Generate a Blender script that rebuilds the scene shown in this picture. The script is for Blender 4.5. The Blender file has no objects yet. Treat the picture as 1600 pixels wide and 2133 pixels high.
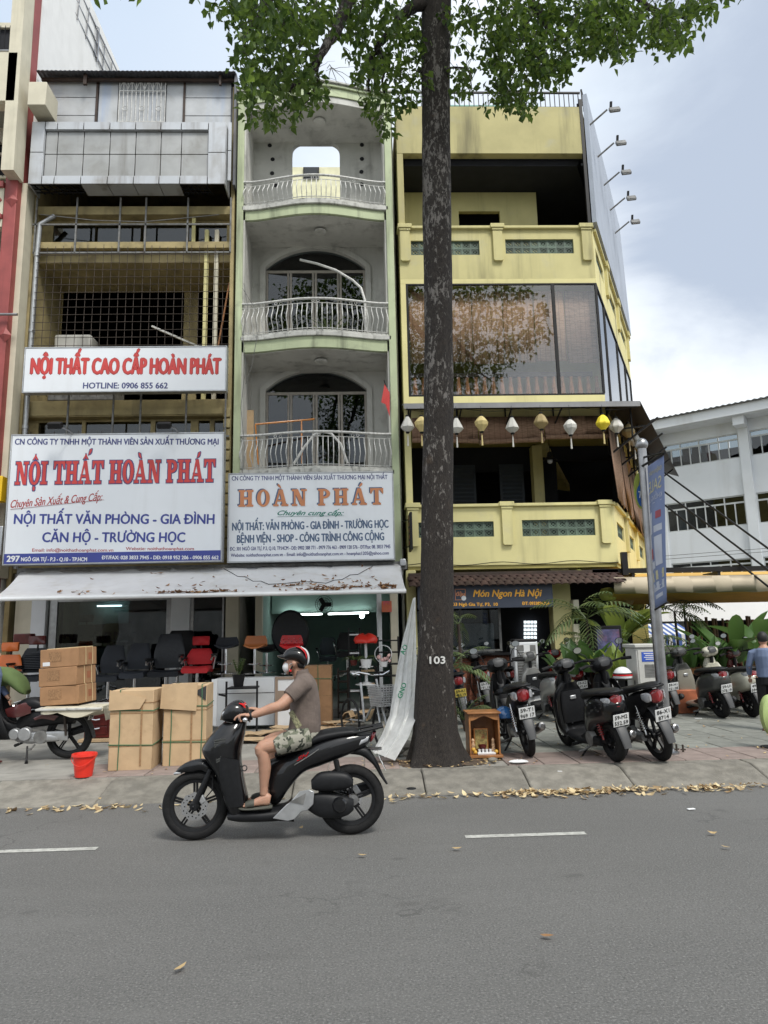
import bpy, bmesh, math, random
from mathutils import Vector as V, Matrix, geometry
R = math.radians; PI = math.pi
sc = bpy.context.scene
COL = sc.collection
rnd = random.Random(7)

# ------------------------------------------------------------ camera
CH = 1.66; CF = 1480.0
def _basis():
    p, y, r = R(9.91), R(1.96), R(-1.2555)
    fwd = V((math.sin(y)*math.cos(p), math.cos(y)*math.cos(p), math.sin(p)))
    rt = V((math.cos(y), -math.sin(y), 0)); up = rt.cross(fwd)
    r2 = rt*math.cos(r)+up*math.sin(r); u2 = up*math.cos(r)-rt*math.sin(r)
    return r2, u2, fwd
CR, CU, CFW = _basis()
cam = bpy.data.objects.new('camera', bpy.data.cameras.new('camera')); COL.objects.link(cam)
cam.matrix_world = Matrix(((CR.x, CU.x, -CFW.x, 0), (CR.y, CU.y, -CFW.y, 0), (CR.z, CU.z, -CFW.z, CH), (0, 0, 0, 1)))
cam.data.sensor_fit = 'HORIZONTAL'; cam.data.sensor_width = 36; cam.data.lens = CF/1600*36
cam.data.clip_start = .05; cam.data.clip_end = 3000
sc.camera = cam
def ray(px, py): return CFW+CR*((px-800)/CF)-CU*((py-1066.5)/CF)
def at(px, py, Y): d = ray(px, py); return V((0, 0, CH))+d*(Y/d.y)      # survey helper: a point of the photo on the plane Y
def gz(px, py, z=.15): d = ray(px, py); return V((0, 0, CH))+d*((z-CH)/d.z)

# ------------------------------------------------------------ world, sun, exposure
SUN_EL, SUN_AZ = R(54), R(152)      # azimuth clockwise from +Y
w = bpy.data.worlds.new('World'); sc.world = w; w.use_nodes = True
nt = w.node_tree; nt.nodes.clear(); N = nt.nodes.new; L = nt.links.new
out = N('ShaderNodeOutputWorld'); bg = N('ShaderNodeBackground'); L(bg.outputs[0], out.inputs[0])
sky = N('ShaderNodeTexSky'); sky.sky_type = 'NISHITA'; sky.sun_disc = False
sky.sun_elevation = SUN_EL; sky.sun_rotation = SUN_AZ; sky.air_density = 1.2; sky.dust_density = 2.5
tc = N('ShaderNodeTexCoord')
mp = N('ShaderNodeMapping'); mp.inputs['Scale'].default_value = (1, 1, 2.2); L(tc.outputs['Generated'], mp.inputs[0])
n1 = N('ShaderNodeTexNoise'); n1.inputs['Scale'].default_value = 1.7; n1.inputs['Detail'].default_value = 9; n1.inputs['Roughness'].default_value = .56; n1.inputs['Distortion'].default_value = .5
L(mp.outputs[0], n1.inputs[0])
# grey-blue bank of cloud to the upper right
def dirdot(v, lo, hi):
    d = N('ShaderNodeVectorMath'); d.operation = 'DOT_PRODUCT'; nm = N('ShaderNodeVectorMath'); nm.operation = 'NORMALIZE'
    L(tc.outputs['Generated'], nm.inputs[0]); L(nm.outputs[0], d.inputs[0]); d.inputs[1].default_value = v.normalized()
    a = N('ShaderNodeMath'); a.operation = 'MULTIPLY_ADD'; L(n1.outputs[0], a.inputs[0]); a.inputs[1].default_value = .16; L(d.outputs['Value'], a.inputs[2])
    m = N('ShaderNodeMapRange'); m.interpolation_type = 'SMOOTHSTEP'; m.inputs[1].default_value = lo+.08; m.inputs[2].default_value = hi+.08; L(a.outputs[0], m.inputs[0]); return m
def mixc(f, a, b, t='MIX'):
    m = N('ShaderNodeMix'); m.data_type = 'RGBA'; m.blend_type = t
    if isinstance(f, float): m.inputs[0].default_value = f
    else: L(f, m.inputs[0])
    for s, i in ((a, 6), (b, 7)):
        if isinstance(s, tuple): m.inputs[i].default_value = s+(1,)
        else: L(s, m.inputs[i])
    return m.outputs[2]
r1 = N('ShaderNodeMapRange'); r1.inputs[1].default_value = .40; r1.inputs[2].default_value = .60; L(n1.outputs[0], r1.inputs[0])
cloud = mixc(r1.outputs[0], (6.6, 7.3, 8.1), (9.6, 9.9, 10.1))
c2 = mixc(dirdot(ray(-500, -350), .80, .97).outputs[0], cloud, (5.4, 6.3, 7.5))
c2 = mixc(dirdot(ray(1800, 110), .935, .985).outputs[0], c2, (4.2, 4.8, 5.8))
skyc = mixc(.9, sky.outputs[0], c2)
L(skyc, bg.inputs[0]); bg.inputs[1].default_value = .067
sun = bpy.data.objects.new('sun', bpy.data.lights.new('sun', 'SUN')); COL.objects.link(sun)
sun.data.energy = 1.5; sun.data.angle = R(16); sun.data.color = (1, .965, .9)
sd = V((math.sin(SUN_AZ)*math.cos(SUN_EL), math.cos(SUN_AZ)*math.cos(SUN_EL), math.sin(SUN_EL)))
sun.rotation_euler = sd.to_track_quat('Z', 'Y').to_euler(); sun.location = sd*40
vs_ = sc.view_settings; vs_.view_transform = 'Standard'; vs_.look = 'None'; vs_.gamma = 1; vs_.use_curve_mapping = False; vs_.exposure = 1.04
try:
    cy = sc.cycles; cy.max_bounces = 6; cy.diffuse_bounces = 3; cy.glossy_bounces = 3; cy.transmission_bounces = 6; cy.transparent_max_bounces = 16; cy.use_denoising = True
    cy.caustics_reflective = False; cy.caustics_refractive = False; cy.sample_clamp_indirect = 6
except Exception: pass

# ------------------------------------------------------------ materials
MATS = {}
def _new(name):
    m = bpy.data.materials.new(name); m.use_nodes = True; t = m.node_tree; MATS[name] = m
    return m, t, t.nodes['Principled BSDF'], t.nodes.new, t.links.new
def _mix(t, f, a, b, typ='MIX'):
    m = t.nodes.new('ShaderNodeMix'); m.data_type = 'RGBA'; m.blend_type = typ
    if isinstance(f, (float, int)): m.inputs[0].default_value = f
    else: t.links.new(f, m.inputs[0])
    for s, i in ((a, 6), (b, 7)):
        if isinstance(s, tuple): m.inputs[i].default_value = s+(1,)
        else: t.links.new(s, m.inputs[i])
    return m.outputs[2]
def _noise(t, scale, detail=4, rough=.55, sc3=(1, 1, 1), coord='Object', dist=0):
    c = t.nodes.new('ShaderNodeTexCoord'); mp = t.nodes.new('ShaderNodeMapping'); mp.inputs['Scale'].default_value = sc3
    n = t.nodes.new('ShaderNodeTexNoise'); n.inputs['Scale'].default_value = scale; n.inputs['Detail'].default_value = detail; n.inputs['Roughness'].default_value = rough; n.inputs['Distortion'].default_value = dist
    t.links.new(c.outputs[coord], mp.inputs[0]); t.links.new(mp.outputs[0], n.inputs[0]); return n.outputs[0]
def _ramp(t, s, lo, hi, a=0., b=1.):
    m = t.nodes.new('ShaderNodeMapRange'); t.links.new(s, m.inputs[0]); m.interpolation_type = 'SMOOTHSTEP'
    for i, v in ((1, lo), (2, hi), (3, a), (4, b)): m.inputs[i].default_value = v
    return m.outputs[0]
def mat(name, col, rough=.7, metal=0., var=.1, vscale=3., stain=None, streak=None, bump=0., bscale=60., rv=0., coat=0., emit=None, trans=0., spec=None, alpha=None, sub=0.):
    if name in MATS: return MATS[name]
    m, t, b, N, L = _new(name)
    lo = tuple(c*(1-var) for c in col); hi = tuple(min(1, c*(1+var)) for c in col)
    c = _mix(t, _ramp(t, _noise(t, vscale, 5), .3, .7), lo, hi)
    if stain: c = _mix(t, _ramp(t, _noise(t, stain[2], 6, .6, dist=.5), stain[3] if len(stain) > 3 else .52, .75, 0, stain[1]), c, stain[0])
    if streak: c = _mix(t, _ramp(t, _noise(t, streak[2], 5, .6, (1, 1, .09)), .5, .78, 0, streak[1]), c, streak[0])
    if rv:
        oi = N('ShaderNodeObjectInfo'); hs = N('ShaderNodeHueSaturation'); L(c, hs.inputs['Color']); L(_ramp(t, oi.outputs['Random'], 0, 1, 1-rv, 1+rv), hs.inputs['Value']); c = hs.outputs[0]
    L(c, b.inputs['Base Color']); b.inputs['Roughness'].default_value = rough; b.inputs['Metallic'].default_value = metal
    b.inputs['Coat Weight'].default_value = coat; b.inputs['Transmission Weight'].default_value = trans
    if spec is not None: b.inputs['Specular IOR Level'].default_value = spec
    if sub:
        b.inputs['Subsurface Weight'].default_value = sub; b.inputs['Subsurface Radius'].default_value = (.02, .008, .004)
    if emit: b.inputs['Emission Color'].default_value = tuple(emit[0])+(1,); b.inputs['Emission Strength'].default_value = emit[1]
    if alpha is not None: b.inputs['Alpha'].default_value = alpha
    if bump:
        bn = N('ShaderNodeBump'); bn.inputs['Strength'].default_value = bump; bn.inputs['Distance'].default_value = .02; L(_noise(t, bscale, 5), bn.inputs['Height']); L(bn.outputs[0], b.inputs['Normal'])
    return m
def glassmat(name, tint, ior=1.5, rough=.01):
    m, t, b, N, L = _new(name); t.nodes.remove(b)
    o = [n for n in t.nodes if n.type == 'OUTPUT_MATERIAL'][0]
    tr = N('ShaderNodeBsdfTransparent'); tr.inputs[0].default_value = tint+(1,); gl = N('ShaderNodeBsdfGlossy'); gl.inputs['Roughness'].default_value = rough
    lw = N('ShaderNodeLayerWeight'); lw.inputs[0].default_value = .5; pw = N('ShaderNodeMath'); pw.operation = 'POWER'; L(lw.outputs['Facing'], pw.inputs[0]); pw.inputs[1].default_value = 4; f0 = ((ior-1)/(ior+1))**2; fr = N('ShaderNodeMapRange'); fr.inputs[3].default_value = f0; fr.inputs[4].default_value = 1; L(pw.outputs[0], fr.inputs[0]); mx = N('ShaderNodeMixShader')
    bn = N('ShaderNodeBump'); bn.inputs['Strength'].default_value = .03; bn.inputs['Distance'].default_value = .05; L(_noise(t, 1.5, 2), bn.inputs['Height']); L(bn.outputs[0], gl.inputs['Normal'])
    L(fr.outputs[0], mx.inputs[0]); L(tr.outputs[0], mx.inputs[1]); L(gl.outputs[0], mx.inputs[2]); L(mx.outputs[0], o.inputs[0]); return m
DIRT = (.06, .055, .045)
M = type('M', (), {})()
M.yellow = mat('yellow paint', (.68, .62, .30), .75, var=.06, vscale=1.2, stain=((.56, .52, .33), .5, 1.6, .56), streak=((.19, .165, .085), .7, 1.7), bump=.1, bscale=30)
M.yellowtop = mat('old shaded yellow paint', (.45, .405, .195), .8, var=.1, vscale=1.2, stain=((.42, .40, .27), .6, 1.5, .52), streak=((.10, .09, .05), .85, 1.9), bump=.12, bscale=30)  # aged, streaked paint; base also darkened to carry the tree crown's shade
M.yellowmid = mat('half shaded yellow paint', (.57, .52, .25), .78, var=.07, vscale=1.2, stain=((.5, .47, .29), .5, 1.5, .55), streak=((.13, .115, .06), .8, 1.8), bump=.1, bscale=30)  # yellow darkened part way, crown shade put into the colour
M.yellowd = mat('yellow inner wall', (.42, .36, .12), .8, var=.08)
M.yellowold = mat('aged yellow wall', (.38, .31, .155), .85, var=.2, vscale=2, stain=((.14, .11, .06), .6, 2.4, .5), streak=(DIRT, .5, 3))
M.rebar = mat('rusty rebar', (.05, .038, .03), .8, var=.3)
M.green = mat('pale green paint', (.47, .53, .34), .75, var=.08, vscale=1.5, stain=((.27, .29, .2), .5, 2.6, .55), streak=((.12, .13, .09), .75, 3.5), bump=.1)
M.greywall = mat('weathered white wall', (.55, .545, .51), .85, var=.12, vscale=1.1, stain=((.25, .24, .22), .6, 1.8, .5), streak=((.16, .155, .14), .6, 3), bump=.15, bscale=25)
M.whiteledge = mat('dirty white ledge', (.52, .52, .49), .8, var=.15, vscale=4, stain=((.1, .1, .09), .8, 5, .52), streak=((.05, .05, .045), .8, 8))
M.whitewall = mat('white wall', (.85, .85, .84), .8, var=.03, stain=((.62, .61, .58), .4, 1.0, .55), streak=((.5, .49, .46), .35, 2))
M.schoolwall = mat('white school paint', (.66, .69, .72), .8, var=.03, vscale=.4, streak=((.42, .42, .4), .5, .9), stain=((.5, .51, .5), .4, .5, .55))
M.red = mat('red column paint', (.30, .065, .06), .6, var=.12, streak=((.12, .03, .03), .4, 4))
M.cream = mat('cream paint', (.60, .56, .44), .75, var=.06, streak=((.3, .28, .2), .5, 3))
M.dark = mat('dark interior', (.012, .013, .018), .9, var=.2)  # near-black colour stands in for the shade inside rooms
M.darkwood = mat('dark wood', (.04, .022, .014), .55, var=.3, vscale=8)
M.black = mat('black metal', (.009, .009, .010), .5, spec=.3, var=.2)
M.blackgloss = mat('black gloss paint', (.003, .0033, .0045), .45, coat=.8, var=.3, vscale=20, spec=.2)
M.blackmatt = mat('black plastic', (.009, .0095, .011), .5, spec=.3, var=.2, vscale=30, bump=.05, bscale=300)
M.rubber = mat('tyre rubber', (.012, .012, .0125), .75, spec=.25, var=.25, vscale=25, bump=.3, bscale=120)
M.steel = mat('steel', (.33, .33, .335), .34, 1., var=.15, vscale=8)
M.chrome = mat('chrome', (.72, .73, .75), .1, 1., var=.05)
M.silver = mat('silver paint', (.42, .43, .44), .35, .6, var=.1, vscale=12)
M.grey = mat('grey steel bar', (.17, .17, .165), .55, .2, var=.3, vscale=9, stain=((.12, .06, .03), .5, 7, .55))
M.rail = mat('white railing paint', (.55, .55, .53), .5, var=.2, vscale=20, stain=((.14, .11, .08), .7, 16, .55))
M.signwhite = mat('sign face white', (.73, .76, .80), .35, var=.025, vscale=.7, stain=((.52, .54, .56), .4, .9, .55), streak=((.5, .5, .5), .25, 2.2))
M.signred = mat('sign red', (.55, .05, .045), .5, var=.06)
M.signdred = mat('sign dark red', (.38, .03, .03), .5)
M.signblue = mat('sign blue', (.04, .055, .26), .5, var=.04)
M.signnavy = mat('sign navy', (.05, .06, .19), .5)
M.signorange = mat('sign orange', (.56, .22, .095), .5, var=.12, vscale=2)
M.signgreen = mat('sign green', (.02, .19, .14), .5)
M.signslate = mat('sign slate', (.075, .12, .21), .5)
M.signyellow = mat('sign yellow', (.85, .42, .03), .5)
M.signdark = mat('sign dark', (.035, .045, .07), .5)
M.white = mat('white plastic', (.72, .73, .74), .4, var=.04)
M.offwhite = mat('off white panel', (.66, .68, .70), .45, var=.04)
M.paper = mat('plate white', (.75, .76, .76), .45, var=.05, stain=((.45, .42, .38), .4, 18, .55))
M.ink = mat('plate black', (.03, .03, .03), .5)
M.card = mat('cardboard', (.50, .355, .21), .85, var=.08, vscale=5, stain=((.36, .24, .14), .6, 4, .55), bump=.12, bscale=18)
M.card2 = mat('brown cardboard', (.36, .20, .10), .85, var=.1, vscale=5, stain=((.26, .14, .07), .6, 5, .55), bump=.1, bscale=18)
M.cardfade = mat('cardboard print', (.30, .18, .09), .9, var=.2, vscale=30)
M.twine = mat('green twine', (.05, .15, .07), .7)
M.strap = mat('cream strap', (.6, .47, .27), .6)
M.redplastic = mat('red plastic', (.72, .035, .02), .35, var=.04, sub=.0)
M.orange = mat('orange plastic', (.62, .14, .02), .4)
M.tan = mat('tan plastic', (.50, .17, .05), .45)
M.redfabric = mat('red fabric', (.42, .01, .015), .7, var=.15)
M.redvinyl = mat('red vinyl', (.62, .01, .015), .3, var=.1)
M.leather = mat('black leather', (.008, .010, .014), .4, spec=.35, var=.2, vscale=20, bump=.15, bscale=40)
M.meshgrey = mat('grey mesh fabric', (.016, .020, .028), .7, var=.2)
M.maroon = mat('maroon lacquer', (.09, .012, .01), .3, var=.3, vscale=6)
M.wood = mat('varnished wood', (.30, .13, .045), .45, var=.3, vscale=7)
M.tailred = mat('tail light red', (.20, .006, .009), .12, coat=1)
M.lens = mat('clear lens', (.36, .37, .39), .08, coat=1, var=.1)
M.mirror = mat('mirror glass', (.75, .78, .8), .04, 1.)
M.gold = mat('amber lens', (.55, .2, .03), .15, coat=1)
M.glass = glassmat('window glass', (.42, .47, .5), 1.75)
M.glassbig = glassmat('bay window glass', (.94, .95, .96), 1.95)
M.glassside = glassmat('side window glass', (.55, .6, .65), 3.2)
M.skin = mat('skin', (.42, .235, .16), .5, var=.08, vscale=12, sub=.15)
M.paleblue = mat('blue shirt', (.12, .16, .28), .8, var=.1)
M.jean = mat('jeans', (.22, .26, .34), .85, var=.15)
M.hair = mat('black hair', (.012, .011, .011), .6)
M.terracotta = mat('terracotta', (.30, .095, .045), .8, var=.25, vscale=5, rv=.25)
M.rooftile = mat('roof tile', (.05, .026, .022), .7, var=.3, vscale=4, rv=.3)
M.greentile = mat('green vent block', (.085, .125, .095), .6, var=.35, vscale=9, rv=.3)
M.green1 = mat('green cloth', (.10, .15, .05), .85, var=.15)
M.tarp = mat('awning tarpaulin', (.60, .60, .61), .55, var=.05, vscale=1.5, stain=((.42, .40, .36), .5, 2.5, .5), streak=((.4, .35, .28), .3, 5), bump=.08, bscale=6)
M.beige = mat("beige canvas", (.50, .43, .32), .8, var=.06, vscale=1, stain=((.36, .31, .22), .5, 1.2, .5), bump=.2, bscale=5)
M.yellowcanvas = mat('yellow canvas', (.62, .38, .09), .8, var=.08)
M.concrete = mat('concrete', (.27, .26, .235), .9, var=.16, vscale=2.5, stain=((.13, .125, .11), .6, 3, .5), bump=.35, bscale=60)
M.kerb = mat('kerb concrete', (.20, .187, .16), .9, var=.22, vscale=7, stain=((.12, .11, .09), .65, 3, .48), bump=.6, bscale=55, rv=.1)
M.slab = mat('paving slab', (.20, .205, .185), .85, var=.14, vscale=4, stain=((.12, .12, .105), .6, 2.2, .5), bump=.25, bscale=70, rv=.12)
M.slabpink = mat('pink paving slab', (.235, .185, .165), .85, var=.14, vscale=4, stain=((.17, .14, .12), .6, 2.2, .5), bump=.25, bscale=70, rv=.12)
M.dirt = mat('soil', (.09, .065, .045), .95, var=.4, vscale=12, bump=.8, bscale=30)
M.line = mat('road paint', (.42, .42, .39), .8, var=.2, vscale=14, stain=((.16, .16, .15), .8, 22, .48))
M.tube = mat('tube lamp', (.9, .9, .9), .4, emit=((.85, 1, .97), 6.))
M.shopwall = mat('shop green wall', (.30, .42, .38), .8, var=.04)
M.shopfloor = mat('shop floor tile', (.28, .27, .25), .35, var=.1)
M.brick = mat('red brick', (.23, .085, .05), .85, var=.25, vscale=9, rv=.3)
M.tin = mat('corrugated tin', (.13, .135, .15), .5, .5, var=.2, streak=((.1, .06, .04), .5, 6))

def special():
    # asphalt
    m, t, b, N, L = _new('asphalt')
    sp = _noise(t, 75, 4, .8); big = _noise(t, .6, 5, .55, (.45, 1, 1)); mid = _noise(t, 14, 6, .75)
    c = _mix(t, _ramp(t, big, .3, .7), (.122, .121, .116), (.152, .15, .144))
    c = _mix(t, _ramp(t, mid, .3, .72, 0, .55), c, (.095, .094, .09))
    c = _mix(t, _ramp(t, sp, .50, .68), c, (.27, .265, .255)); c = _mix(t, _ramp(t, sp, .44, .33), c, (.035, .035, .034))
    c = _mix(t, _ramp(t, _noise(t, .9, 3, .5, (1, 1.8, 1)), .66, .72, 0, .4), c, (.075, .072, .068))
    vo = N('ShaderNodeTexVoronoi'); vo.feature = 'DISTANCE_TO_EDGE'; vo.inputs['Scale'].default_value = .55; tq = N('ShaderNodeTexCoord'); vm = N('ShaderNodeVectorMath'); vm.operation = 'ADD'; nv = N('ShaderNodeTexNoise'); nv.inputs['Scale'].default_value = 3.; nv.inputs['Detail'].default_value = 6; L(tq.outputs['Object'], nv.inputs[0]); L(tq.outputs['Object'], vm.inputs[0]); L(nv.outputs['Color'], vm.inputs[1]); L(vm.outputs[0], vo.inputs[0])
    ck = N('ShaderNodeMath'); ck.operation = 'MULTIPLY'; L(_ramp(t, vo.outputs['Distance'], .012, .003), ck.inputs[0]); L(_ramp(t, _noise(t, .35, 3), .5, .62, 0, .55), ck.inputs[1]); c = _mix(t, ck.outputs[0], c, (.045, .044, .042))
    c = _mix(t, _ramp(t, _noise(t, 2.6, 6, .65, (.25, 1, 1)), .5, .75, 0, .4), c, (.17, .168, .16))
    c = _mix(t, _ramp(t, _noise(t, 1.7, 2, .4, (1, 1.6, 1)), .70, .76, 0, .5), c, (.06, .058, .055))
    L(c, b.inputs['Base Color']); b.inputs['Roughness'].default_value = .68
    bn = N('ShaderNodeBump'); bn.inputs['Strength'].default_value = .8; bn.inputs['Distance'].default_value = .012; L(sp, bn.inputs['Height']); L(bn.outputs[0], b.inputs['Normal']); M.asphalt = m
    # bark: dark flaking with pale lichen
    m, t, b, N, L = _new('bark')
    a = _noise(t, 17, 7, .72, (1, 1, .42), dist=.5); f = _noise(t, 46, 6, .75, (1, 1, .38), dist=.4); big = _noise(t, 1.1, 3)
    c = _mix(t, _ramp(t, f, .35, .65), (.012, .009, .008), (.036, .029, .024))
    pm = N('ShaderNodeMath'); pm.operation = 'ADD'; L(a, pm.inputs[0]); s2 = N('ShaderNodeMath'); s2.operation = 'MULTIPLY_ADD'; L(big, s2.inputs[0]); s2.inputs[1].default_value = .55; s2.inputs[2].default_value = -.27; L(s2.outputs[0], pm.inputs[1])
    pf = N('ShaderNodeMath'); pf.operation = 'MULTIPLY_ADD'; L(f, pf.inputs[0]); pf.inputs[1].default_value = .5; L(pm.outputs[0], pf.inputs[2])
    pz = N('ShaderNodeSeparateXYZ'); gg = N('ShaderNodeNewGeometry'); L(gg.outputs['Position'], pz.inputs[0])
    hz = N('ShaderNodeMath'); hz.operation = 'MULTIPLY_ADD'; L(_ramp(t, pz.outputs[2], .3, 4.5), hz.inputs[0]); hz.inputs[1].default_value = .10; L(pf.outputs[0], hz.inputs[2])
    c = _mix(t, _ramp(t, hz.outputs[0], .895, .965, 0, .75), c, (.22, .205, .19))
    c = _mix(t, _ramp(t, _noise(t, 4, 4), .62, .75, 0, .5), c, (.07, .045, .028))
    L(c, b.inputs['Base Color']); b.inputs['Roughness'].default_value = .9
    bn = N('ShaderNodeBump'); bn.inputs['Strength'].default_value = .9; bn.inputs['Distance'].default_value = .03; L(f, bn.inputs['Height']); L(bn.outputs[0], b.inputs['Normal']); M.bark = m
    # leaves
    def leaf(name, c1, c2, tr=.35, rough=.45):
        m, t, b, N, L = _new(name); gi = N('ShaderNodeNewGeometry')
        c = _mix(t, gi.outputs['Random Per Island'], c1, c2); L(c, b.inputs['Base Color']); b.inputs['Roughness'].default_value = rough
        o = [n for n in t.nodes if n.type == 'OUTPUT_MATERIAL'][0]
        tl = N('ShaderNodeBsdfTranslucent'); hs = N('ShaderNodeHueSaturation'); hs.inputs['Value'].default_value = 1.9; hs.inputs['Hue'].default_value = .48; L(c, hs.inputs['Color']); L(hs.outputs[0], tl.inputs[0])
        mx = N('ShaderNodeMixShader'); mx.inputs[0].default_value = tr; L(b.outputs[0], mx.inputs[1]); L(tl.outputs[0], mx.inputs[2]); L(mx.outputs[0], o.inputs[0]); return m
    M.leaf = leaf('tree leaf', (.030, .070, .012), (.10, .17, .028), .45)
    M.bigleaf = leaf('broad leaf', (.035, .085, .025), (.08, .16, .04), .25, .35)
    M.limeleaf = leaf('lime leaf', (.11, .19, .035), (.22, .28, .06), .3, .4)
    M.palmleaf = leaf('palm leaf', (.05, .09, .03), (.13, .17, .06), .25, .45)
    M.dryleaf = leaf('dry leaf', (.22, .11, .05), (.62, .48, .24), .1, .7)
    M.paleleaf = leaf('pale dry leaf', (.24, .15, .07), (.72, .60, .36), .1, .7)
    M.drybrown = leaf('brown dry leaf', (.14, .06, .025), (.38, .22, .1), .1, .7)
    # bamboo blinds
    def blind(name, c1, c2, c3, tr=0.):
        m, t, b, N, L = _new(name)
        st = _noise(t, 60, 3, .6, (.12, .12, 1)); pa = _noise(t, 1.3, 4, .6)
        c = _mix(t, _ramp(t, st, .35, .65), c1, c2); c = _mix(t, _ramp(t, pa, .45, .7, 0, .6), c, c3)
        wv = N('ShaderNodeTexWave'); wv.bands_direction = 'X'; wv.inputs['Scale'].default_value = 2.6; tcx = N('ShaderNodeTexCoord'); L(tcx.outputs['Object'], wv.inputs[0])
        c = _mix(t, _ramp(t, wv.outputs[1], .93, .99, 0, .5), c, (.12, .07, .035)); L(c, b.inputs['Base Color']); b.inputs['Roughness'].default_value = .8
        bn = N('ShaderNodeBump'); bn.inputs['Strength'].default_value = .5; bn.inputs['Distance'].default_value = .01; L(st, bn.inputs['Height']); L(bn.outputs[0], b.inputs['Normal']); return m
    M.blind = blind('bamboo blind', (.19, .115, .07), (.33, .21, .14), (.24, .135, .09))
    M.blindwarm = blind('warm bamboo blind', (.34, .19, .10), (.50, .30, .17), (.28, .14, .07))
    # cladding
    m = mat('aluminium cladding', (.50, .52, .545), .38, .35, var=.05, vscale=1.2, stain=((.33, .32, .30), .7, 1.4, .47), streak=((.20, .175, .15), .7, 3.2)); M.alu = m
    M.alud = mat('stained aluminium', (.36, .365, .36), .45, .3, var=.1, vscale=1.6, stain=((.24, .235, .215), .7, 1.8, .47), streak=((.17, .16, .14), .85, 2.4))
    M.alu2 = mat('film covered cladding', (.46, .475, .49), .5, .1, var=.1, vscale=2, stain=((.34, .34, .33), .6, 2.5, .5), streak=((.20, .34, .62), .55, 1.5))
    # camouflage shorts
    m, t, b, N, L = _new('camouflage'); a = _noise(t, 16, 2, .5); a2 = _noise(t, 22, 2, .5, (1.3, .8, 1))
    c = _mix(t, _ramp(t, a, .47, .5), (.13, .14, .10), (.30, .29, .24)); c = _mix(t, _ramp(t, a2, .56, .58), c, (.035, .04, .03)); L(c, b.inputs['Base Color']); b.inputs['Roughness'].default_value = .9; M.camo = m
    M.polo = mat('taupe polo', (.135, .105, .09), .9, var=.14, vscale=10, bump=1., bscale=5.5)
    # plastic sheet
    m, t, b, N, L = _new('plastic sheet'); b.inputs['Base Color'].default_value = (.82, .83, .82, 1); b.inputs['Roughness'].default_value = .22
    o = [n for n in t.nodes if n.type == 'OUTPUT_MATERIAL'][0]; tr = N('ShaderNodeBsdfTransparent'); tl = N('ShaderNodeBsdfTranslucent'); tl.inputs[0].default_value = (.88, .89, .88, 1)
    m1 = N('ShaderNodeMixShader'); m1.inputs[0].default_value = .45; L(b.outputs[0], m1.inputs[1]); L(tl.outputs[0], m1.inputs[2])
    m2 = N('ShaderNodeMixShader'); L(_ramp(t, _noise(t, 5, 5), .3, .8, .1, .45), m2.inputs[0]); L(m1.outputs[0], m2.inputs[1]); L(tr.outputs[0], m2.inputs[2]); L(m2.outputs[0], o.inputs[0]); M.sheet = m
special()

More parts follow.
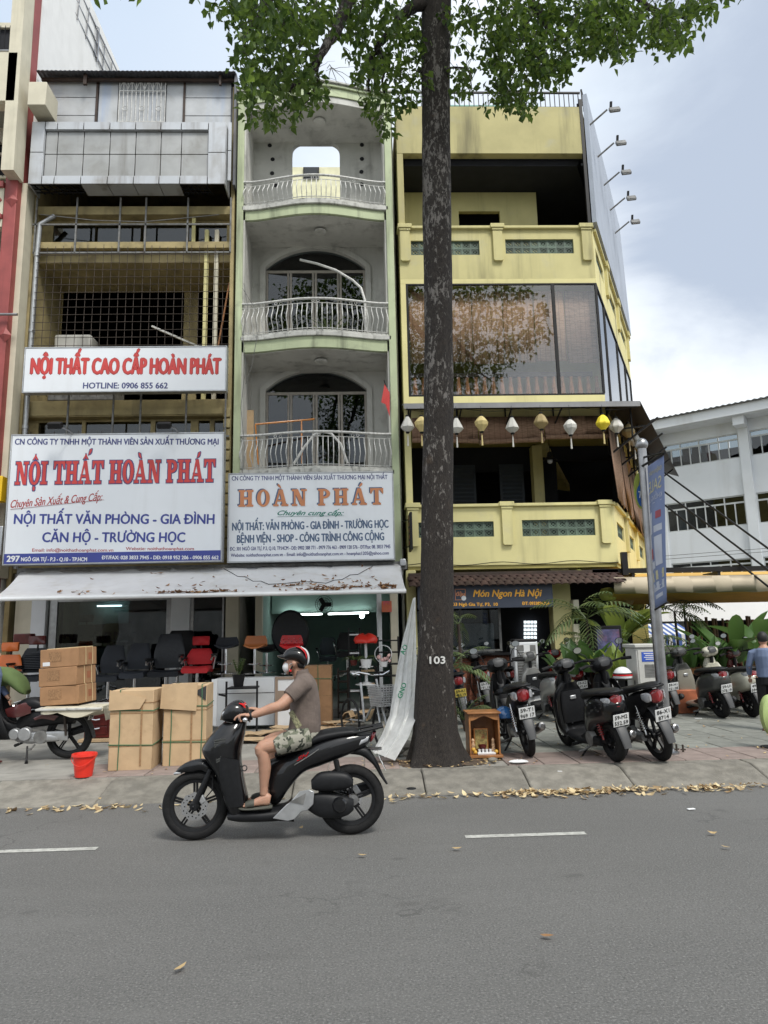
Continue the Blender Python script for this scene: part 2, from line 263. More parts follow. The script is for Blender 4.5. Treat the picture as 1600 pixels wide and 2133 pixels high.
# ------------------------------------------------------------ mesh helpers
WM = {}
def finish(o, parent):
    COL.objects.link(o)
    if parent is not None:
        o.parent = parent
        o.matrix_parent_inverse = WM.get(parent.name, Matrix.Identity(4)).inverted()
    return o
def thing(name, label, cat, loc=(0, 0, 0), group=None):
    o = bpy.data.objects.new(name, None); o.empty_display_size = .2; COL.objects.link(o); o.location = loc
    o['label'] = label; o['category'] = cat
    if group: o['group'] = group
    WM[o.name] = Matrix.Translation(V(loc)); return o
def tag(o, label, cat, group=None):
    o['label'] = label; o['category'] = cat
    if group: o['group'] = group
    return o
def stuff(o): o['kind'] = 'stuff'; return o
def struct(o): o['kind'] = 'structure'; return o
def frame(d):
    d = V(d).normalized(); a = V((0, 0, 1)) if abs(d.z) < .9 else V((1, 0, 0)); x = a.cross(d).normalized(); return x, d.cross(x)
class MB:
    def __init__(s): s.v = []; s.f = []
    def add(s, vs, fs):
        n = len(s.v); s.v += [tuple(v) for v in vs]; s.f += [tuple(i+n for i in f) for f in fs]; return s
    def box(s, x0, x1, y0, y1, z0, z1):
        if x0 > x1: x0, x1 = x1, x0
        if y0 > y1: y0, y1 = y1, y0
        if z0 > z1: z0, z1 = z1, z0
        return s.add([(x0, y0, z0), (x1, y0, z0), (x1, y1, z0), (x0, y1, z0), (x0, y0, z1), (x1, y0, z1), (x1, y1, z1), (x0, y1, z1)],
                     [(0, 3, 2, 1), (4, 5, 6, 7), (0, 1, 5, 4), (1, 2, 6, 5), (2, 3, 7, 6), (3, 0, 4, 7)])
    def obox(s, c, size, rz=0, rx=0, ry=0):
        m = Matrix.Translation(V(c)) @ Matrix.Rotation(rz, 4, 'Z') @ Matrix.Rotation(ry, 4, 'Y') @ Matrix.Rotation(rx, 4, 'X')
        hx, hy, hz = (k/2 for k in size); n = len(s.v); s.box(-hx, hx, -hy, hy, -hz, hz)
        for i in range(n, len(s.v)): s.v[i] = tuple(m @ V(s.v[i]))
        return s
    def bar(s, p0, p1, w, h=None):      # rectangular bar between two points
        p0, p1 = V(p0), V(p1); h = h or w; x, y = frame(p1-p0); x = x*w/2; y = y*h/2
        return s.add([p0-x-y, p0+x-y, p0+x+y, p0-x+y, p1-x-y, p1+x-y, p1+x+y, p1-x+y], [(0, 3, 2, 1), (4, 5, 6, 7), (0, 1, 5, 4), (1, 2, 6, 5), (2, 3, 7, 6), (3, 0, 4, 7)])
    def tube(s, pts, r, n=8, cap=True):
        pts = [V(p) for p in pts]; rs = r if isinstance(r, (list, tuple)) else [r]*len(pts); rings = []; x = None
        for i, p in enumerate(pts):
            d = (pts[min(i+1, len(pts)-1)]-pts[max(i-1, 0)]).normalized()
            if x is None: x, y = frame(d)
            else:
                x = (x-d*x.dot(d)).normalized(); y = d.cross(x)
            rings.append([p+x*(rs[i]*math.cos(2*PI*k/n))+y*(rs[i]*math.sin(2*PI*k/n)) for k in range(n)])
        return s.rings(rings, cap)
    def rings(s, rings, cap=True, closed=False):
        n = len(rings[0]); b = len(s.v); vs = [v for r in rings for v in r]; fs = []
        m = len(rings)
        for i in range(m if closed else m-1):
            j = (i+1) % m
            for k in range(n):
                l = (k+1) % n; fs.append((i*n+k, i*n+l, j*n+l, j*n+k))
        if cap and not closed: fs.append(tuple(range(n))[::-1]); fs.append(tuple((m-1)*n+k for k in range(n)))
        return s.add(vs, fs)
    def cyl(s, p0, p1, r0, r1=None, n=16): return s.tube([p0, p1], [r0, r0 if r1 is None else r1], n)
    def lathe(s, prof, c=(0, 0, 0), axis=(0, 0, 1), n=20, cap=True):   # prof: (r, h)
        x, y = frame(axis); a = V(axis).normalized(); c = V(c)
        return s.rings([[c+a*h+x*(r*math.cos(2*PI*k/n))+y*(r*math.sin(2*PI*k/n)) for k in range(n)] for r, h in prof], cap)
    def torus(s, c, axis, R0, r, n=40, m=10, sx=1.):       # tyre like ring, sx stretches along the axis
        x, y = frame(axis); a = V(axis).normalized(); c = V(c); rr = []
        for i in range(n):
            t = 2*PI*i/n; d = x*math.cos(t)+y*math.sin(t)
            rr.append([c+d*(R0+r*math.cos(2*PI*k/m))+a*(r*sx*math.sin(2*PI*k/m)) for k in range(m)])
        return s.rings(rr, False, True)
    def sphere(s, c, r, n=12, m=8, sc3=(1, 1, 1)):
        c = V(c); rr = []
        for i in range(m+1):
            t = PI*(i/m*.98+.01); rr.append([c+V((r*sc3[0]*math.sin(t)*math.cos(2*PI*k/n), r*sc3[1]*math.sin(t)*math.sin(2*PI*k/n), -r*sc3[2]*math.cos(t))) for k in range(n)])
        return s.rings(rr)
    def quad(s, a, b, c, d): return s.add([a, b, c, d], [(0, 1, 2, 3)])
    def plate(s, polys, fn, d):       # outer polygon + holes in 2-D, fn maps (u,v,depth)->xyz, thickness d
        tris = geometry.tessellate_polygon([[V((p[0], p[1], 0)) for p in q] for q in polys]); fl = [p for q in polys for p in q]; n = len(fl)
        vs = [fn(p[0], p[1], 0) for p in fl]+[fn(p[0], p[1], d) for p in fl]
        def ar(t): a, b, c = (fl[i] for i in t); return (b[0]-a[0])*(c[1]-a[1])-(c[0]-a[0])*(b[1]-a[1])
        fs = []
        for t in tris:
            t = tuple(t)
            if ar(t) < 0: t = t[::-1]
            fs.append(t); fs.append(tuple(i+n for i in t[::-1]))
        k = 0
        for q in polys:
            m = len(q)
            for i in range(m): j = (i+1) % m; fs.append((k+i, k+i+n, k+j+n, k+j))
            k += m
        return s.add(vs, fs)
    def obj(s, name, m, parent=None, bevel=0, smooth=35, seg=2, sub=0, noshadow=False):
        me = bpy.data.meshes.new(name); me.from_pydata(s.v, [], s.f); me.validate()
        bm = bmesh.new(); bm.from_mesh(me); bmesh.ops.recalc_face_normals(bm, faces=bm.faces) if smooth is not None else None; bm.to_mesh(me); bm.free()
        if m is not None: me.materials.append(m)
        if smooth:
            me.polygons.foreach_set('use_smooth', [True]*len(me.polygons)); me.set_sharp_from_angle(angle=R(smooth))
        o = bpy.data.objects.new(name, me); finish(o, parent)
        if bevel:
            b = o.modifiers.new('bevel', 'BEVEL'); b.width = bevel; b.segments = seg; b.limit_method = 'ANGLE'; b.angle_limit = R(40); b.harden_normals = False
        if sub:
            b = o.modifiers.new('sub', 'SUBSURF'); b.levels = sub; b.render_levels = sub
        return o
XZ = lambda Y: (lambda u, v, d: (u, Y+d, v))     # facade plane facing the street
def rc(x0, y0, x1, y1, Y):      # pixel rectangle -> X0,X1,Z0,Z1 on plane Y
    l = at(x0, (y0+y1)/2, Y); r = at(x1, (y0+y1)/2, Y); t = at((x0+x1)/2, y0, Y); b = at((x0+x1)/2, y1, Y)
    return l.x, r.x, b.z, t.z
def rect(x0, x1, z0, z1): return [(x0, z0), (x1, z0), (x1, z1), (x0, z1)]
def segarch(x0, x1, z0, zs, zt, n=20):      # opening with a segmental head
    c = (x0+x1)/2; a = (x1-x0)/2; h = zt-zs; r = (a*a+h*h)/(2*h); t0 = math.asin(min(1, a/r))
    return [(x0, z0), (x1, z0)]+[(c+r*math.sin(t0-2*t0*i/n), zt-r+r*math.cos(t0-2*t0*i/n)) for i in range(n+1)]
def arch(x0, x1, z0, zs, zt, n=14, flat=1.):      # opening with arched head
    c = (x0+x1)/2; a = (x1-x0)/2; return [(x0, z0), (x1, z0)]+[(c+a*math.cos(PI*i/n), zs+(zt-zs)*(max(0, math.sin(PI*i/n))**flat)) for i in range(n+1)]
def dup(root, loc=None, rot=None, label=None, scale=None):
    def cp(o, p):
        c = o.copy(); COL.objects.link(c)
        if p is not None: c.parent = p
        for ch in KIDS(o): cp(ch, c)
        return c
    r = cp(root, None)
    if loc is not None: r.location = loc
    if rot is not None: r.rotation_euler = rot
    if label: r['label'] = label
    if scale: r.scale = (scale,)*3
    return r
def KIDS(o): return [c for c in COL.objects if c.parent == o]
_fc = {}
def _tm(s, shear, align='LEFT'):
    c = bpy.data.curves.new('t', 'FONT'); c.body = s; c.align_x = align; c.size = 1; c.shear = shear; c.resolution_u = 3
    o = bpy.data.objects.new('t', c); TC.objects.link(o)
    me = bpy.data.meshes.new_from_object(o); bpy.data.objects.remove(o); bpy.data.curves.remove(c); return me
TC = bpy.data.collections.new('tmp')
FIX = {'Ơ': 'O', 'Ờ': 'Ò', 'Đ': 'D'}
def text(s, cx, cz, Y, h, m, parent, w=None, bold=0., shear=0., name='lettering', d=.004, rot=0., fn=None, mirror=False, align='CENTER'):
    """flat lettering, cap height h, centred at cx (or starting at cx), baseline cz, fitted to width w"""
    bold = min(bold*1.25, .06); s2 = ''.join(FIX.get(ch, ch) for ch in s); me = _tm(s2, shear)
    add = []
    for i, ch in enumerate(s):
        if ch in FIX:
            m1, m2 = _tm(s2[:i+1], 0), _tm(FIX[ch], 0); r_ = max(v.co.x for v in m1.vertices); wd = max(v.co.x for v in m2.vertices)-min(v.co.x for v in m2.vertices); l_ = r_-wd
            add.append([(l_-.09, .31), (l_+.28, .31), (l_+.28, .39), (l_-.09, .39)] if ch == 'Đ' else [(r_-.14, .56), (r_-.06, .53), (r_+.03, .60), (r_+.06, .74), (r_-.02, .75), (r_-.04, .65)])
            bpy.data.meshes.remove(m1); bpy.data.meshes.remove(m2)
    if add:
        V_ = [tuple(v.co) for v in me.vertices]; F_ = [tuple(p.vertices) for p in me.polygons]
        for q in add: n_ = len(V_); V_ += [(x+shear*z, z, .0) for x, z in q]; F_.append(tuple(range(n_, n_+len(q))))
        me = bpy.data.meshes.new('t'); me.from_pydata(V_, [], F_)
    xs = [v.co.x for v in me.vertices]
    if not xs: return None
    W0 = max(xs)-min(xs); k = h/.69; kx = w/W0 if w else k; ca, sa = math.cos(rot), math.sin(rot)
    off = (min(xs)+max(xs))/2 if align == 'CENTER' else min(xs)
    for v in me.vertices:
        x, z = (v.co.x-off)*kx*(-1 if mirror else 1), v.co.y*k; u, q = x*ca-z*sa, x*sa+z*ca
        v.co = V(fn(cx+u, cz+q)) if fn else V((cx+u, Y, cz+q))
    b = MB(); b.v = [tuple(v.co) for v in me.vertices]; b.f = [tuple(p.vertices) for p in me.polygons]; bpy.data.meshes.remove(me)
    if bold:
        n0 = len(b.v); v0 = list(b.v); f0 = list(b.f); q = bold*k*.8
        for i, (dx, dz) in enumerate(((-1, 0), (1, 0), (0, -.7), (0, .7))):
            n_ = len(b.v); e = .00025*(i+1)
            b.v += [(x+dx*q*ca if not fn else x+dx*q*.6, y+(0 if fn else e), z+dz*q+dx*q*sa) for x, y, z in v0]; b.f += [tuple(j+n_ for j in f) for f in f0]
    me2 = bpy.data.meshes.new(name); me2.from_pydata(b.v, [], b.f); me2.materials.append(m); o = bpy.data.objects.new(name, me2); return finish(o, parent)
# ============================================================ ground, road, kerb, pavement
def sheet(name, x0, x1, y0, y1, z, m, nx=1, ny=1):
    b = MB(); b.box(x0, x1, y0, y1, z-.05, z); return struct(b.obj(name, m, None, smooth=None))
b = MB(); b.quad((-900, -900, -.06), (900, -900, -.06), (900, 900, -.06), (-900, 900, -.06)); struct(b.obj('ground', M.concrete, smooth=None))
b = MB(); b.quad((-150, -9, 0), (150, -9, 0), (150, 8.2, 0), (-150, 8.2, 0)); road = struct(b.obj('road', M.asphalt, smooth=None))
mk = MB()
for x0, x1 in ((.83, 1.84), (-3.25, -2.19), (-6.9, -5.9), (4.7, 5.7)): mk.quad((x0, 6.215, .004), (x1, 6.215, .004), (x1, 6.30, .004), (x0, 6.30, .004))
o = mk.obj('lane_marking', M.line, smooth=None); struct(o)
# pavement body
b = MB(); b.box(-60, 60, 8.6, 34, -.05, .138); pav = struct(b.obj('pavement', M.concrete, smooth=None))
b = MB(); b.box(-60, 60, -14, -9.2, -.05, .138); struct(b.obj('pavement_opposite', M.concrete, smooth=None))
kerb = bpy.data.objects.new('kerb', None); COL.objects.link(kerb); struct(kerb); kerb.location = (0, 8.2, 0); WM['kerb'] = Matrix.Translation(V((0, 8.2, 0)))
def kerbpiece(x, L, prof):
    b = MB(); b.rings([[(x0, y, z) for y, z in prof] for x0 in (x+.005, x+L-.005)]); return b.obj('kerb_stone', M.kerb, kerb, bevel=.02, seg=2)
P1 = [(7.85, -.04), (7.86, .012), (8.22, .118), (8.34, .148), (8.6, .150), (8.6, -.04)]
P2 = [(7.82, -.04), (7.83, .008), (8.1, .045), (8.5, .115), (8.6, .140), (8.6, -.04)]
x = -9.; rk = random.Random(3)
while x < 12:
    L = rk.uniform(1.0, 1.5)
    kerbpiece(x, L, P2 if x < -3.2 else P1); x += L
b = MB()
for x0, x1 in ((-60, -9.02), (x+.02, 60)): b.rings([[(q, y, z) for y, z in P1] for q in (x0, x1)])
stuff(b.obj('kerb_run', M.kerb, kerb))
# slabs
mes = {}
def slabs():
    r = random.Random(11); st = MB(); cnt = 0; cells = []
    S = .42
    for j in range(15):
        for i in range(-8, 27):
            x, y = i*S, 8.61+j*S
            if x < -.4 and (j > 1): continue
            if x+S > 11: continue
            if .45 < x+S and x < 1.4 and y < 9.35: continue      # tree pit
            cells.append((y*1.0+abs(x-2)*.25, x, y, j))
    cells.sort()
    proto = {}
    for k in (0, 1):
        bb = MB(); bb.box(.006, S-.006, .006, S-.006, 0, .03); o = bb.obj('paving_slab', M.slabpink if k else M.slab, pav, bevel=.006, seg=1, smooth=None); proto[k] = o
    first = {0: 1, 1: 1}
    for n, (d, x, y, j) in enumerate(cells):
        k = 1 if j < 2 else 0; zt = .122+r.uniform(-.0025, .003)
        if n < 298:
            if first[k]: o = proto[k]; first[k] = 0
            else: o = proto[k].copy(); COL.objects.link(o)
            o.location = (x, y, zt); o.rotation_euler = (r.uniform(-.004, .004), r.uniform(-.004, .004), r.uniform(-.006, .006))
        else: st.box(x+.006, x+S-.006, y+.006, y+S-.006, .121, zt+.03)
    stuff(st.obj('paving_slabs_far', M.slab, pav, smooth=None))
slabs()
# soil pit at the foot of the tree
b = MB(); rr = []
for k in range(28):
    a = 2*PI*k/28; q = .72+.08*math.sin(a*5)+.05*math.sin(a*9+1)
    rr.append((.93+q*1.0*math.cos(a), 8.98+q*.42*math.sin(a), .142+.012*math.sin(a*3)))
b.add(rr+[(.93, 8.98, .19)], [(i, (i+1) % 28, 28) for i in range(28)]); struct(b.obj('soil', M.dirt, smooth=60))
# ============================================================ shophouse 297 (cladding and grilles)
GY = 15.0
T1 = thing('shophouse', 'narrow aged yellow shophouse with grey metal cladding box and barred upper floors', 'building', (-5.1, 15, .14))
b = MB()
b.box(-7.36, -7.26, 15.0, 27, .14, 14.6); b.box(-2.86, -2.78, 15.0, 27, .14, 14.6); b.box(-7.26, -2.86, 26.9, 27, .14, 14.6)
b.obj('side_wall', M.yellowold, T1)
# floors and recessed walls
for (ztop, zbot, d) in ((13.9, 13.6, 0), (11.52, 11.32, 0), (10.45, 10.2, .15), (6.75, 6.5, 0), (3.35, 3.12, 0)):
    bb = MB(); bb.box(-7.26, -2.86, 15.05+d, 26.9, zbot, ztop); bb.obj('floor_slab', M.yellowold, T1)
for q in ((15.02, 15.14, 10.46, 10.62), (15.02, 15.14, 6.52, 6.86)): b = MB(); b.box(-7.26, -2.86, *q); b.obj('edge_beam', M.yellowold, T1, bevel=.01)
def wallp(name, m, T, polys, Y, d=.12, **k): bb = MB(); bb.plate(polys, XZ(Y), d); return bb.obj(name, m, T, **k)
# third floor: recessed wall with the big dark opening
X0, X1, Z0, Z1 = rc(130, 593, 383, 722, 16.6)
wallp('recessed_wall', M.yellowold, T1, [rect(-7.26, -2.86, 6.76, 10.19), rect(X0, X1, 7.4, Z1), rect(X1+.35, -3.0, 7.4, Z1+.2)], 16.6)
wallp('window_wall', M.yellowold, T1, [rect(-7.26, -2.86, 10.63, 11.31), rect(-7.0, -3.0, 10.66, 11.24)], 15.3, .1)
dk = MB(); dk.box(-7.2, -2.9, 17.6, 17.65, 6.8, 10.1); dk.box(-7.2, -2.9, 16.2, 16.25, 10.5, 11.3); dk.obj('inner_wall', M.dark, T1)
dk = MB(); dk.box(-7.24, -2.88, 16.4, 16.45, 3.4, 6.48); dk.obj('inner_wall', M.yellowold, T1)
# panes of the dim upper windows
for q, (a, c) in enumerate(((-7.0, -6.05), (-5.98, -5.0), (-4.93, -3.95), (-3.88, -3.0))):
    pb = MB(); pb.box(a, c, 15.33, 15.34, 10.66, 11.24); pb.obj('pane', M.glass, T1)
# the windows between the two signs
wallp('window_wall', M.yellowold, T1, [rect(-7.26, -2.86, 5.75, 6.5), rect(-7.05, -6.1, 6.06, 6.46), rect(-6.02, -4.6, 6.06, 6.46), rect(-4.5, -3.72, 6.06, 6.46), rect(-3.55, -3.3, 6.06, 6.46), rect(-3.2, -2.95, 6.06, 6.46)], 15.3, .1)
for a, c in ((-7.05, -6.1), (-6.02, -4.6), (-4.5, -3.72), (-3.55, -3.3), (-3.2, -2.95)):
    pb = MB(); pb.box(a, c, 15.34, 15.35, 6.06, 6.46); pb.obj('pane', M.glass, T1)
# posts on the right
for px in (429, 450):
    X = at(px, 600, 15.2).x; bb = MB(); bb.box(X-.045, X+.045, 15.15, 15.24, 6.9, 11.0); bb.obj('post', M.cream if px == 450 else M.yellow, T1, bevel=.006)
X = at(407, 460, 15.3).x; bb = MB(); bb.box(X-.04, X+.04, 15.15, 15.2, 10.6, 11.3); bb.obj('post', M.yellow, T1)
# drain pipe
X = at(72, 620, 14.95).x; bb = MB(); bb.tube([(X, 14.93, 3.2), (X, 14.93, 10.3), (X+.02, 14.93, 11.0), (X+.3, 15.0, 11.25)], .055, 12)
for z in (6.2, 8.4, 10.2): bb.lathe([(.068, 0), (.068, .08)], (X, 14.93, z), n=12)
bb.obj('drain_pipe', M.silver, T1)
# grille frame
gf = MB()
for py in (468, 527): a, c = at(68, py, 14.9), at(480, py, 14.9); g1 = MB(); g1.bar((a.x, 14.9, a.z), (c.x, 14.9, a.z), .035); g1.obj('grille_rail', M.grey, T1)
for px in (72, 157, 248, 302, 390, 480):
    a = at(px, 500, 14.9); g1 = MB(); g1.bar((a.x, 14.9, at(px, 412, 14.9).z), (a.x, 14.9, at(px, 527, 14.9).z), .035); g1.obj('grille_post', M.grey, T1)
for px in (142, 236, 293, 388, 470):
    a = at(px, 850, 14.9); g1 = MB(); g1.bar((a.x, 14.9, 5.9), (a.x, 14.9, 6.95), .035); g1.obj('grille_post', M.grey, T1)
gf.bar((-7.25, 14.9, 6.0), (-2.8, 14.9, 5.98), .04)
gf.obj('grille_rail', M.grey, T1)
ZT, ZB = at(300, 515, 14.88).z, 6.9
for k in range(24):
    x = -7.08+k*.178; jj = rnd.uniform(-.01, .01)
    bb = MB(); bb.tube([(x, 14.88, ZB), (x+jj, 14.875, (ZB+ZT)/2), (x, 14.88, ZT+rnd.uniform(0, .08))], .0065, 5); bb.obj('grille_bar', M.rebar, T1, smooth=60)
for k in range(19):
    z = ZB+.1+k*.178
    if z > ZT-.04: break
    bb = MB(); bb.tube([(-7.12, 14.866, z), (-5, 14.86, z+rnd.uniform(-.012, .012)), (-2.82, 14.866, z)], .0065, 5); bb.obj('grille_bar', M.rebar, T1, smooth=60)
for k in range(9):
    bb = MB(); x = -7.0+k*.5; bb.tube([(x, 14.88, 5.4), (x, 14.88, 6.12)], .008, 5); bb.obj('grille_bar', M.rebar, T1, smooth=60)
bb = MB(); bb.tube([(-7.1, 14.86, 11.2), (-5.9, 14.84, 11.04), (-4.8, 14.84, 11.0), (-3.9, 14.86, 11.1), (-3.1, 14.88, 11.2)], .01, 5); bb.obj('sagging_wire', M.grey, T1)
# wall of pipes / junk at the right edge
for k in range(14):
    bb = MB(); z = 3.3+k*.24; bb.box(-2.93, -2.79, 14.92, 14.99, z, z+.2); bb.obj('brick', M.yellowold, T1, bevel=.01)
# cladding box, every sheet its own part
YB = 14.45
xs = [at(p, 317, YB).x for p in (62, 116, 171, 226, 280, 333, 376, 433, 470)]
zs = [at(265, p, YB).z for p in (383, 365, 317, 270, 253)]
g = .008
def panel(x0, x1, z0, z1, y, d=.03, m=None, nm='cladding_panel'):
    bb = MB(); bb.box(x0+g, x1-g, y, y+d, z0+g, z1-g); return bb.obj(nm, m or M.alu, T1, bevel=.004, seg=1)
for i in range(8):
    lo_, hi_ = xs[i], xs[i+1]
    if i == 0:
        panel(lo_, lo_+.30, zs[0], zs[2], YB); panel(lo_, lo_+.30, zs[2], zs[4], YB); lo_ += .30
    if i == 7: panel(lo_, hi_, zs[0], zs[2], YB); panel(lo_, hi_, zs[2], zs[4], YB); continue
    panel(lo_, hi_, zs[0], zs[1], YB); panel(lo_, hi_, zs[3], zs[4], YB)
    panel(lo_, hi_, zs[1], zs[2], YB+.07, m=M.alud); panel(lo_, hi_, zs[2], zs[3], YB+.07, m=M.alud)
bb = MB(); bb.box(xs[0]+.3, xs[7], YB+.031, YB+.07, zs[1]-.02, zs[1]); bb.box(xs[0]+.3, xs[7], YB+.031, YB+.07, zs[3], zs[3]+.02)
bb.box(xs[0]+.28, xs[0]+.3, YB+.031, YB+.07, zs[1], zs[3]); bb.box(xs[7], xs[7]+.02, YB+.031, YB+.07, zs[1], zs[3]); bb.obj('recess_return', M.alu, T1)
for i in range(8):      # soffit sheets
    if i == 7: break
    bb = MB(); bb.box(xs[i]+g, xs[i+1]-g, YB+.03, 14.9, zs[0]+.01, zs[0]+.03)
    if i in (0, 1, 6): continue
    bb.obj('soffit_panel', M.alu, T1)
bb = MB()      # open frame behind the missing soffit sheets
for x in [xs[0]+.1+k*.16 for k in range(8)]+[xs[6]+k*.11 for k in range(6)]: bb.bar((x, YB+.05, zs[0]+.02), (x+.1, 14.9, zs[0]+.04), .018)
for y in (14.55, 14.7, 14.83): bb.bar((xs[0], y, zs[0]+.04), (xs[2], y, zs[0]+.04), .02); bb.bar((xs[6], y, zs[0]+.04), (xs[7], y, zs[0]+.04), .02)
bb.obj('soffit_frame', M.black, T1)
for x0_, x1_ in ((xs[0], xs[0]+.03), (xs[8]-.03, xs[8])):
    for z0_, z1_ in ((zs[0], zs[2]), (zs[2], zs[4])): bb = MB(); bb.box(x0_, x1_, YB+.035, 15.0, z0_+g, z1_-g); bb.obj('cladding_panel', M.alu, T1, bevel=.004, seg=1)
bb = MB(); bb.box(xs[0]+.03, xs[8]-.03, YB+.04, 14.95, zs[4]-.03, zs[4]-.005); bb.obj('top_sheet', M.tin, T1)
for z0_, z1_ in ((11.86, 12.62), (12.62, 13.35)): bb = MB(); bb.box(xs[8]+.02, -2.8, 14.6, 14.65, z0_+g, z1_-g); bb.obj('cladding_panel', M.alu, T1, bevel=.004, seg=1)
# upper wall of sheets still in their film
zt, zb = at(290, 166, 15).z, 13.35
def cols(pa, pb, n):
    xa, xb = at(pa, 210, 15).x, at(pb, 210, 15).x
    for k in range(n): panel(xa, xb, zb+(zt-zb)*k/n, zb+(zt-zb)*(k+1)/n, 15.0, m=M.alu2)
cols(97, 202, 3); cols(205, 246, 1); cols(246, 345, 1); cols(346, 383, 1); cols(385, 482, 3)
bb = MB(); bb.box(-7.26, -2.86, 15.04, 15.1, 12.9, 14.7); bb.obj('parapet_wall', M.tin, T1)
gb = MB(); xa, xb = at(248, 210, 14.95).x, at(344, 210, 14.95).x; n = 11      # arched gate leaf hung on the sheets
for k in range(n+1):
    x = xa+(xb-xa)*k/n; gb.tube([(x, 14.95, zb+.1), (x, 14.95, zt-.12)], .012, 5)
for z in (zb+.1, zb+.28, zt-.35, zt-.1): gb.bar((xa, 14.95, z), (xb, 14.95, z), .02)
for k in range(0, n-1, 2):
    x = xa+(xb-xa)*(k+.5)/n; wd = (xb-xa)/n; gb.tube([(x-wd*.5+wd*t*2, 14.945, zt-.33+.22*math.sin(PI*t)) for t in (0, .15, .3, .5, .7, .85, 1)], .01, 5)
for k in (1.5, 5.5, 9.5): gb.torus((xa+(xb-xa)*k/n, 14.94, zb+.62), (0, 1, 0), .06, .008, 14, 5)
gb.obj('iron_gate_leaf', M.rail, T1)
bb = MB(); n = 90      # corrugated roof edge
for k in range(n):
    x = -7.35+4.6*k/n; x2 = x+4.6/n; z = 14.76+.015*(k % 2); z2 = 14.76+.015*((k+1) % 2)
    bb.quad((x, 14.7, z), (x2, 14.7, z2), (x2, 27, z2+.8), (x, 27, z+.8)); bb.quad((x, 14.7, z-.012), (x, 14.7, z), (x2, 14.7, z2), (x2, 14.7, z2-.012))
bb.obj('roof', M.tin, T1, smooth=None)
bb = MB(); bb.box(-7.3, -2.8, 14.88, 14.94, 14.66, 14.73); bb.box(-6.3, -6.22, 14.8, 14.86, 14.5, 14.76); bb.box(-3.15, -3.1, 14.8, 14.86, 14.5, 14.76)
for px in (202, 384): X = at(px, 210, 14.99).x; bb.box(X-.025, X+.025, 14.97, 15.0, zb, zt+.1)
bb.obj('roof_beam', M.darkwood, T1)
bb = MB(); bb.box(-2.79, -2.74, 14.8, 16.3, 11.9, 14.8); bb.obj('edge_flashing', M.tin, T1)
# stored furniture behind the bars
t = thing('stacked_plastic_trolley', 'pale grey plastic storage drawers stacked behind the bars above the upper sign', 'drawers', (-6.2, 15.9, 7.2))
for k in range(3):
    bb = MB(); z = 7.0+k*.62; xx = at(165, 680, 16.2).x; bb.box(xx-.45, xx+.45-.02*k, 15.9, 16.4, z, z+.56); bb.obj('drawer', M.greywall, t, bevel=.06)
bb = MB(); bb.box(-6.9, -5.4, 15.3, 15.9, 6.95, 7.32); o = bb.obj('metal_cabinet', M.grey, bevel=.03); tag(o, 'low grey metal cabinet lying behind the bars just above the upper sign', 'cabinet')
bb = MB(); bb.bar(at(317, 680, 15.4), at(420, 725, 15.3), .07, .04); o = bb.obj('plank', M.greywall); tag(o, 'pale plank leaning at a slant inside the barred floor', 'plank')
bb = MB(); bb.bar(at(478, 590, 15.1), at(455, 720, 15.2), .05, .03); o = bb.obj('plank', M.wood); tag(o, 'brown slanting board at the right edge of the barred floor', 'board')
# ------------------------------------------------------------ signs
def signboard(name, lab, x0, y0, x1, y1, Y, th=.22, rim=M.silver):
    X0, X1, Z0, Z1 = rc(x0, y0, x1, y1, Y); T = thing(name, lab, 'sign', ((X0+X1)/2, Y, Z0))
    bb = MB(); bb.box(X0, X1, Y, Y+th, Z0, Z1); bb.obj('board', M.signwhite, T, bevel=.006)
    f = MB(); e = .025
    for a in ((X0-e, X1+e, Z1, Z1+e), (X0-e, X1+e, Z0-e, Z0), (X0-e, X0, Z0, Z1), (X1, X1+e, Z0, Z1)): f.box(a[0], a[1], Y-.01, Y+th+.01, a[2], a[3])
    f.obj('frame', rim, T, bevel=.004, seg=1); return T, X0, X1, Z0, Z1
class PX:       # pixel based typesetting on the plane of a sign
    def __init__(s, Y, T): s.Y = Y; s.T = T
    def t(s, txt, x0, x1, ybase, hpx, m, bold=.02, shear=0., dy=0., k=0, **kw):
        a, c = at(x0, ybase, s.Y), at(x1, ybase+dy, s.Y); h = (at(x0, ybase-hpx, s.Y).z-a.z)
        return text(txt, (a.x+c.x)/2, (a.z+c.z)/2, s.Y-.003-.002*k, h, m, s.T, w=c.x-a.x, bold=bold, shear=shear, rot=math.atan2(c.z-a.z, c.x-a.x), **kw)
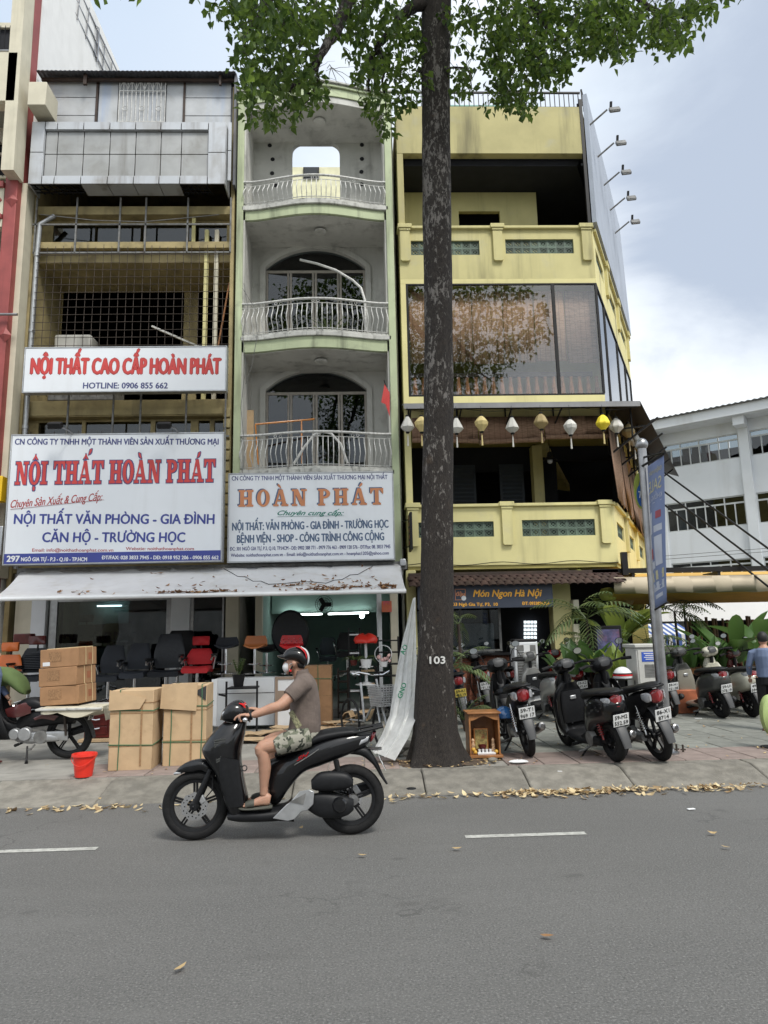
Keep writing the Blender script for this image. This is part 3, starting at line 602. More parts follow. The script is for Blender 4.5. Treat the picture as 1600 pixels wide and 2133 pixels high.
# slab-serif capitals drawn stroke by stroke
def slabword(word, X0, X1, Zb, H, Y, m, mo, T, sp=.16, grow=.03, serif=1., space=.45, acc=.26):
    def strokes(ch):
        st = .25; sf = .12; q = []
        B = lambda a, c, e, f: q.append([(a, e), (c, e), (c, f), (a, f)])
        base = {'À': 'A', 'Á': 'A', 'Ấ': 'A', 'Ộ': 'O'}.get(ch, ch); wd = .86
        if base in 'HN': B(.1, .1+st, 0, 1) if base == 'H' else B(.12, .25, 0, 1)
        if base == 'H':
            B(.6, .85, 0, 1); B(.35, .6, .43, .56)
            for z in (0, 1-sf): B(0, .44, z, z+sf); B(.5, .95, z, z+sf)
            wd = .95
        elif base == 'N':
            B(.72, .85, 0, 1); q.append([(.10, 1), (.40, 1), (.86, 0), (.58, 0)]); B(0, .36, 0, sf); B(0, .2, 1-sf, 1); B(.6, .97, 1-sf, 1); wd = .97
        elif base == 'I': B(.12, .37, 0, 1); B(0, .49, 0, sf); B(0, .49, 1-sf, 1); wd = .49
        elif base == 'T':
            B(.3, .55, 0, 1); B(0, .85, 1-sf, 1); q.append([(0, 1-sf), (0, .66), (.07, .66), (.2, 1-sf)]); q.append([(.85, 1-sf), (.65, 1-sf), (.78, .66), (.85, .66)]); B(.16, .69, 0, sf); wd = .85
        elif base == 'A':
            q.append([(.06, 0), (.19, 0), (.48, 1), (.36, 1)]); q.append([(.62, 0), (.88, 0), (.60, 1), (.36, 1)]); B(.2, .68, .28, .38); B(0, .34, 0, sf); B(.52, .97, 0, sf); wd = .97
        elif base == 'P':
            B(.1, .35, 0, 1); B(0, .46, 0, sf); B(0, .2, 1-sf, 1); n = 12
            o = [(.35+.44*math.sin(PI*i/n), .71+.29*math.cos(PI*i/n)) for i in range(n+1)]; i2 = [(.35+.20*math.sin(PI*i/n), .71+.17*math.cos(PI*i/n)) for i in range(n+1)]
            for i in range(n): q.append([o[i], o[i+1], i2[i+1], i2[i]])
            wd = .8
        elif base == 'O':
            n = 28
            for i in range(n):
                a0, a1 = 2*PI*i/n, 2*PI*(i+1)/n; F = lambda a, rx, rz: (.42+rx*math.cos(a), .5+rz*math.sin(a)); q.append([F(a0, .42, .52), F(a1, .42, .52), F(a1, .17, .40), F(a0, .17, .40)])
            wd = .84
        cx = wd/2
        if ch in 'ẤỘ': q.append([(cx-.2, 1.08), (cx-.06, 1.08), (cx+.01, 1.2), (cx, 1.33)]); q.append([(cx+.2, 1.08), (cx, 1.33), (cx-.01, 1.2), (cx+.06, 1.08)])
        def drop(a, c, e, f, wdt=.08):
            n = 10; pts = []
            dx, dz = e-a, f-c; ln = math.hypot(dx, dz); ux, uz = dx/ln, dz/ln
            for i in range(n): t = 2*PI*i/n; u = .5-.5*math.cos(t); v_ = math.sin(t)*wdt*(.35+.65*u)*1.2; pts.append((a+dx*u-uz*v_, c+dz*u+ux*v_))
            q.append(pts)
        if ch == 'À': drop(cx+.02, 1.06, cx-.2, 1.32)
        if ch == 'Á': drop(cx-.02, 1.06, cx+.2, 1.32)
        if ch == 'Ấ': drop(cx+.2, 1.25, cx+.42, 1.52)
        if ch == 'Ộ': q.append([(cx+.085*math.cos(2*PI*i/10), -.17+.1*math.sin(2*PI*i/10)) for i in range(10)])
        return q, wd
    tot = sum((strokes(c)[1]+sp) if c != ' ' else space for c in word)-sp; k = (X1-X0)/tot; x = X0; A = MB(); Bo = MB(); e = 0
    for ch in word:
        if ch == ' ': x += space*k; continue
        q, wd = strokes(ch)
        for p in q:
            e += 1; P = [(x+u*k, Zb+v*H) for u, v in p]
            A.add([(u, Y-.006-.00012*(e % 9), v) for u, v in P], [tuple(range(len(P)))])
            cx_ = sum(u for u, v in P)/len(P); cz_ = sum(v for u, v in P)/len(P); G = []
            for u, v in P: G.append((u+math.copysign(grow, u-cx_), v+math.copysign(grow, v-cz_)))
            Bo.add([(u, Y-.003-.00012*(e % 9), v) for u, v in G], [tuple(range(len(G)))])
        x += (wd+sp)*k
    if mo: Bo.obj('letter_outline', mo, T, smooth=None)
    A.obj('lettering', m, T, smooth=None)
SY = 14.3
S1, X0, X1, Z0, Z1 = signboard('shop_sign', 'long white sign in red capitals with a hotline number, above the big sign', 51, 724, 470, 814, SY, .15)
p = PX(SY, S1); p.t('NỘI THẤT CAO CẤP HOÀN PHÁT', 64, 459, 779, 33, M.signdred, .055, shear=-.12*0); p.t('NỘI THẤT CAO CẤP HOÀN PHÁT', 65, 458, 778, 31, M.signred, .03, k=1); p.t('HOTLINE: 0906 855 662', 173, 349, 809, 12, M.signnavy, .03)
SY = 13.9
S2, X0, X1, Z0, Z1 = signboard('shop_sign', 'largest white sign with red slab letters and a blue 297 strip at its foot', 17, 905, 462, 1171, SY, .2)
p = PX(SY, S2); p.t('CN CÔNG TY TNHH MỘT THÀNH VIÊN SẢN XUẤT THƯƠNG MẠI', 31, 455, 926, 12, M.signnavy, .03)
a, c = at(31, 1010, SY), at(448, 1008, SY); slabword('NỘI THẤT HOÀN PHÁT', a.x, c.x, a.z, at(31, 962, SY).z-a.z, SY, M.signred, M.signnavy, S2, sp=.05, grow=.016, space=.42)
p.t('Chuyên Sản Xuất & Cung Cấp:', 22, 214, 1058, 16, M.signdred, .012, shear=.45, dy=-16)
bb = MB(); a, c = at(22, 1061, SY), at(216, 1041, SY); bb.bar((a.x, SY-.004, a.z), (c.x, SY-.004, c.z), .012, .002); bb.obj('underline', M.signdred, S2)
p.t('NỘI THẤT VĂN PHÒNG - GIA ĐÌNH', 29, 446, 1091, 20, M.signblue, .03); p.t('CĂN HỘ - TRƯỜNG HỌC', 88, 385, 1129, 20, M.signblue, .03)
p.t('Email: info@noithathoanphat.com.vn', 67, 236, 1149, 6.5, M.signdred, .015); p.t('Webstie: noithathoanphat.com', 262, 404, 1146, 6.5, M.signdred, .015)
zb_ = at(235, 1150, SY).z; bb = MB(); bb.box(X0+.004, X1-.004, SY-.004, SY-.001, Z0+.004, zb_); bb.obj('blue_strip', M.signblue, S2, smooth=None)
p.Y = SY-.003; p.t('297', 14, 40, 1170, 12, M.white, .05); p.t('NGÔ GIA TỰ - P.3 - Q.10 - TP.HCM', 44, 181, 1169, 8, M.white, .03); p.t('ĐT/FAX: 028 3833 7945 - DĐ: 0918 952 206 - 0906 855 662', 212, 455, 1165, 7.5, M.white, .03)
# floodlights over the big sign
for px, lab in ((125, 'left black floodlight on a bent arm over the big 297 sign'), (352, 'right black floodlight on a straight arm over the big 297 sign')):
    q = at(px-10, 886, 13.5); T = thing('floodlight', lab, 'floodlight', (q.x, q.y, q.z), 'floodlights over the big sign'); bb = MB(); bb.obox(q, (.26, .16, .12), rx=.5); bb.obj('lamp_housing', M.black, T, bevel=.02)
    bb = MB(); bb.tube([q+V((.05, .05, 0)), (q.x+.15, 13.75, Z1+.06), (q.x+.17, 13.9, Z1+.03)], .014, 6); bb.obj('arm', M.steel, T)
# ============================================================ shophouse 301 (green, balconies)
T2 = thing('shophouse', 'pale green shophouse with three curved railed balconies and arched windows', 'building', (-.95, 15, .14))
GX0, GX1 = -2.72, .90
BW = 16.15      # recessed wall
BD = .28
def bulge(x, d=BD): t = (x-GX0)/(GX1-GX0); return d*(math.sin(PI*min(1, max(0, (t-.08)/.84)))**1.5)
b = MB()
for x0, x1 in ((GX0, GX0+.15), (GX1-.19, GX1-.03)): b.box(x0, x1, 14.95, BW+.2, 3.2, 14.1)
b.obj('pier', M.green, T2, bevel=.01)
b = MB(); b.box(GX0-.02, GX0, 15.3, 27, .14, 14.3); b.box(GX1-.03, GX1+.02, 15.3, 27, .14, 14.3); b.box(GX0, GX1, 26.9, 27, .14, 11.2); b.obj('side_wall', M.greywall, T2)
b = MB(); b.box(GX0+.15, GX0+.19, 15.0, BW, 5.3, 14.1); b.box(GX1-.23, GX1-.19, 15.0, BW, 5.3, 14.1); b.obj('reveal', M.greywall, T2)
# back walls with arched openings
Xa, Xb, _, zs3 = rc(553, 558, 762, 700, BW); _, _, _, zt3 = rc(553, 519, 762, 700, BW)
X2a, X2b, _, zs2 = rc(553, 812, 765, 960, BW); _, _, _, zt2 = rc(553, 772, 765, 960, BW)
Xc, Xd, zc, ztc = rc(608, 291, 708, 420, BW)
b = MB(); b.plate([rect(GX0+.19, GX1-.23, 8.3, 11.25), segarch(Xa, Xb, 8.35, zs3, zt3)], XZ(BW), .18)
b.plate([rect(GX0+.19, GX1-.23, 5.28, 8.0), segarch(X2a, X2b, 5.32, zs2, zt2)], XZ(BW), .18)
b.plate([rect(GX0+.19, GX1-.23, 11.5, 14.3), arch(Xc, Xd, zc, ztc-.42, ztc, 18, .6)], XZ(BW), .16); b.obj('recessed_wall', M.greywall, T2)
b = MB(); b.box(Xc-.03, Xd+.03, BW-.04, BW+.2, zc-.08, zc-.002); b.obj('sill', M.whiteledge, T2, bevel=.01)
def archtrim(x0, x1, z0, zs_, zt_, wd=.13):
    o = segarch(x0-wd, x1+wd, z0, zs_+.03, zt_+wd)[2:]; i = segarch(x0, x1, z0, zs_, zt_)[2:]; bb = MB(); ol = [(x1+wd, z0)]+o+[(x0-wd, z0)]; il = [(x1, z0)]+i+[(x0, z0)]; n = len(ol); Y = BW-.05
    vs = [(u, Y, v) for u, v in ol]+[(u, Y, v) for u, v in il]+[(u, BW-.001, v) for u, v in ol]+[(u, BW-.001, v) for u, v in il]
    fs = []
    for k in range(n-1): fs += [(k, k+1, n+k+1, n+k), (2*n+k, 2*n+k+1, k+1, k), (n+k, n+k+1, 3*n+k+1, 3*n+k)]
    bb.add(vs, fs); bb.obj('arch_moulding', M.greywall, T2)
FR = mat('taupe frame', (.36, .33, .29), .6, var=.12, vscale=10)
def archwin(x0, x1, z0, zs_, zt_):
    W = MB(); e = .055; Y = BW+.06; W.box(x0, x1, Y, Y+.06, zs_-.10, zs_-.03)
    for k in range(5):
        x = x0+(x1-x0)*k/4; a = -0 if k == 0 else (e if k == 4 else e/2); W.box(x-a, x-a+e, Y-.005, Y+.065, z0, zs_-.10)
        if 0 < k < 4: W.box(x-.09, x-.045, Y+.0, Y+.06, z0, zs_-.10)
    W.box(x0, x1, Y+.001, Y+.06, z0, z0+.12); f = W.obj('window', FR, T2, bevel=.006, seg=1)
    for k in range(4): q = MB(); q.box(x0+(x1-x0)*k/4+.03, x0+(x1-x0)*(k+1)/4-.03, Y+.02, Y+.026, z0+.1, zs_-.10); q.obj('pane', M.glass, f, smooth=None)
    q = MB(); n = 20; c = segarch(x0, x1, zs_-.03, zs_, zt_, n); q.add([(u, Y+.03, v) for u, v in c], [tuple(range(len(c)))]); q.obj('pane', M.glass, f, smooth=None)
archtrim(Xa, Xb, 8.35, zs3, zt3); archwin(Xa, Xb, 8.35, zs3, zt3); archtrim(X2a, X2b, 5.32, zs2, zt2); archwin(X2a, X2b, 5.32, zs2, zt2)
for z0, z1 in ((5.15, 7.9), (8.2, 11.1)): b = MB(); b.box(GX0+.2, GX1-.24, 17.6, 17.65, z0, z1); b.obj('inner_wall', M.dark, T2); b = MB(); b.box(GX0+.05, GX1-.05, BW+.2, 26, z1-.05, z1+.2); b.obj('floor_slab', M.dark, T2)
# floor slabs with curved fronts
def slab(z0, z1, m, name, d=BD, grow=0., back=BW+.1):
    n = 28; xs_ = [GX0+.12+(GX1-GX0-.26)*k/n for k in range(n+1)]
    top = [(x, 15.0-bulge(x, d)-grow) for x in xs_]; ring = lambda z: [(x, y, z) for x, y in top]+[(xs_[-1], back, z), (xs_[0], back, z)]
    q = MB(); q.rings([ring(z0), ring(z1)]); return q.obj(name, m, T2, bevel=.008, seg=1)
LED = []
for zf, ztop in ((11.13, 11.36), (7.92, 8.18), (5.0, 5.1)):
    slab(zf, ztop, M.green, 'balcony_slab'); slab(ztop+.002, ztop+.10, M.whiteledge, 'balcony_ledge', grow=.05); slab(ztop+.102, ztop+.16, M.whiteledge, 'balcony_ledge', grow=.01)
    slab(zf-.02, zf-.002, M.greywall, 'ceiling', grow=-.06)
# parapet crown
n = 28
def crown(z0, z1, m, gr, name, rise=.2):
    q = MB(); rg = []
    for k in range(n+1):
        x = GX0-.05+(GX1-GX0+.05)*k/n; y = 15-bulge(x)-gr; dz = rise*bulge(x)/BD; rg.append([(x, y, z0+dz), (x, y, z1+dz), (x, y+.25+gr, z1+dz), (x, y+.25+gr, z0+dz)])
    q.rings(rg); q.obj(name, m, T2)
crown(14.17, 14.36, M.green, 0, 'parapet', 0); crown(14.362, 14.41, M.green, .05, 'cornice', .03); crown(14.43, 14.47, M.whiteledge, .09, 'cornice', .04)
slab(14.0, 14.165, M.greywall, 'ceiling', grow=-.03, back=BW+.15); b = MB(); b.box(GX0, GX1, 15.2, 16.33, 14.31, 14.4); b.obj('roof', M.concrete, T2)
# railings: each baluster bent like a swan neck
def railing(zb_, zt_):
    RT = MB(); n = 30; pts = [(GX0+.14+(GX1-GX0-.32)*k/n) for k in range(n+1)]
    RT.tube([(x, 14.98-bulge(x), zt_) for x in pts], .028, 8); r = RT.obj('handrail', M.rail, T2, smooth=60)
    q = MB(); q.tube([(x, 14.99-bulge(x), zb_+.03) for x in pts], .010, 5); q.tube([(x, 14.99-bulge(x), zt_-.1) for x in pts], .008, 5)
    for c in (.27, .5, .73):
        x = GX0+(GX1-GX0)*c
        for s_ in (-1, 1): q.torus((x+s_*.055, 14.98-bulge(x), zt_-.06), (0, 1, 0), .03, .006, 12, 5)
    q.obj('rail_bar', M.rail, T2, smooth=60)
    nb = 30
    for k in range(nb):
        x = GX0+.2+(GX1-GX0-.44)*k/(nb-1); y = 14.98-bulge(x); h = zt_-zb_
        x2 = x+.01; tx = 1 if x < (GX0+GX1)/2 else -1; dx = (x-(GX0+GX1)/2)/1.8
        pp = [(x, y, zb_), (x, y-.01, zb_+h*.12), (x+.05*dx, y-.11, zb_+h*.36), (x+.04*dx, y-.10, zb_+h*.48), (x+.01*dx, y-.02, zb_+h*.68), (x, y, zb_+h*.78), (x, y, zt_-.10)]
        q = MB(); q.tube(pp, .0105, 6); q.obj('baluster', M.rail, T2, smooth=60)
for zb_, py in ((11.52, 352), (8.34, 612), (5.26, 893)): railing(zb_, at(650, py, 14.5).z)
# wall vents and ceiling lamps
for px, py in ((562, 303), (568, 332), (574, 386), (567, 361), (754, 302), (754, 331), (753, 358), (753, 384)):
    q = at(px, py, BW); bb = MB(); bb.lathe([(.0, -.01), (.05, -.012), (.055, -.002)], (q.x, BW-.003, q.z), (0, 1, 0), 12); bb.obj('vent_cover', M.blackmatt, T2)
for z in (14.0, 11.1, 7.89):
    bb = MB(); bb.lathe([(.11, 0), (.15, -.02), (.13, -.06), (.05, -.08)], (-.83, 15.35, z-.02), n=20); bb.obj('ceiling_lamp', M.greywall, T2)
bb = MB(); bb.box(-1.45, -1.1, 15.2, 15.4, 11.53, 11.78); o = bb.obj('box', M.offwhite, bevel=.01); tag(o, 'small white box on the top green balcony floor behind the railing', 'box')
# things on the balconies
t = thing('awning_pole', 'long pale bent pole leaning across the arched window of the third floor', 'pole', (.6, 15.2, 8.4)); bb = MB()
bb.tube([at(625, 541, 15.4), at(660, 549, 15.4), at(700, 563, 15.35), at(735, 584, 15.3), at(752, 600, 15.25), at(760, 625, 15.2), at(762, 690, 15.2)], .03, 8); bb.obj('pole', M.rail, t)
for lab, pp in (('thin loose cable hanging down the left pier of the green house', ((508, 590), (516, 640), (506, 700), (512, 760), (502, 850), (510, 940), (505, 985))), ('thin pale cable looping over the second balcony rail', ((505, 600), (530, 640), (536, 700), (525, 760), (512, 800)))):
    bb = MB(); bb.tube([at(x, y, 14.9) for x, y in pp], .006, 4); o = bb.obj('cable', M.grey); tag(o, lab, 'cable')
t = thing('bent_pipe', 'pale hoop of bent pipe standing behind the lowest balcony railing', 'pipe', (-.8, 15.3, 5.3)); bb = MB()
bb.tube([at(612, 966, 15.2), at(635, 930, 15.2), at(655, 905, 15.2), at(672, 899, 15.2), at(690, 903, 15.2), at(710, 925, 15.2), at(724, 965, 15.2)], .028, 8); bb.obj('pipe', M.rail, t)
t = thing('clothes_rack', 'brass coloured horizontal rack pole above the lowest green balcony', 'rack', (-2, 15.3, 5.2)); bb = MB(); bb.tube([at(532, 884, 15.3), at(655, 873, 15.6)], .022, 8); bb.tube([at(532, 884, 15.3), at(538, 968, 15.3)], .018, 8); bb.tube([at(628, 876, 15.5), at(629, 966, 15.5)], .018, 8); bb.obj('rail', M.gold, t)
bb = MB(); X0, X1, Z0, Z1 = rc(503, 854, 528, 968, 15.6); bb.box(X0, X1, 15.6, 15.64, 5.2, Z1); o = bb.obj('plywood_board', M.card, bevel=.004); tag(o, 'tan plywood sheet leaning at the left end of the lowest balcony', 'board')
t = thing('flag', 'red flag with a yellow star hanging at the right pier of the green house', 'flag', (.7, 14.9, 6.6)); bb = MB()
a = at(800, 792, 14.85); bb.tube([a, at(812, 830, 14.95)], .012, 6); bb.obj('staff', M.black, t); bb = MB(); pts = [(801, 800), (812, 818), (812, 868), (803, 842), (794, 838)]
bb.add([at(x, y, 14.85+.03*(i % 2)) for i, (x, y) in enumerate(pts)], [(0, 1, 2, 3, 4)]); bb.obj('cloth', M.signred, t, smooth=None)
t = thing('potted_plant', 'spiky green plant behind the railing of the middle curved balcony', 'plant', (-.6, 15.1, 8.3)); bb = MB()
def blade(bb, base, d, L_, w_, droop=.4, n=6, fold=.25, tip=.12):
    base = V(base); d = V(d).normalized(); side = d.cross(V((0, 0, 1)))
    if side.length < .05: side = V((1, 0, 0))
    side.normalize(); L0 = len(bb.v); vs = []; p = base.copy(); dd = d.copy()
    for i in range(n+1):
        t_ = i/n; wd = w_*(math.sin(PI*min(1, .12+t_*.88))**.7)*(1 if t_ < .98 else .1); up = side.cross(dd).normalized()
        vs += [p-side*wd/2+up*wd*fold, p.copy(), p+side*wd/2+up*wd*fold]; p = p+dd*(L_/n); dd = (dd-V((0, 0, 1))*droop/n*1.6).normalized()
    bb.add(vs, [f for i in range(n) for f in ((i*3, i*3+1, i*3+4, i*3+3), (i*3+1, i*3+2, i*3+5, i*3+4))])
for k in range(26):
    a = rnd.uniform(0, 2*PI); blade(bb, (-.62+.1*math.cos(a), 15.1+.05*math.sin(a), 8.36), (math.cos(a)*.6, math.sin(a)*.5, 1), rnd.uniform(.3, .55), .035, .7)
bb.obj('foliage', M.palmleaf, t, smooth=None)
# far yellow building seen through the top arch
T = thing('far_building', 'pale yellow building with a dark window seen through the top arched opening', 'building', (-1.2, 27.5, .14))
X0, X1, Z0, Z1 = rc(560, 348, 800, 480, 28); wx0, wx1, wz0, wz1 = rc(632, 350, 665, 374, 28); bb = MB(); bb.box(X0-2, X1-1, 28, 34, .14, Z1); bb.obj('wall', mat('pale yellow far wall', (.68, .66, .45), .8), T)
bb = MB(); bb.box(wx0, wx1, 27.93, 27.99, wz0, wz1); w_ = bb.obj('window', M.black, T); bb = MB(); bb.box(wx0+.05, wx1-.05, 27.915, 27.925, wz0+.05, wz1-.05); bb.obj('pane', M.glass, w_)
# ------------------------------------------------------------ sign 301
SY = 14.15
S3, X0, X1, Z0, Z1 = signboard('shop_sign', 'white shop sign with orange serif letters above the awning, right of the big 297 sign', 477, 986, 819, 1167, SY, .2, M.silver)
p = PX(SY, S3); p.t('CN CÔNG TY TNHH MỘT THÀNH VIÊN SẢN XUẤT THƯƠNG MẠI NỘI THẤT', 483, 807, 1001, 9, M.signnavy, .018, dy=-3)
a, c = at(497, 1056, SY), at(799, 1052, SY); H = at(497, 1021, SY).z-a.z
slabword('HOÀN PHÁT', a.x-.025, c.x-.025, a.z+.02, H, SY+.002, M.signslate, None, S3, sp=.22, space=.5); slabword('HOÀN PHÁT', a.x, c.x, a.z, H, SY-.002, M.signorange, None, S3, sp=.22, space=.5)
p.t('Chuyên cung cấp:', 578, 716, 1073, 9.5, M.signgreen, .03, shear=.5); bb = MB(); a, c = at(578, 1076, SY), at(716, 1074, SY); bb.bar((a.x, SY-.004, a.z), (c.x, SY-.004, c.z), .01, .002); bb.obj('underline', M.signgreen, S3)
p.t('NỘI THẤT: VĂN PHÒNG - GIA ĐÌNH - TRƯỜNG HỌC', 484, 809, 1105, 16, M.signslate, .03, dy=-6); p.t('BỆNH VIỆN - SHOP - CÔNG TRÌNH CÔNG CỘNG', 494, 800, 1131, 16, M.signslate, .03, dy=-6)
p.t('ĐC: 301 NGÔ GIA TỰ, P.3, Q.10, TP.HCM - DĐ: 0902 388 771 - 0979 776 463 - 0909 120 576 - ĐT/Fax: 08. 3833 7945', 479, 813, 1147, 7.5, M.signnavy, .02, dy=-5)
p.t('Website: noithathoanphat.com.vn - Email: info@noithathoanphat.com.vn - hoanphat1205@yahoo.com', 481, 810, 1160, 6.8, M.signnavy, .02, dy=-5)
# ============================================================ yellow corner restaurant
T3 = thing('corner_restaurant', 'yellow four storey corner restaurant with vent-block balconies and a glazed bay', 'building', (3.2, 15, .14))
AX0, AX1 = 1.0, 5.5; U = V((.45, .893, 0)); NN = V((.893, -.45, 0)); SL = 7.2
def SPt(s, off, z): q = V((AX1, 15, 0))+U*s+NN*off; return V((q.x, q.y, z))
SF = lambda off: (lambda u, v, d: tuple(SPt(u, off-d, v)))      # facade plane of the side street
def part(name, m, bb, T=T3, **k): return bb.obj(name, m, T, **k)
def ybar(b, z0, z1, y0=15.0, y1=15.2, x0=AX0, x1=AX1): b.box(x0, x1, y0, y1, z0, z1)
def prism_floor(b, z0, z1, g=0., sl=SL):
    P = [(AX0-0, 15.0-g), (AX1+g*.6, 15.0-g), tuple(SPt(sl, g, 0).xy), (AX0, SPt(sl, 0, 0).y)]
    b.rings([[(x, y, z) for x, y in P] for z in (z0, z1)])
# slabs
for z0, z1 in ((3.02, 3.12), (6.38, 6.62), (9.6, 9.66), (12.87, 13.0), (14.02, 14.1)):
    b = MB(); prism_floor(b, z0, z1, -.03); part('floor_slab', M.yellowd if z0 < 12 else M.dark, b)
# party wall + back
b = MB(); b.box(AX0, AX0+.16, 15.22, 21.35, .14, 14.0); part('side_wall', M.yellow, b)
b = MB(); b.box(AX0+.17, 8.55, 21.25, 21.35, .14, 12.6); part('back_wall', M.yellowd, b)
# top storey: beam, post, black ceiling
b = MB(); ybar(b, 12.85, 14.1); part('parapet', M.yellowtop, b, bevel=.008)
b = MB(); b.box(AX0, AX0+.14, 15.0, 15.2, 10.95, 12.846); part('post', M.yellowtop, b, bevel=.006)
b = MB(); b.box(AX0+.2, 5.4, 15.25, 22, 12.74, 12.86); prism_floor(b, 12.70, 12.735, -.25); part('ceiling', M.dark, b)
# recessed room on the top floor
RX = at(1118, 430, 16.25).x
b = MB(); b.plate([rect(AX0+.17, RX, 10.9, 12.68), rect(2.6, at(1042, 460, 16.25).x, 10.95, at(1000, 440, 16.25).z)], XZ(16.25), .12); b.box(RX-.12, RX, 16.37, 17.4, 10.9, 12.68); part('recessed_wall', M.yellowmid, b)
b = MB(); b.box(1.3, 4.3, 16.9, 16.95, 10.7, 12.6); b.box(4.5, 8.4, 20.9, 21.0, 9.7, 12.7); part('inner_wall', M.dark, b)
for k in range(6): b = MB(); b.box(2.62, 3.98, 16.45, 16.48, 11.0+k*.16, 11.05+k*.16); part('louvre', M.black, b)
# billboard along the side, standing proud of the building
b = MB(); b.rings([[SPt(0, o, 11.05), SPt(0, o, 14.42), SPt(SL-.9, o, 14.42), SPt(SL, o, 11.05)] for o in (.02, .12)])
BB = thing('billboard', 'long blank grey billboard along the side of the yellow restaurant top floor', 'billboard', SPt(3, 0, 11)); b.obj('panel', mat('billboard grey', (.36, .40, .47), .6, var=.1, vscale=.9, streak=((.24, .26, .3), .5, 2)), BB)
b = MB()
for s in (0, 1.8, 3.6, 5.4): b.bar(SPt(s, -.05, 10.95), SPt(s, -.05, 14.3), .07)
for z in (11.06, 12.6, 14.2): b.bar(SPt(0, -.1, z), SPt(SL-.8, -.1, z), .06)
b.obj('frame', M.black, BB)
for i, (px, py, bx, by) in enumerate(((1262, 241, 1229, 260), (1272, 313, 1245, 327), (1285, 372, 1258, 386), (1298, 425, 1271, 438), (1303, 473, 1281, 486))):
    s0 = (.7, 2.0, 3.3, 4.7, 6.2)[i]; base = SPt(s0, .12, 14.2-.0*i)
    d = ray(bx, by); k = ((V((AX1, 15, 0))-V((0, 0, CH))).dot(NN)+.12)/d.dot(NN); base = V((0, 0, CH))+d*k
    d2 = ray(px-4, py); nn = V((-U.y, U.x, 0)); tip = base+NN*.42; tip.z = base.z+.26
    Tl = thing('billboard_floodlight', ('topmost', 'second from top', 'middle', 'fourth from top', 'lowest')[i]+' small floodlight on an arm outside the grey billboard', 'floodlight', base, 'floodlights along the billboard')
    b = MB(); b.tube([base, tip], .022, 6); b.obj('arm', M.grey, Tl)
    b = MB(); b.obox(tip+V((.16, -.05, -.04)), (.25, .22, .08), rz=-.2, rx=.9); b.obj('lamp_housing', M.grey, Tl, bevel=.02); b = MB(); b.obox(tip+V((.16, -.078, -.066)), (.2, .17, .02), rz=-.2, rx=.9); b.obj('lens', M.lens, Tl)
    b = MB(); b.obox(tip+V((.1, 0, .12)), (.05, .05, .16), rx=.3); b.obj('bracket', M.black, Tl)
# roof rail
b = MB(); RZ = 14.12
for k in range(39): x = AX0+.05+(AX1-AX0-.1)*k/38; b.bar((x, 15.1, RZ), (x, 15.1, RZ+.42), .018)
for z in (RZ+.03, RZ+.44): b.bar((AX0, 15.1, z), (AX1, 15.1, z), .04)
for k in range(12): q = SPt(k*.2, 0, RZ); b.bar(q, q+V((0, 0, .42)), .018)
b.bar(SPt(0, 0, RZ+.44), SPt(2.4, 0, RZ+.44), .04); part('roof_rail', M.black, b)
b = MB(); b.lathe([(0, 0), (.55, .02), (.62, .1), (.62, 2.3), (.55, 2.4), (0, 2.42)], (2.1, 17.0, 15.0), (1, 0, 0), 24); o = b.obj('water_tank', mat('green tank', (.06, .2, .13), .4, var=.1)); tag(o, 'green cylindrical roof tank behind the black rail of the yellow building', 'water tank')
# balconies: posts, caps, coping, pierced panels filled with vent blocks
def ventblock(name):
    b = MB(); s = .155; t = .05; e = .018
    for a in ((-s/2, s/2, s/2-e, s/2), (-s/2, s/2, -s/2, -s/2+e), (-s/2, -s/2+e, -s/2+e, s/2-e), (s/2-e, s/2, -s/2+e, s/2-e)): b.box(a[0], a[1], 0, t, a[2], a[3])
    rr = []
    n = 12
    for i in range(n):
        a = 2*PI*i/n; rr.append([(math.cos(a)*r, y, math.sin(a)*r) for r, y in ((.058, 0.004), (.058, t-.004), (.042, t-.004), (.042, .004))])
    b.rings(rr, False, True)
    for a in (PI/4, 3*PI/4): b.obox((0, t/2, 0), (.012, t*.7, .19), ry=a)
    me_o = b.obj(name, M.greentile, None, smooth=None); me = me_o.data; bpy.data.objects.remove(me_o); return me
VB = ventblock('vent_block')
def blocks(x0, x1, z0, z1, nx, fn_loc, rz):
    for i in range(nx):
        for j in range(2):
            o = bpy.data.objects.new('vent_block', VB); finish(o, T3); u = x0+(x1-x0)*(i+.5)/nx; z = z0+(z1-z0)*(j+.5)/2
            o.location = fn_loc(u, z); o.rotation_euler = (0, 0, rz); o.scale = ((x1-x0)/nx/.155, 1, (z1-z0)/2/.155)
RZS = math.atan2(U.y, U.x)
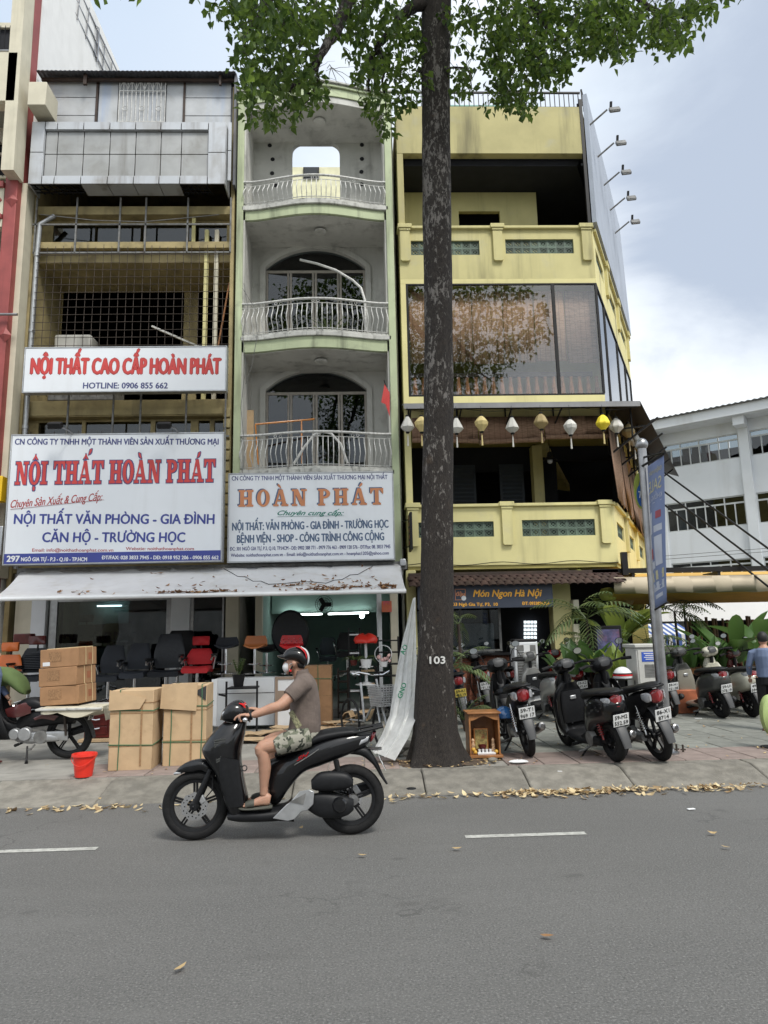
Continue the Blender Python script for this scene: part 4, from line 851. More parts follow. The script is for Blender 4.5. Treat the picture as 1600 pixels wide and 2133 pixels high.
for zb, zc, rows, mid in ((9.66, 10.95, ((856, 501, 999, 531, 8), (1053, 498, 1195, 528, 8)), 1037), (3.10, 4.42, ((870, 1087, 1029, 1119, 8), (1088, 1082, 1240, 1116, 8)), 1057)):
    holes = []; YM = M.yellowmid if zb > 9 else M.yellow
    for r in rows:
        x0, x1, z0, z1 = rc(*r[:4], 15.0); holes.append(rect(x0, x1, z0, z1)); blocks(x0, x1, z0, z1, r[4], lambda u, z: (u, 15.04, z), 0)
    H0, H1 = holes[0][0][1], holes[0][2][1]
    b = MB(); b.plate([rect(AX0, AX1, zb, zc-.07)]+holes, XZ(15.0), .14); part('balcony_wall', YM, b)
    b = MB(); side = []
    for s0, s1 in ((.35, 1.6), (2.35, 3.9), (4.7, 6.4)): side.append(rect(s0, s1, H0, H1)); blocks(s0, s1, H0, H1, 6, lambda u, z: tuple(SPt(u, -.04, z)), RZS)
    b.plate([rect(.0, SL, zb, zc-.07)]+side, SF(0.0), .14); part('balcony_wall', M.yellow, b)
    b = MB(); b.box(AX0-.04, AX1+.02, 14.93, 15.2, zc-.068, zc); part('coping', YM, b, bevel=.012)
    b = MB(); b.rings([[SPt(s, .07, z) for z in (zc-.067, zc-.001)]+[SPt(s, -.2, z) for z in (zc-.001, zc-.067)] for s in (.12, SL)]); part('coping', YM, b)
    b = MB(); b.box(AX0-.02, AX1, 14.96, 14.999, zb-.02, zb+.0); 
    for px in (None, mid, 1262 if zb < 9 else 1222):
        x = AX0+.13 if px is None else at(px, (1110 if zb < 9 else 520), 15).x
        z0 = zb+.42
        b = MB(); b.rings([[(x-.11, y, z0+.03), (x-.08, y, z0), (x+.08, y, z0), (x+.11, y, z0+.03), (x+.11, y, zc-.1), (x-.11, y, zc-.1)] for y in (14.93, 15.0)])
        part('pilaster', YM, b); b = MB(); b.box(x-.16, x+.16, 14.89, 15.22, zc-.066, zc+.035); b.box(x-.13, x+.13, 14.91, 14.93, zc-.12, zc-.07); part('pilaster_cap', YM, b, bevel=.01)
    for s in (2.0, 4.3, 6.8):
        b = MB(); b.rings([[SPt(s+d, o, z) for d, z in ((-.13, zb+.42), (.13, zb+.42), (.13, zc-.1), (-.13, zc-.1))] for o in (0, .07)]); part('pilaster', YM, b)
        b = MB(); b.rings([[SPt(s+d, o, z) for d, z in ((-.18, zc-.1), (.18, zc-.1), (.18, zc+.04), (-.18, zc+.04))] for o in (-.2, .11)]); part('pilaster_cap', YM, b)
# glazed bay (third storey)
GZ0, GZ1 = 6.9, 9.54
b = MB(); ybar(b, 9.54, 9.66, 15.0, 15.14); b.box(AX0, AX0+.12, 15.0, 15.14, 6.56, 9.54); ybar(b, 6.62, 6.86, 15.0, 15.14, AX0+.12); part('bay_surround', M.yellow, b, bevel=.006)
b = MB(); b.rings([[SPt(s, o, z) for o, z in ((0, 9.54), (-.14, 9.54), (-.14, 9.66), (0, 9.66))] for s in (.0, SL)]); part('bay_surround', M.yellow, b)
XM = at(1157, 700, 15).x; f = .035
fr = MB()
for x in (AX0+.12, XM-.02, AX1-f): fr.box(x, x+(.05 if x != XM-.02 else .07), 15.0, 15.05, GZ0, GZ1-.03)
fr.box(AX0+.12, AX1, 15.0, 15.05, GZ1-.03, GZ1); fr.box(AX0+.12, AX1, 15.0, 15.05, GZ0-.035, GZ0)
for s in (1.25, 3.7, 5.6, 7.1): fr.bar(SPt(s, -.02, GZ0-.2), SPt(s, -.02, GZ1), .045)
fr.bar(SPt(0, -.02, GZ1-.02), SPt(SL, -.02, GZ1-.02), .05); fr.bar(SPt(0, -.02, GZ0-.25), SPt(SL, -.02, GZ0-.25), .05)
bay = part('window', M.black, fr)
for x0, x1 in ((AX0+.17, XM-.02), (XM+.05, AX1-.035)): b = MB(); b.box(x0, x1, 15.02, 15.028, GZ0, GZ1-.03); b.obj('pane', M.glassbig, bay, smooth=None)
for s0, s1 in ((.02, 1.22), (1.28, 3.67), (3.73, 5.57), (5.63, 7.07)): b = MB(); b.rings([[SPt(s, o, z) for o, z in ((-.02, GZ0-.25), (-.03, GZ0-.25), (-.03, GZ1), (-.02, GZ1))] for s in (s0, s1)]); b.obj('pane', M.glassside, bay, smooth=None)
for i in range(6):      # bamboo blinds behind the glass
    x0 = AX0+.2+i*.72; b = MB(); n = 14
    zb_ = 7.72+.03*math.sin(i*2.1); pts = []
    b.rings([[(x0+.705*k/n, 15.22+.004*math.sin(k*1.7+i)+dy, z) for k in range(n+1) for dy in ((0,) if 1 else ())] for z in (9.45, 8.6, zb_)], False)
    o = b.obj('bamboo_blind', M.blindwarm if i < 5 else M.blind, None, smooth=60); m_ = o.modifiers.new('thick', 'SOLIDIFY'); m_.thickness = .01
    tag(o, ('leftmost', 'second from left', 'third from left', 'fourth from left', 'fifth from left', 'rightmost')[i]+' full length bamboo blind behind the glass of the yellow building bay', 'blind', 'bamboo blinds behind the bay glass')
for i in range(22):
    x = AX0+.3+i*.2; b = MB(); b.lathe([(.03, 0), (.05, .1), (.07, .3), (.05, .5), (.035, .62), (.05, .7)], (x, 15.45, 6.75), n=8); part('baluster', M.wood, b)
b = MB(); b.box(AX0+.2, AX1-.1, 15.4, 15.52, 7.46, 7.56); part('handrail', M.darkwood, b)
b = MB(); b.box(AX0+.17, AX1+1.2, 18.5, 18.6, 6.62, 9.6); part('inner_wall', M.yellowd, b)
# first floor: open terrace
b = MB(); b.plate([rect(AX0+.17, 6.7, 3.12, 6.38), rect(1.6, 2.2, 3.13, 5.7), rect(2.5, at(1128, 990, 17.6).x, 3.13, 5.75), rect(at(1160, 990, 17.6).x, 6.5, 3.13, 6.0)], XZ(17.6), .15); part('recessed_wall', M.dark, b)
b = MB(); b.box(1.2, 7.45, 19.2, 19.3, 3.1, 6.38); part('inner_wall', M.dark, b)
b = MB(); b.box(4.35, 4.6, 17.2, 17.5, 3.1, 6.3); b.bar((4.6, 17.3, 6.3), (6.4, 20.5, 5.2), .3, .2); part('column', M.yellow, b)
b = MB(); b.box(AX0, AX0+.14, 15.0, 15.2, 4.42, 6.55); b.box(AX0+.14, AX1-.1, 15.02, 15.16, 6.1, 6.55); part('post', M.yellow, b)
for k in range(2):      # louvred shutters
    x0 = (3.55, 2.32)[k]; b = MB(); b.box(x0, x0+.62, 17.5, 17.54, 3.2, 5.9); sh = part('shutter', mat('dark blue shutter', (.03, .04, .055), .6), b)
    for j in range(24): b = MB(); b.obox((x0+.31, 17.485, 3.35+j*.105), (.5, .012, .07), rx=.5); b.obj('louvre', MATS['dark blue shutter'], sh, smooth=None)
t = thing('pendant_lamp', 'dark enamel pendant lamp hanging on the restaurant terrace', 'lamp', (4.6, 16.2, 5.5)); q = at(1146, 960, 15.8); b = MB(); b.lathe([(.02, .22), (.05, .2), (.07, .1), (.16, .02), (.17, 0), (.15, .0)], q, n=16, cap=False); b.tube([q+V((0, 0, .2)), (q.x, q.y, 6.35)], .006, 4); b.obj('shade', M.black, t); b = MB(); b.sphere(q+V((0, 0, .0)), .07); b.obj('bulb', M.lens, t)
# awning above the terrace
AW = thing('terrace_awning', 'grey sheet awning with black brackets above the restaurant terrace', 'awning', (3.2, 14.6, 6.4))
zw, zf, of = 6.66, 6.44, .75
b = MB(); b.add([(AX0-.05, 15.0, zw), (AX1, 15.0, zw), (AX1+of*.62, 15-of, zf), (AX0-.05, 15-of, zf)], [(0, 1, 2, 3)]); b.add([(AX0-.05, 15-of, zf), (AX1+of*.62, 15-of, zf), (AX1+of*.62, 15-of+.01, zf-.1), (AX0-.05, 15-of+.01, zf-.1)], [(0, 1, 2, 3)])
o = b.obj('roof_sheet', mat('grey awning sheet', (.30, .30, .31), .6, var=.08, streak=((.16, .15, .14), .4, 4)), AW, smooth=None); m_ = o.modifiers.new('t', 'SOLIDIFY'); m_.thickness = .012
e0, e1 = SPt(0, 0, zw), SPt(6.8, 0, zw); g0 = V((AX1+of*.62, 15-of, zf)); g1 = SPt(6.8, 1.15, zf-.25)
b = MB(); b.add([e0, e1, g1, g0], [(0, 1, 2, 3)]); o = b.obj('roof_sheet', M.black, AW, smooth=None); m_ = o.modifiers.new('t', 'SOLIDIFY'); m_.thickness = .012
b = MB()
for x in [AX0+.1+k*1.07 for k in range(5)]: b.bar((x, 15.0, 6.15), (x, 15-of+.06, 6.36), .03); b.bar((x, 15.0, 6.62), (x, 15.0, 6.15), .03); b.bar((x, 15-of+.06, 6.36), (x, 15, 6.6), .025)
b.bar((AX0, 15-of+.05, 6.35), (AX1+.4, 15-of+.05, 6.35), .03)
for s in (0.1, 1.5, 2.9, 4.3, 5.7): b.bar(SPt(s, 0, 5.5), SPt(s, 1.05, 6.2), .04); b.bar(SPt(s, .5, 5.85), SPt(s, .5, 6.5), .03); b.bar(SPt(s, 0, 5.5), SPt(s, 0, 6.6), .04); b.bar(SPt(s, 0, 6.05), SPt(s, .8, 6.05), .03)
b.bar(SPt(0, .5, 5.86), SPt(6, .5, 5.86), .03); b.obj('bracket', M.black, AW)
# rolled bamboo blinds on the terrace
for i, (x0, x1) in enumerate(((1.16, 2.6), (2.62, 4.05), (4.07, 5.46))):
    b = MB(); zb_ = (5.86, 5.80, 5.90)[i]; n = 16
    b.rings([[(x0+(x1-x0)*k/n, 14.9+.012*math.sin(k+i), z) for k in range(n+1)] for z in (6.34, 6.1, zb_)], False); o = b.obj('bamboo_blind', M.blind, None, smooth=60); o.modifiers.new('t', 'SOLIDIFY').thickness = .012
    b = MB(); b.tube([(x0, 14.9, zb_-.03), (x1, 14.9, zb_-.03+(-.03, .05, .0)[i])], .055, 10); r = b.obj('roll', M.blind, o)
    tag(o, ('left', 'middle', 'right')[i]+' rolled up bamboo blind along the terrace front, behind the lanterns', 'blind', 'rolled bamboo blinds of the terrace')
for i, (s0, s1, zt_, zb_) in enumerate(((-.3, 1.6, 6.3, 4.46), (1.68, 3.2, 6.2, 4.44), (3.28, 7.4, 6.1, 4.30))):
    b = MB(); n = 12; b.rings([[SPt(s0+(s1-s0)*k/n, .03+.05*q_+.015*math.sin(k*1.3+i), z+.06*math.sin(k*2.1)*(q_ == 2)) for k in range(n+1)] for q_, z in enumerate((zt_, (zt_+zb_)/2, zb_))], False)
    o = b.obj('bamboo_blind', M.blind, None, smooth=60); o.modifiers.new('t', 'SOLIDIFY').thickness = .012
    tag(o, ('nearest', 'middle', 'farthest')[i]+' lowered bamboo blind on the side of the terrace', 'blind', 'lowered bamboo blinds of the side street')
# lanterns
LC = {'white': mat('white silk', (.55, .54, .50), .6, var=.1), 'yellow': mat('yellow silk', (.62, .50, .22), .6, var=.12), 'bright': mat('bright yellow silk', (.78, .62, .04), .5, var=.12), 'gold': mat('gold silk', (.34, .26, .12), .6, var=.12)}
LN = [(849, 884, 'white', 1), (878, 884, 'yellow', 0), (951, 887, 'white', 1), (1003, 883, 'yellow', 0), (1067, 886, 'white', 1), (1127, 878, 'gold', 2), (1188, 890, 'white', 0), (1256, 880, 'bright', 2), (1284, 887, 'white', 2), (1309, 898, 'gold', 2), (1321, 916, 'white', 2), (1331, 930, 'gold', 0)]
desc = ['white lantern hanging farthest left, by the green shophouse', 'yellow lantern half hidden behind the tree trunk', 'white lantern just right of the tree trunk', 'yellow drop shaped lantern, second right of the trunk', 'white onion shaped lantern in the middle of the row', 'dull gold lantern hanging from the middle bracket', 'white lantern with a narrow foot near the right corner', 'bright yellow lantern hanging at the awning corner', 'white lantern right of the bright yellow corner one', 'dull gold lantern on the side street, first round the corner', 'white lantern over the side street, hanging beside a gold one', 'last small gold lantern on the side street, nearest the banner pole']
for i, (px, py, c, shp) in enumerate(LN):
    Y = 14.2 if i < 8 else (14.5, 15.2, 15.9, 16.6)[i-8]; q = at(px, py, Y); T = thing('lantern', desc[i], 'lantern', q, 'silk lanterns along the awning'); b = MB(); h = .33; n = 16; r0 = .145
    pr = [(.035, h/2), (.09, h*.34), (r0, h*.12), (.13, -h*.1), (.07, -h*.35), (.04, -h/2)] if shp == 0 else [(.035, h/2), (.07, h*.3), (.12, .0), (r0, -h*.2), (.1, -h*.36), (.035, -h/2)] if shp == 1 else [(.03, h/2), (.10, h*.3), (r0+.01, -.02), (.15, -h*.15), (.06, -h*.42), (.035, -h/2)]
    b.rings([[q+V(((r*(1-.10*(k % 2)))*math.cos(2*PI*k/n), (r*(1-.10*(k % 2)))*math.sin(2*PI*k/n), z)) for k in range(n)] for r, z in pr]); b.obj('lantern_shade', LC[c], T, smooth=20)
    b = MB(); b.tube([q+V((0, 0, h/2)), (q.x, q.y, 6.36 if i < 8 else q.z+.3)], .004, 4); b.lathe([(.04, 0), (.04, .03)], q+V((0, 0, h/2)), n=10); b.lathe([(.045, 0), (.03, -.03)], q+V((0, 0, -h/2)), n=10); b.obj('hanger', M.black, T)
    b = MB(); b.tube([q+V((0, 0, -h/2)), q+V((0, 0, -h/2-.08))], .004, 4); b.tube([q+V((0, 0, -h/2-.08)), q+V((.0, 0, -h/2-.3))], [.012, .02], 7); b.obj('tassel', LC['gold' if c == 'gold' else ('white' if c == 'white' else 'yellow')], T)
t = thing('wire', 'sagging black cable the lanterns hang along', 'cable', (3, 14.3, 6.3)); b = MB(); pts = []
for k in range(25): x = AX0+(AX1-AX0+.4)*k/24; pts.append((x, 14.28, 6.33-.06*abs(math.sin(k*PI/6))))
b.tube(pts, .006, 4); b.obj('cable', M.black, t)
# ground floor
b = MB(); x0, x1, z0, z1 = rc(1153, 1215, 1192, 1365, 15.2); b.box(x0, x1, 15.2, 15.55, .14, 3.02); part('pillar', M.yellow, b, bevel=.01); b = MB(); x0, x1, _, _ = rc(832, 1260, 868, 1365, 15.2); b.box(AX0-.05, x1, 15.0, 15.4, .14, 3.02); part('pillar', M.yellow, b, bevel=.01)
b = MB(); x0, x1, z0, z1 = rc(868, 1366, 1062, 1420, 15.1); BX0, BX1 = x0, x1
rows = 9; bh = (z1-.17)/rows; o0 = None
for r in range(rows):
    for k in range(9):
        xa = BX0+k*.235+(r % 2)*.117; xb = min(xa+.228, BX1)
        if xa >= BX1-.03: continue
        if o0 is None: bb = MB(); bb.box(0, .228, 0, .1, 0, bh-.008); o = bb.obj('brick', M.brick, T3, bevel=.004, seg=1, smooth=None); o0 = o
        else: o = o0.copy(); COL.objects.link(o)
        o.location = (xa, 15.1, .17+r*bh); o.scale = ((xb-xa)/.228, 1, 1)
b = MB(); b.box(BX0, BX1, 15.12, 15.2, .14, z1-.005); part('brick_backing', M.concrete, b)
b = MB(); b.box(BX0-.05, BX1+.05, 15.0, 15.3, z1, z1+.05); part('counter_top', M.black, b)
gx0, gx1, gz0, gz1 = rc(960, 1258, 1044, 1362, 15.15); b = MB()
for a in ((BX0, gx1, gz0+.05, gz0+.09), (BX0, gx1, gz1-.05, gz1), (gx1-.05, gx1, gz0+.09, gz1-.05), (gx0-.02, gx0+.02, gz0+.09, gz1-.05)): b.box(a[0], a[1], 15.12, 15.17, a[2], a[3])
w_ = part('window', M.grey, b); b = MB(); b.box(BX0, gx1-.05, 15.14, 15.146, gz0+.09, gz1-.05); b.obj('pane', M.glass, w_, smooth=None)
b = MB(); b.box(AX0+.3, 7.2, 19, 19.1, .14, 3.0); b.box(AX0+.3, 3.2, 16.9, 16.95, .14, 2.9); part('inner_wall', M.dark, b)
b = MB(); b.box(1.5, 3.0, 16.3, 16.6, 1.2, 1.9); o = b.obj('steam_cabinet', M.silver, bevel=.02); tag(o, 'stainless food cabinet behind the kitchen glass', 'cabinet')
# pierced screen at the back; daylight in its holes is put in as emission
b = MB()
for i in range(4):
    for j in range(6): q = at(1094+i*7, 1296+j*8, 18.9); b.box(q.x-.035, q.x+.035, 18.88, 18.9, q.z-.035, q.z+.035)
part('vent_hole', mat('painted daylight glow', (.7, .75, .75), .5, emit=((.8, .9, .95), .8)), b)
# tiled canopy above the sign, each tile its own piece
o0 = None; zt_ = at(1050, 1197, 14.7).z
for r in range(4):
    for k in range(27):
        x = 1.05+k*.165+(r % 2)*.08
        if o0 is None: bb = MB(); n = 6; bb.rings([[(.082*math.cos(PI*i/n)*1.0, y, .035*math.sin(PI*i/n)) for i in range(n+1)]+[(.075*math.cos(PI*i/n), y, .035*math.sin(PI*i/n)-.01) for i in range(n, -1, -1)] for y in (0, .22)]); o = bb.obj('roof_tile', M.rooftile, T3, smooth=40); o0 = o
        else: o = o0.copy(); COL.objects.link(o)
        o.location = (x, 14.45+r*.14, zt_-.24+r*.07); o.rotation_euler = (.46, 0, 0)
b = MB(); b.box(1.0, 5.45, 14.9, 15.0, 2.7, 2.95); part('canopy_beam', M.darkwood, b)
# restaurant sign
SY = 14.62; x0, x1, z0, z1 = rc(870, 1216, 1152, 1267, SY)
S4 = thing('restaurant_sign', 'dark restaurant sign with yellow script letters under the tiled canopy', 'sign', ((x0+x1)/2, SY, z0)); b = MB(); b.box(x0, x1, SY, SY+.1, z0, z1); b.obj('board', M.signdark, S4, bevel=.008)
p = PX(SY, S4); p.t('Món Ngon Hà Nội', 986, 1129, 1243, 14, M.signyellow, .03, shear=.25, dy=-1); p.t('Số 303 Ngô Gia Tự, P3,', 925, 1022, 1262, 6.5, M.signyellow, .03); p.t('10', 1029, 1037, 1262, 6.5, M.signyellow, .03); p.t('ĐT: 0933888284', 1088, 1144, 1260, 6.5, M.signyellow, .03)
bb = MB()
for a in ((948, 1227, 970, 1228), (948, 1249, 970, 1250), (969, 1227, 970, 1250), (948, 1227, 949, 1250)): q = rc(*a, SY); bb.box(q[0], q[1], SY-.004, SY-.001, q[2], q[3])
bb.obj('logo_frame', M.signorange, S4, smooth=None); p.t('đậu', 950, 968, 1241, 8, M.signorange, .04); bb = MB(); q = at(966, 1246, SY); bb.lathe([(.0, -.006), (.05, -.005), (.05, -.001)], q, (0, 1, 0), 14); bb.obj('logo_dot', M.offwhite, S4)
# small black projecting sign by the sign 301
T = thing('projecting_sign', 'narrow black sign box sticking out beside the left end of the yellow balcony', 'sign', (1.1, 14.6, 3.3)); x0, x1, z0, z1 = rc(852, 1072, 866, 1148, 14.6); b = MB(); b.box(x0, x0+.05, 14.25, 14.8, z0, z1); b.obj('board', M.black, T, bevel=.006); b = MB()
for z in (z0+.1, z1-.1): b.bar((x0-.12, 14.9, z), (x0+.05, 14.5, z), .02)
b.obj('bracket', M.black, T)
for k in range(5): q = MB(); q.box(x0-.004, x0-.001, 14.45, 14.6, z0+.12+k*.13, z0+.2+k*.13); q.obj('lettering', M.signorange, T, smooth=None)
b = MB(); pts = [(AX0+(AX1-AX0)*k/20, 14.96, 3.13+.03*math.sin(k*.9)) for k in range(21)]; b.tube(pts, .008, 5); o = b.obj('cable', M.black); tag(o, 'thin black cable sagging along the foot of the lower yellow balcony', 'cable')
# round paper lanterns under the balcony
for i, (px, py, Y, r) in enumerate(((1206, 1196, 15.1, .13), (1267, 1238, 15.4, .2), (1303, 1248, 15.9, .2), (1328, 1262, 16.5, .16))):
    q = at(px, py, Y); T = thing('round_lantern', ('small yellow round lantern under the corner of the lower balcony', 'large lime round lantern hanging over the palm fronds', 'dull gold round lantern left of the beige awning edge', 'small yellow round lantern farthest right under the balcony')[i], 'lantern', q, 'round lanterns under the balcony'); b = MB(); n = 20
    b.rings([[q+V((r*s_*(1-.04*(k % 2))*math.cos(2*PI*k/n), r*s_*(1-.04*(k % 2))*math.sin(2*PI*k/n), z*r)) for k in range(n)] for s_, z in ((.3, .72), (.75, .6), (1, .15), (1, -.15), (.75, -.6), (.3, -.72))]); b.obj('lantern_shade', mat('lime silk', (.45, .47, .12), .6) if i != 2 else LC['gold'], T, smooth=20)
    b = MB(); b.tube([q+V((0, 0, r*.7)), q+V((0, 0, r*.7+.3))], .005, 4); b.obj('hanger', M.black, T)
# ============================================================ red and cream building at the left edge
T4 = thing('red_cream_building', 'cream building with red columns and diamond panels cut by the left edge', 'building', (-9, 14.2, .14))
YR = 14.4
def rcx(px, py, Y=YR): return at(px, py, Y).x
X1 = -7.42
b = MB(); b.box(X1-.27, X1, YR, YR+.5, .14, 17.6); b.obj('column', M.red, T4, bevel=.012)
b = MB(); b.box(X1-.05, X1+.0, YR+.52, 30, .14, 19.6); b.obj('side_wall', M.whitewall, T4)
b = MB(); b.box(-16, X1-.06, 20, 30, .14, 19.5); b.obj('rear_block', M.whitewall, T4)
def wl(px0, py0, px1, py1, m, name='wall', Y=YR, d=.2, bevel=.012):
    a, c = at(px0, (py0+py1)/2, Y), at(px1, (py0+py1)/2, Y); t_, b_ = at((px0+px1)/2, py0, Y), at((px0+px1)/2, py1, Y); q = MB(); q.box(a.x, c.x, Y, Y+d, b_.z, t_.z); return q.obj(name, m, T4, bevel=bevel)
b = MB(); zA, zB = at(45, 375, YR).z, 17.5      # slanting cream fin
b.rings([[(at(18, 375, YR).x, y, zA), (at(44, 375, YR).x, y, zA), (at(67, 0, YR).x, y, zB), (at(42, 0, YR).x, y, zB)] for y in (YR-.35, YR+.1)]); b.obj('fin', M.cream, T4)
wl(58, 170, 96, 218, M.cream, 'wall', YR-.3, .6)
wl(-40, 108, 34, 210, M.cream, 'balcony_front', YR-.35, .25); wl(-40, 205, 30, 215, M.cream, 'wall', YR-.3, .25)
for y0, y1, m, nm, Y, d in ((376, 388, M.red, 'band', YR-.06, .2), (388, 446, M.cream, 'panel', YR, .2), (444, 453, M.red, 'band', YR-.06, .2), (453, 472, M.cream, 'panel', YR, .2), (658, 669, M.red, 'band', YR-.06, .2), (669, 730, M.cream, 'panel', YR, .2), (730, 739, M.red, 'band', YR-.06, .2), (739, 755, M.cream, 'panel', YR, .2), (950, 1000, M.cream, 'panel', YR, .2)):
    q0 = at(20, y1, Y).z; q1 = at(20, y0, Y).z; b = MB(); b.box(-13, X1-.28, Y, Y+d, q0, q1); b.obj(nm, m, T4, bevel=.006)
for px, py in ((25, 417), (-8, 417), (11, 698), (-24, 698)):
    q = at(px, py, YR); b = MB(); w_, h_ = .13, .17; b.add([(q.x-w_, YR-.005, q.z), (q.x, YR-.005, q.z-h_), (q.x+w_, YR-.005, q.z), (q.x, YR-.005, q.z+h_), (q.x, YR-.08, q.z)], [(0, 1, 4), (1, 2, 4), (2, 3, 4), (3, 0, 4)]); b.obj('diamond', M.red, T4, smooth=None)
b = MB()
for z in (at(10, 215, 15.6).z, at(10, 480, 15.6).z, at(10, 760, 15.6).z, 3.3): b.box(-13, X1-.1, YR+.2, 16.2, z-.2, z)
b.obj('ceiling', mat('grey green soffit', (.33, .33, .28), .8), T4); b = MB(); b.box(-13, X1-.06, 16.2, 16.3, .14, 17.5); b.obj('recessed_wall', M.cream, T4)
for py0, py1 in ((60, 200), (300, 372), (568, 658), (828, 945)):      # windows with wrought grilles
    q = rc(-60, py0, 50, py1, 16.1); b = MB(); b.box(q[0], q[1], 16.1, 16.14, q[2], q[3]); b.obj('window', M.dark, T4); fr = MB()
    for x in (q[0], q[0]+.5, q[0]+1.0, q[1]-.02): fr.box(x-.03, x+.03, 16.03, 16.08, q[2], q[3])
    for z in (q[2], (q[2]+q[3])/2+.15, q[3]): fr.box(q[0], q[1], 16.02, 16.085, z-.03, z+.03)
    fr.obj('window_frame', M.cream, T4); g_ = MB(); n = int((q[1]-q[0])/.12)
    for k in range(n): x = q[0]+k*.12; g_.bar((x, 16.0, q[2]), (x, 16.0, q[3]), .012); g_.torus((x+.06, 15.99, q[2]+.3), (0, 1, 0), .05, .006, 10, 4)
    g_.obj('window_grille', M.black, T4)
b = MB(); b.tube([at(0, 655, YR-.1), at(36, 655, YR-.1)], .03, 8); b.tube([(at(0, 108, YR-.3).x-3, YR-.3, at(0, 104, YR-.3).z), (at(36, 106, YR-.3).x, YR-.3, at(36, 106, YR-.3).z)], .025, 8); b.obj('handrail', M.steel, T4)
b = MB(); q = rc(-60, 996, 14, 1048, YR-.05); b.box(q[0], q[1], YR-.25, YR-.05, q[2], q[3]); o = b.obj('yellow_sign', mat('flat sign yellow', (.8, .5, .01), .5), None, bevel=.01); tag(o, 'plain bright yellow sign cut off by the left edge of the photo', 'sign')
b = MB(); q = rc(-60, 1098, 12, 1160, YR-.05); b.box(q[0], q[1], YR-.2, YR-.05, q[2], q[3]); o = b.obj('air_conditioner', M.silver, None, bevel=.02); tag(o, 'grey air conditioner box at the left edge beside the big sign', 'air conditioner')
b = MB(); b.box(-7.66, -7.3, 14.6, 14.95, 3.0, 11.8); o = b.obj('party_strip', M.cream, T4)
# scaffold lattice on the roof of the rear block
T = thing('rooftop_frame', 'galvanised steel lattice frame above the white side wall at the top left', 'frame', (-7.3, 16.5, 19.5)); b = MB()
pa = [(185, 0, 15.5), (260, 152, 18.8)]
A0, A1 = at(187, 2, 17.0), at(258, 152, 20.0)
zt_ = (A0.z+A1.z)/2
for o_ in (0, .35, .7): b.bar((-7.44+.0, 16.6, zt_-o_*1.25), (-7.30, 21.5, zt_-o_*1.25), .035)
for k in range(8): y = 16.8+k*.62; b.bar((-7.40, y, zt_-1.0), (-7.36, y, zt_), .025)
for x in (-7.9,): b.bar((-7.4, 18.2, 18.2), (-7.4, 18.2, zt_+.1), .07); b.bar((-7.4, 18.2, zt_), (-8.6, 18.2, zt_), .06); b.bar((-7.4, 18.2, zt_-.8), (-8.0, 18.2, zt_), .05)
b.obj('lattice', M.steel, T)
# ============================================================ white school block behind on the right
T5 = thing('school_building', 'white three storey block with long window bands behind the restaurant', 'building', (18, 34, 0))
W5 = V((.77, -.64, 0)); O5 = V((15.0, 36.0, 0)); N5 = V((-.64, -.77, 0))
def Q(u, z, o=0.): q = O5+W5*u+N5*o; return V((q.x, q.y, z))
def on5(px, py):        # survey: photo point -> (u, z) on the school facade
    d = ray(px, py); k = (O5-V((0, 0, CH))).dot(N5)/d.dot(N5); p_ = V((0, 0, CH))+d*k; return (p_-O5).dot(W5), p_.z
ZR = on5(1470, 868)[1]
def q5(b, u0, u1, z0, z1, o0, o1): b.rings([[Q(u, z0, o0), Q(u, z1, o0), Q(u, z1, o1), Q(u, z0, o1)] for u in (u0, u1)])
rowsz = []
for (px, pyt, pyb) in ((1400, 925, 975), (1420, 1046, 1107), (1430, 1172, 1215)):
    rowsz.append((on5(px, pyt)[1], on5(px, pyb)[1]))
print('school rows', rowsz, ZR)
holes = []; bays = []
uA, uB = on5(1378, 950)[0], on5(1538, 920)[0]; uC = on5(1562, 920)[0]; bw = uB-uA
pitch = uC-uA
for z1_, z0_ in [(a, c) for a, c in rowsz]:
    for k in (-1, 0, 1, 2): holes.append(rect(uA+pitch*k, uA+pitch*k+bw, z0_, z1_)); bays.append((uA+pitch*k, uA+pitch*k+bw, z0_, z1_))
b = MB(); b.plate([rect(-4, 16, .14, ZR-.4)]+holes, lambda u, v, d: tuple(Q(u, v, -d)), .25); b.obj('wall', M.schoolwall, T5)
b = MB(); q5(b, -4, 16, .1, ZR-.4, -6, -6.1); b.obj('rear_wall', M.dark, T5)
b = MB(); q5(b, -4, 16.5, ZR-.9+.4, ZR-.02, 1.2, 1.0); b.obj('fascia', M.schoolwall, T5); b = MB(); q5(b, -4, 16.5, ZR-.52, ZR-.42, 1.0, -.2); b.obj('eaves_soffit', M.schoolwall, T5)
b = MB(); n = 150
for k in range(n): u = -4+20.5*k/n; u2 = u+20.5/n; dz = .05*(k % 2); dz2 = .05*((k+1) % 2); b.quad(Q(u, ZR+dz, 1.35), Q(u2, ZR+dz2, 1.35), Q(u2, ZR+1.2+dz2, -6), Q(u, ZR+1.2+dz, -6)); b.quad(Q(u, ZR-.03, 1.34), Q(u2, ZR-.03, 1.34), Q(u2, ZR+dz2, 1.35), Q(u, ZR+dz, 1.35))
b.obj('roof', mat('grey roof sheet', (.11, .11, .105), .8, var=.2), T5, smooth=None)
for k in range(-1, 4):
    u = uA+pitch*k-(pitch-bw)/2; b = MB(); q5(b, u-.22, u+.22, .14, ZR-.55, .16, .002); b.obj('pilaster', M.schoolwall, T5); b = MB(); q5(b, u-.25, u+.25, ZR-.95, ZR-.53, .95, .165); b.obj('bracket', M.schoolwall, T5)
FRW = mat('pale window frame', (.5, .52, .52), .5); PB = mat('brown blind', (.22, .13, .07), .8)
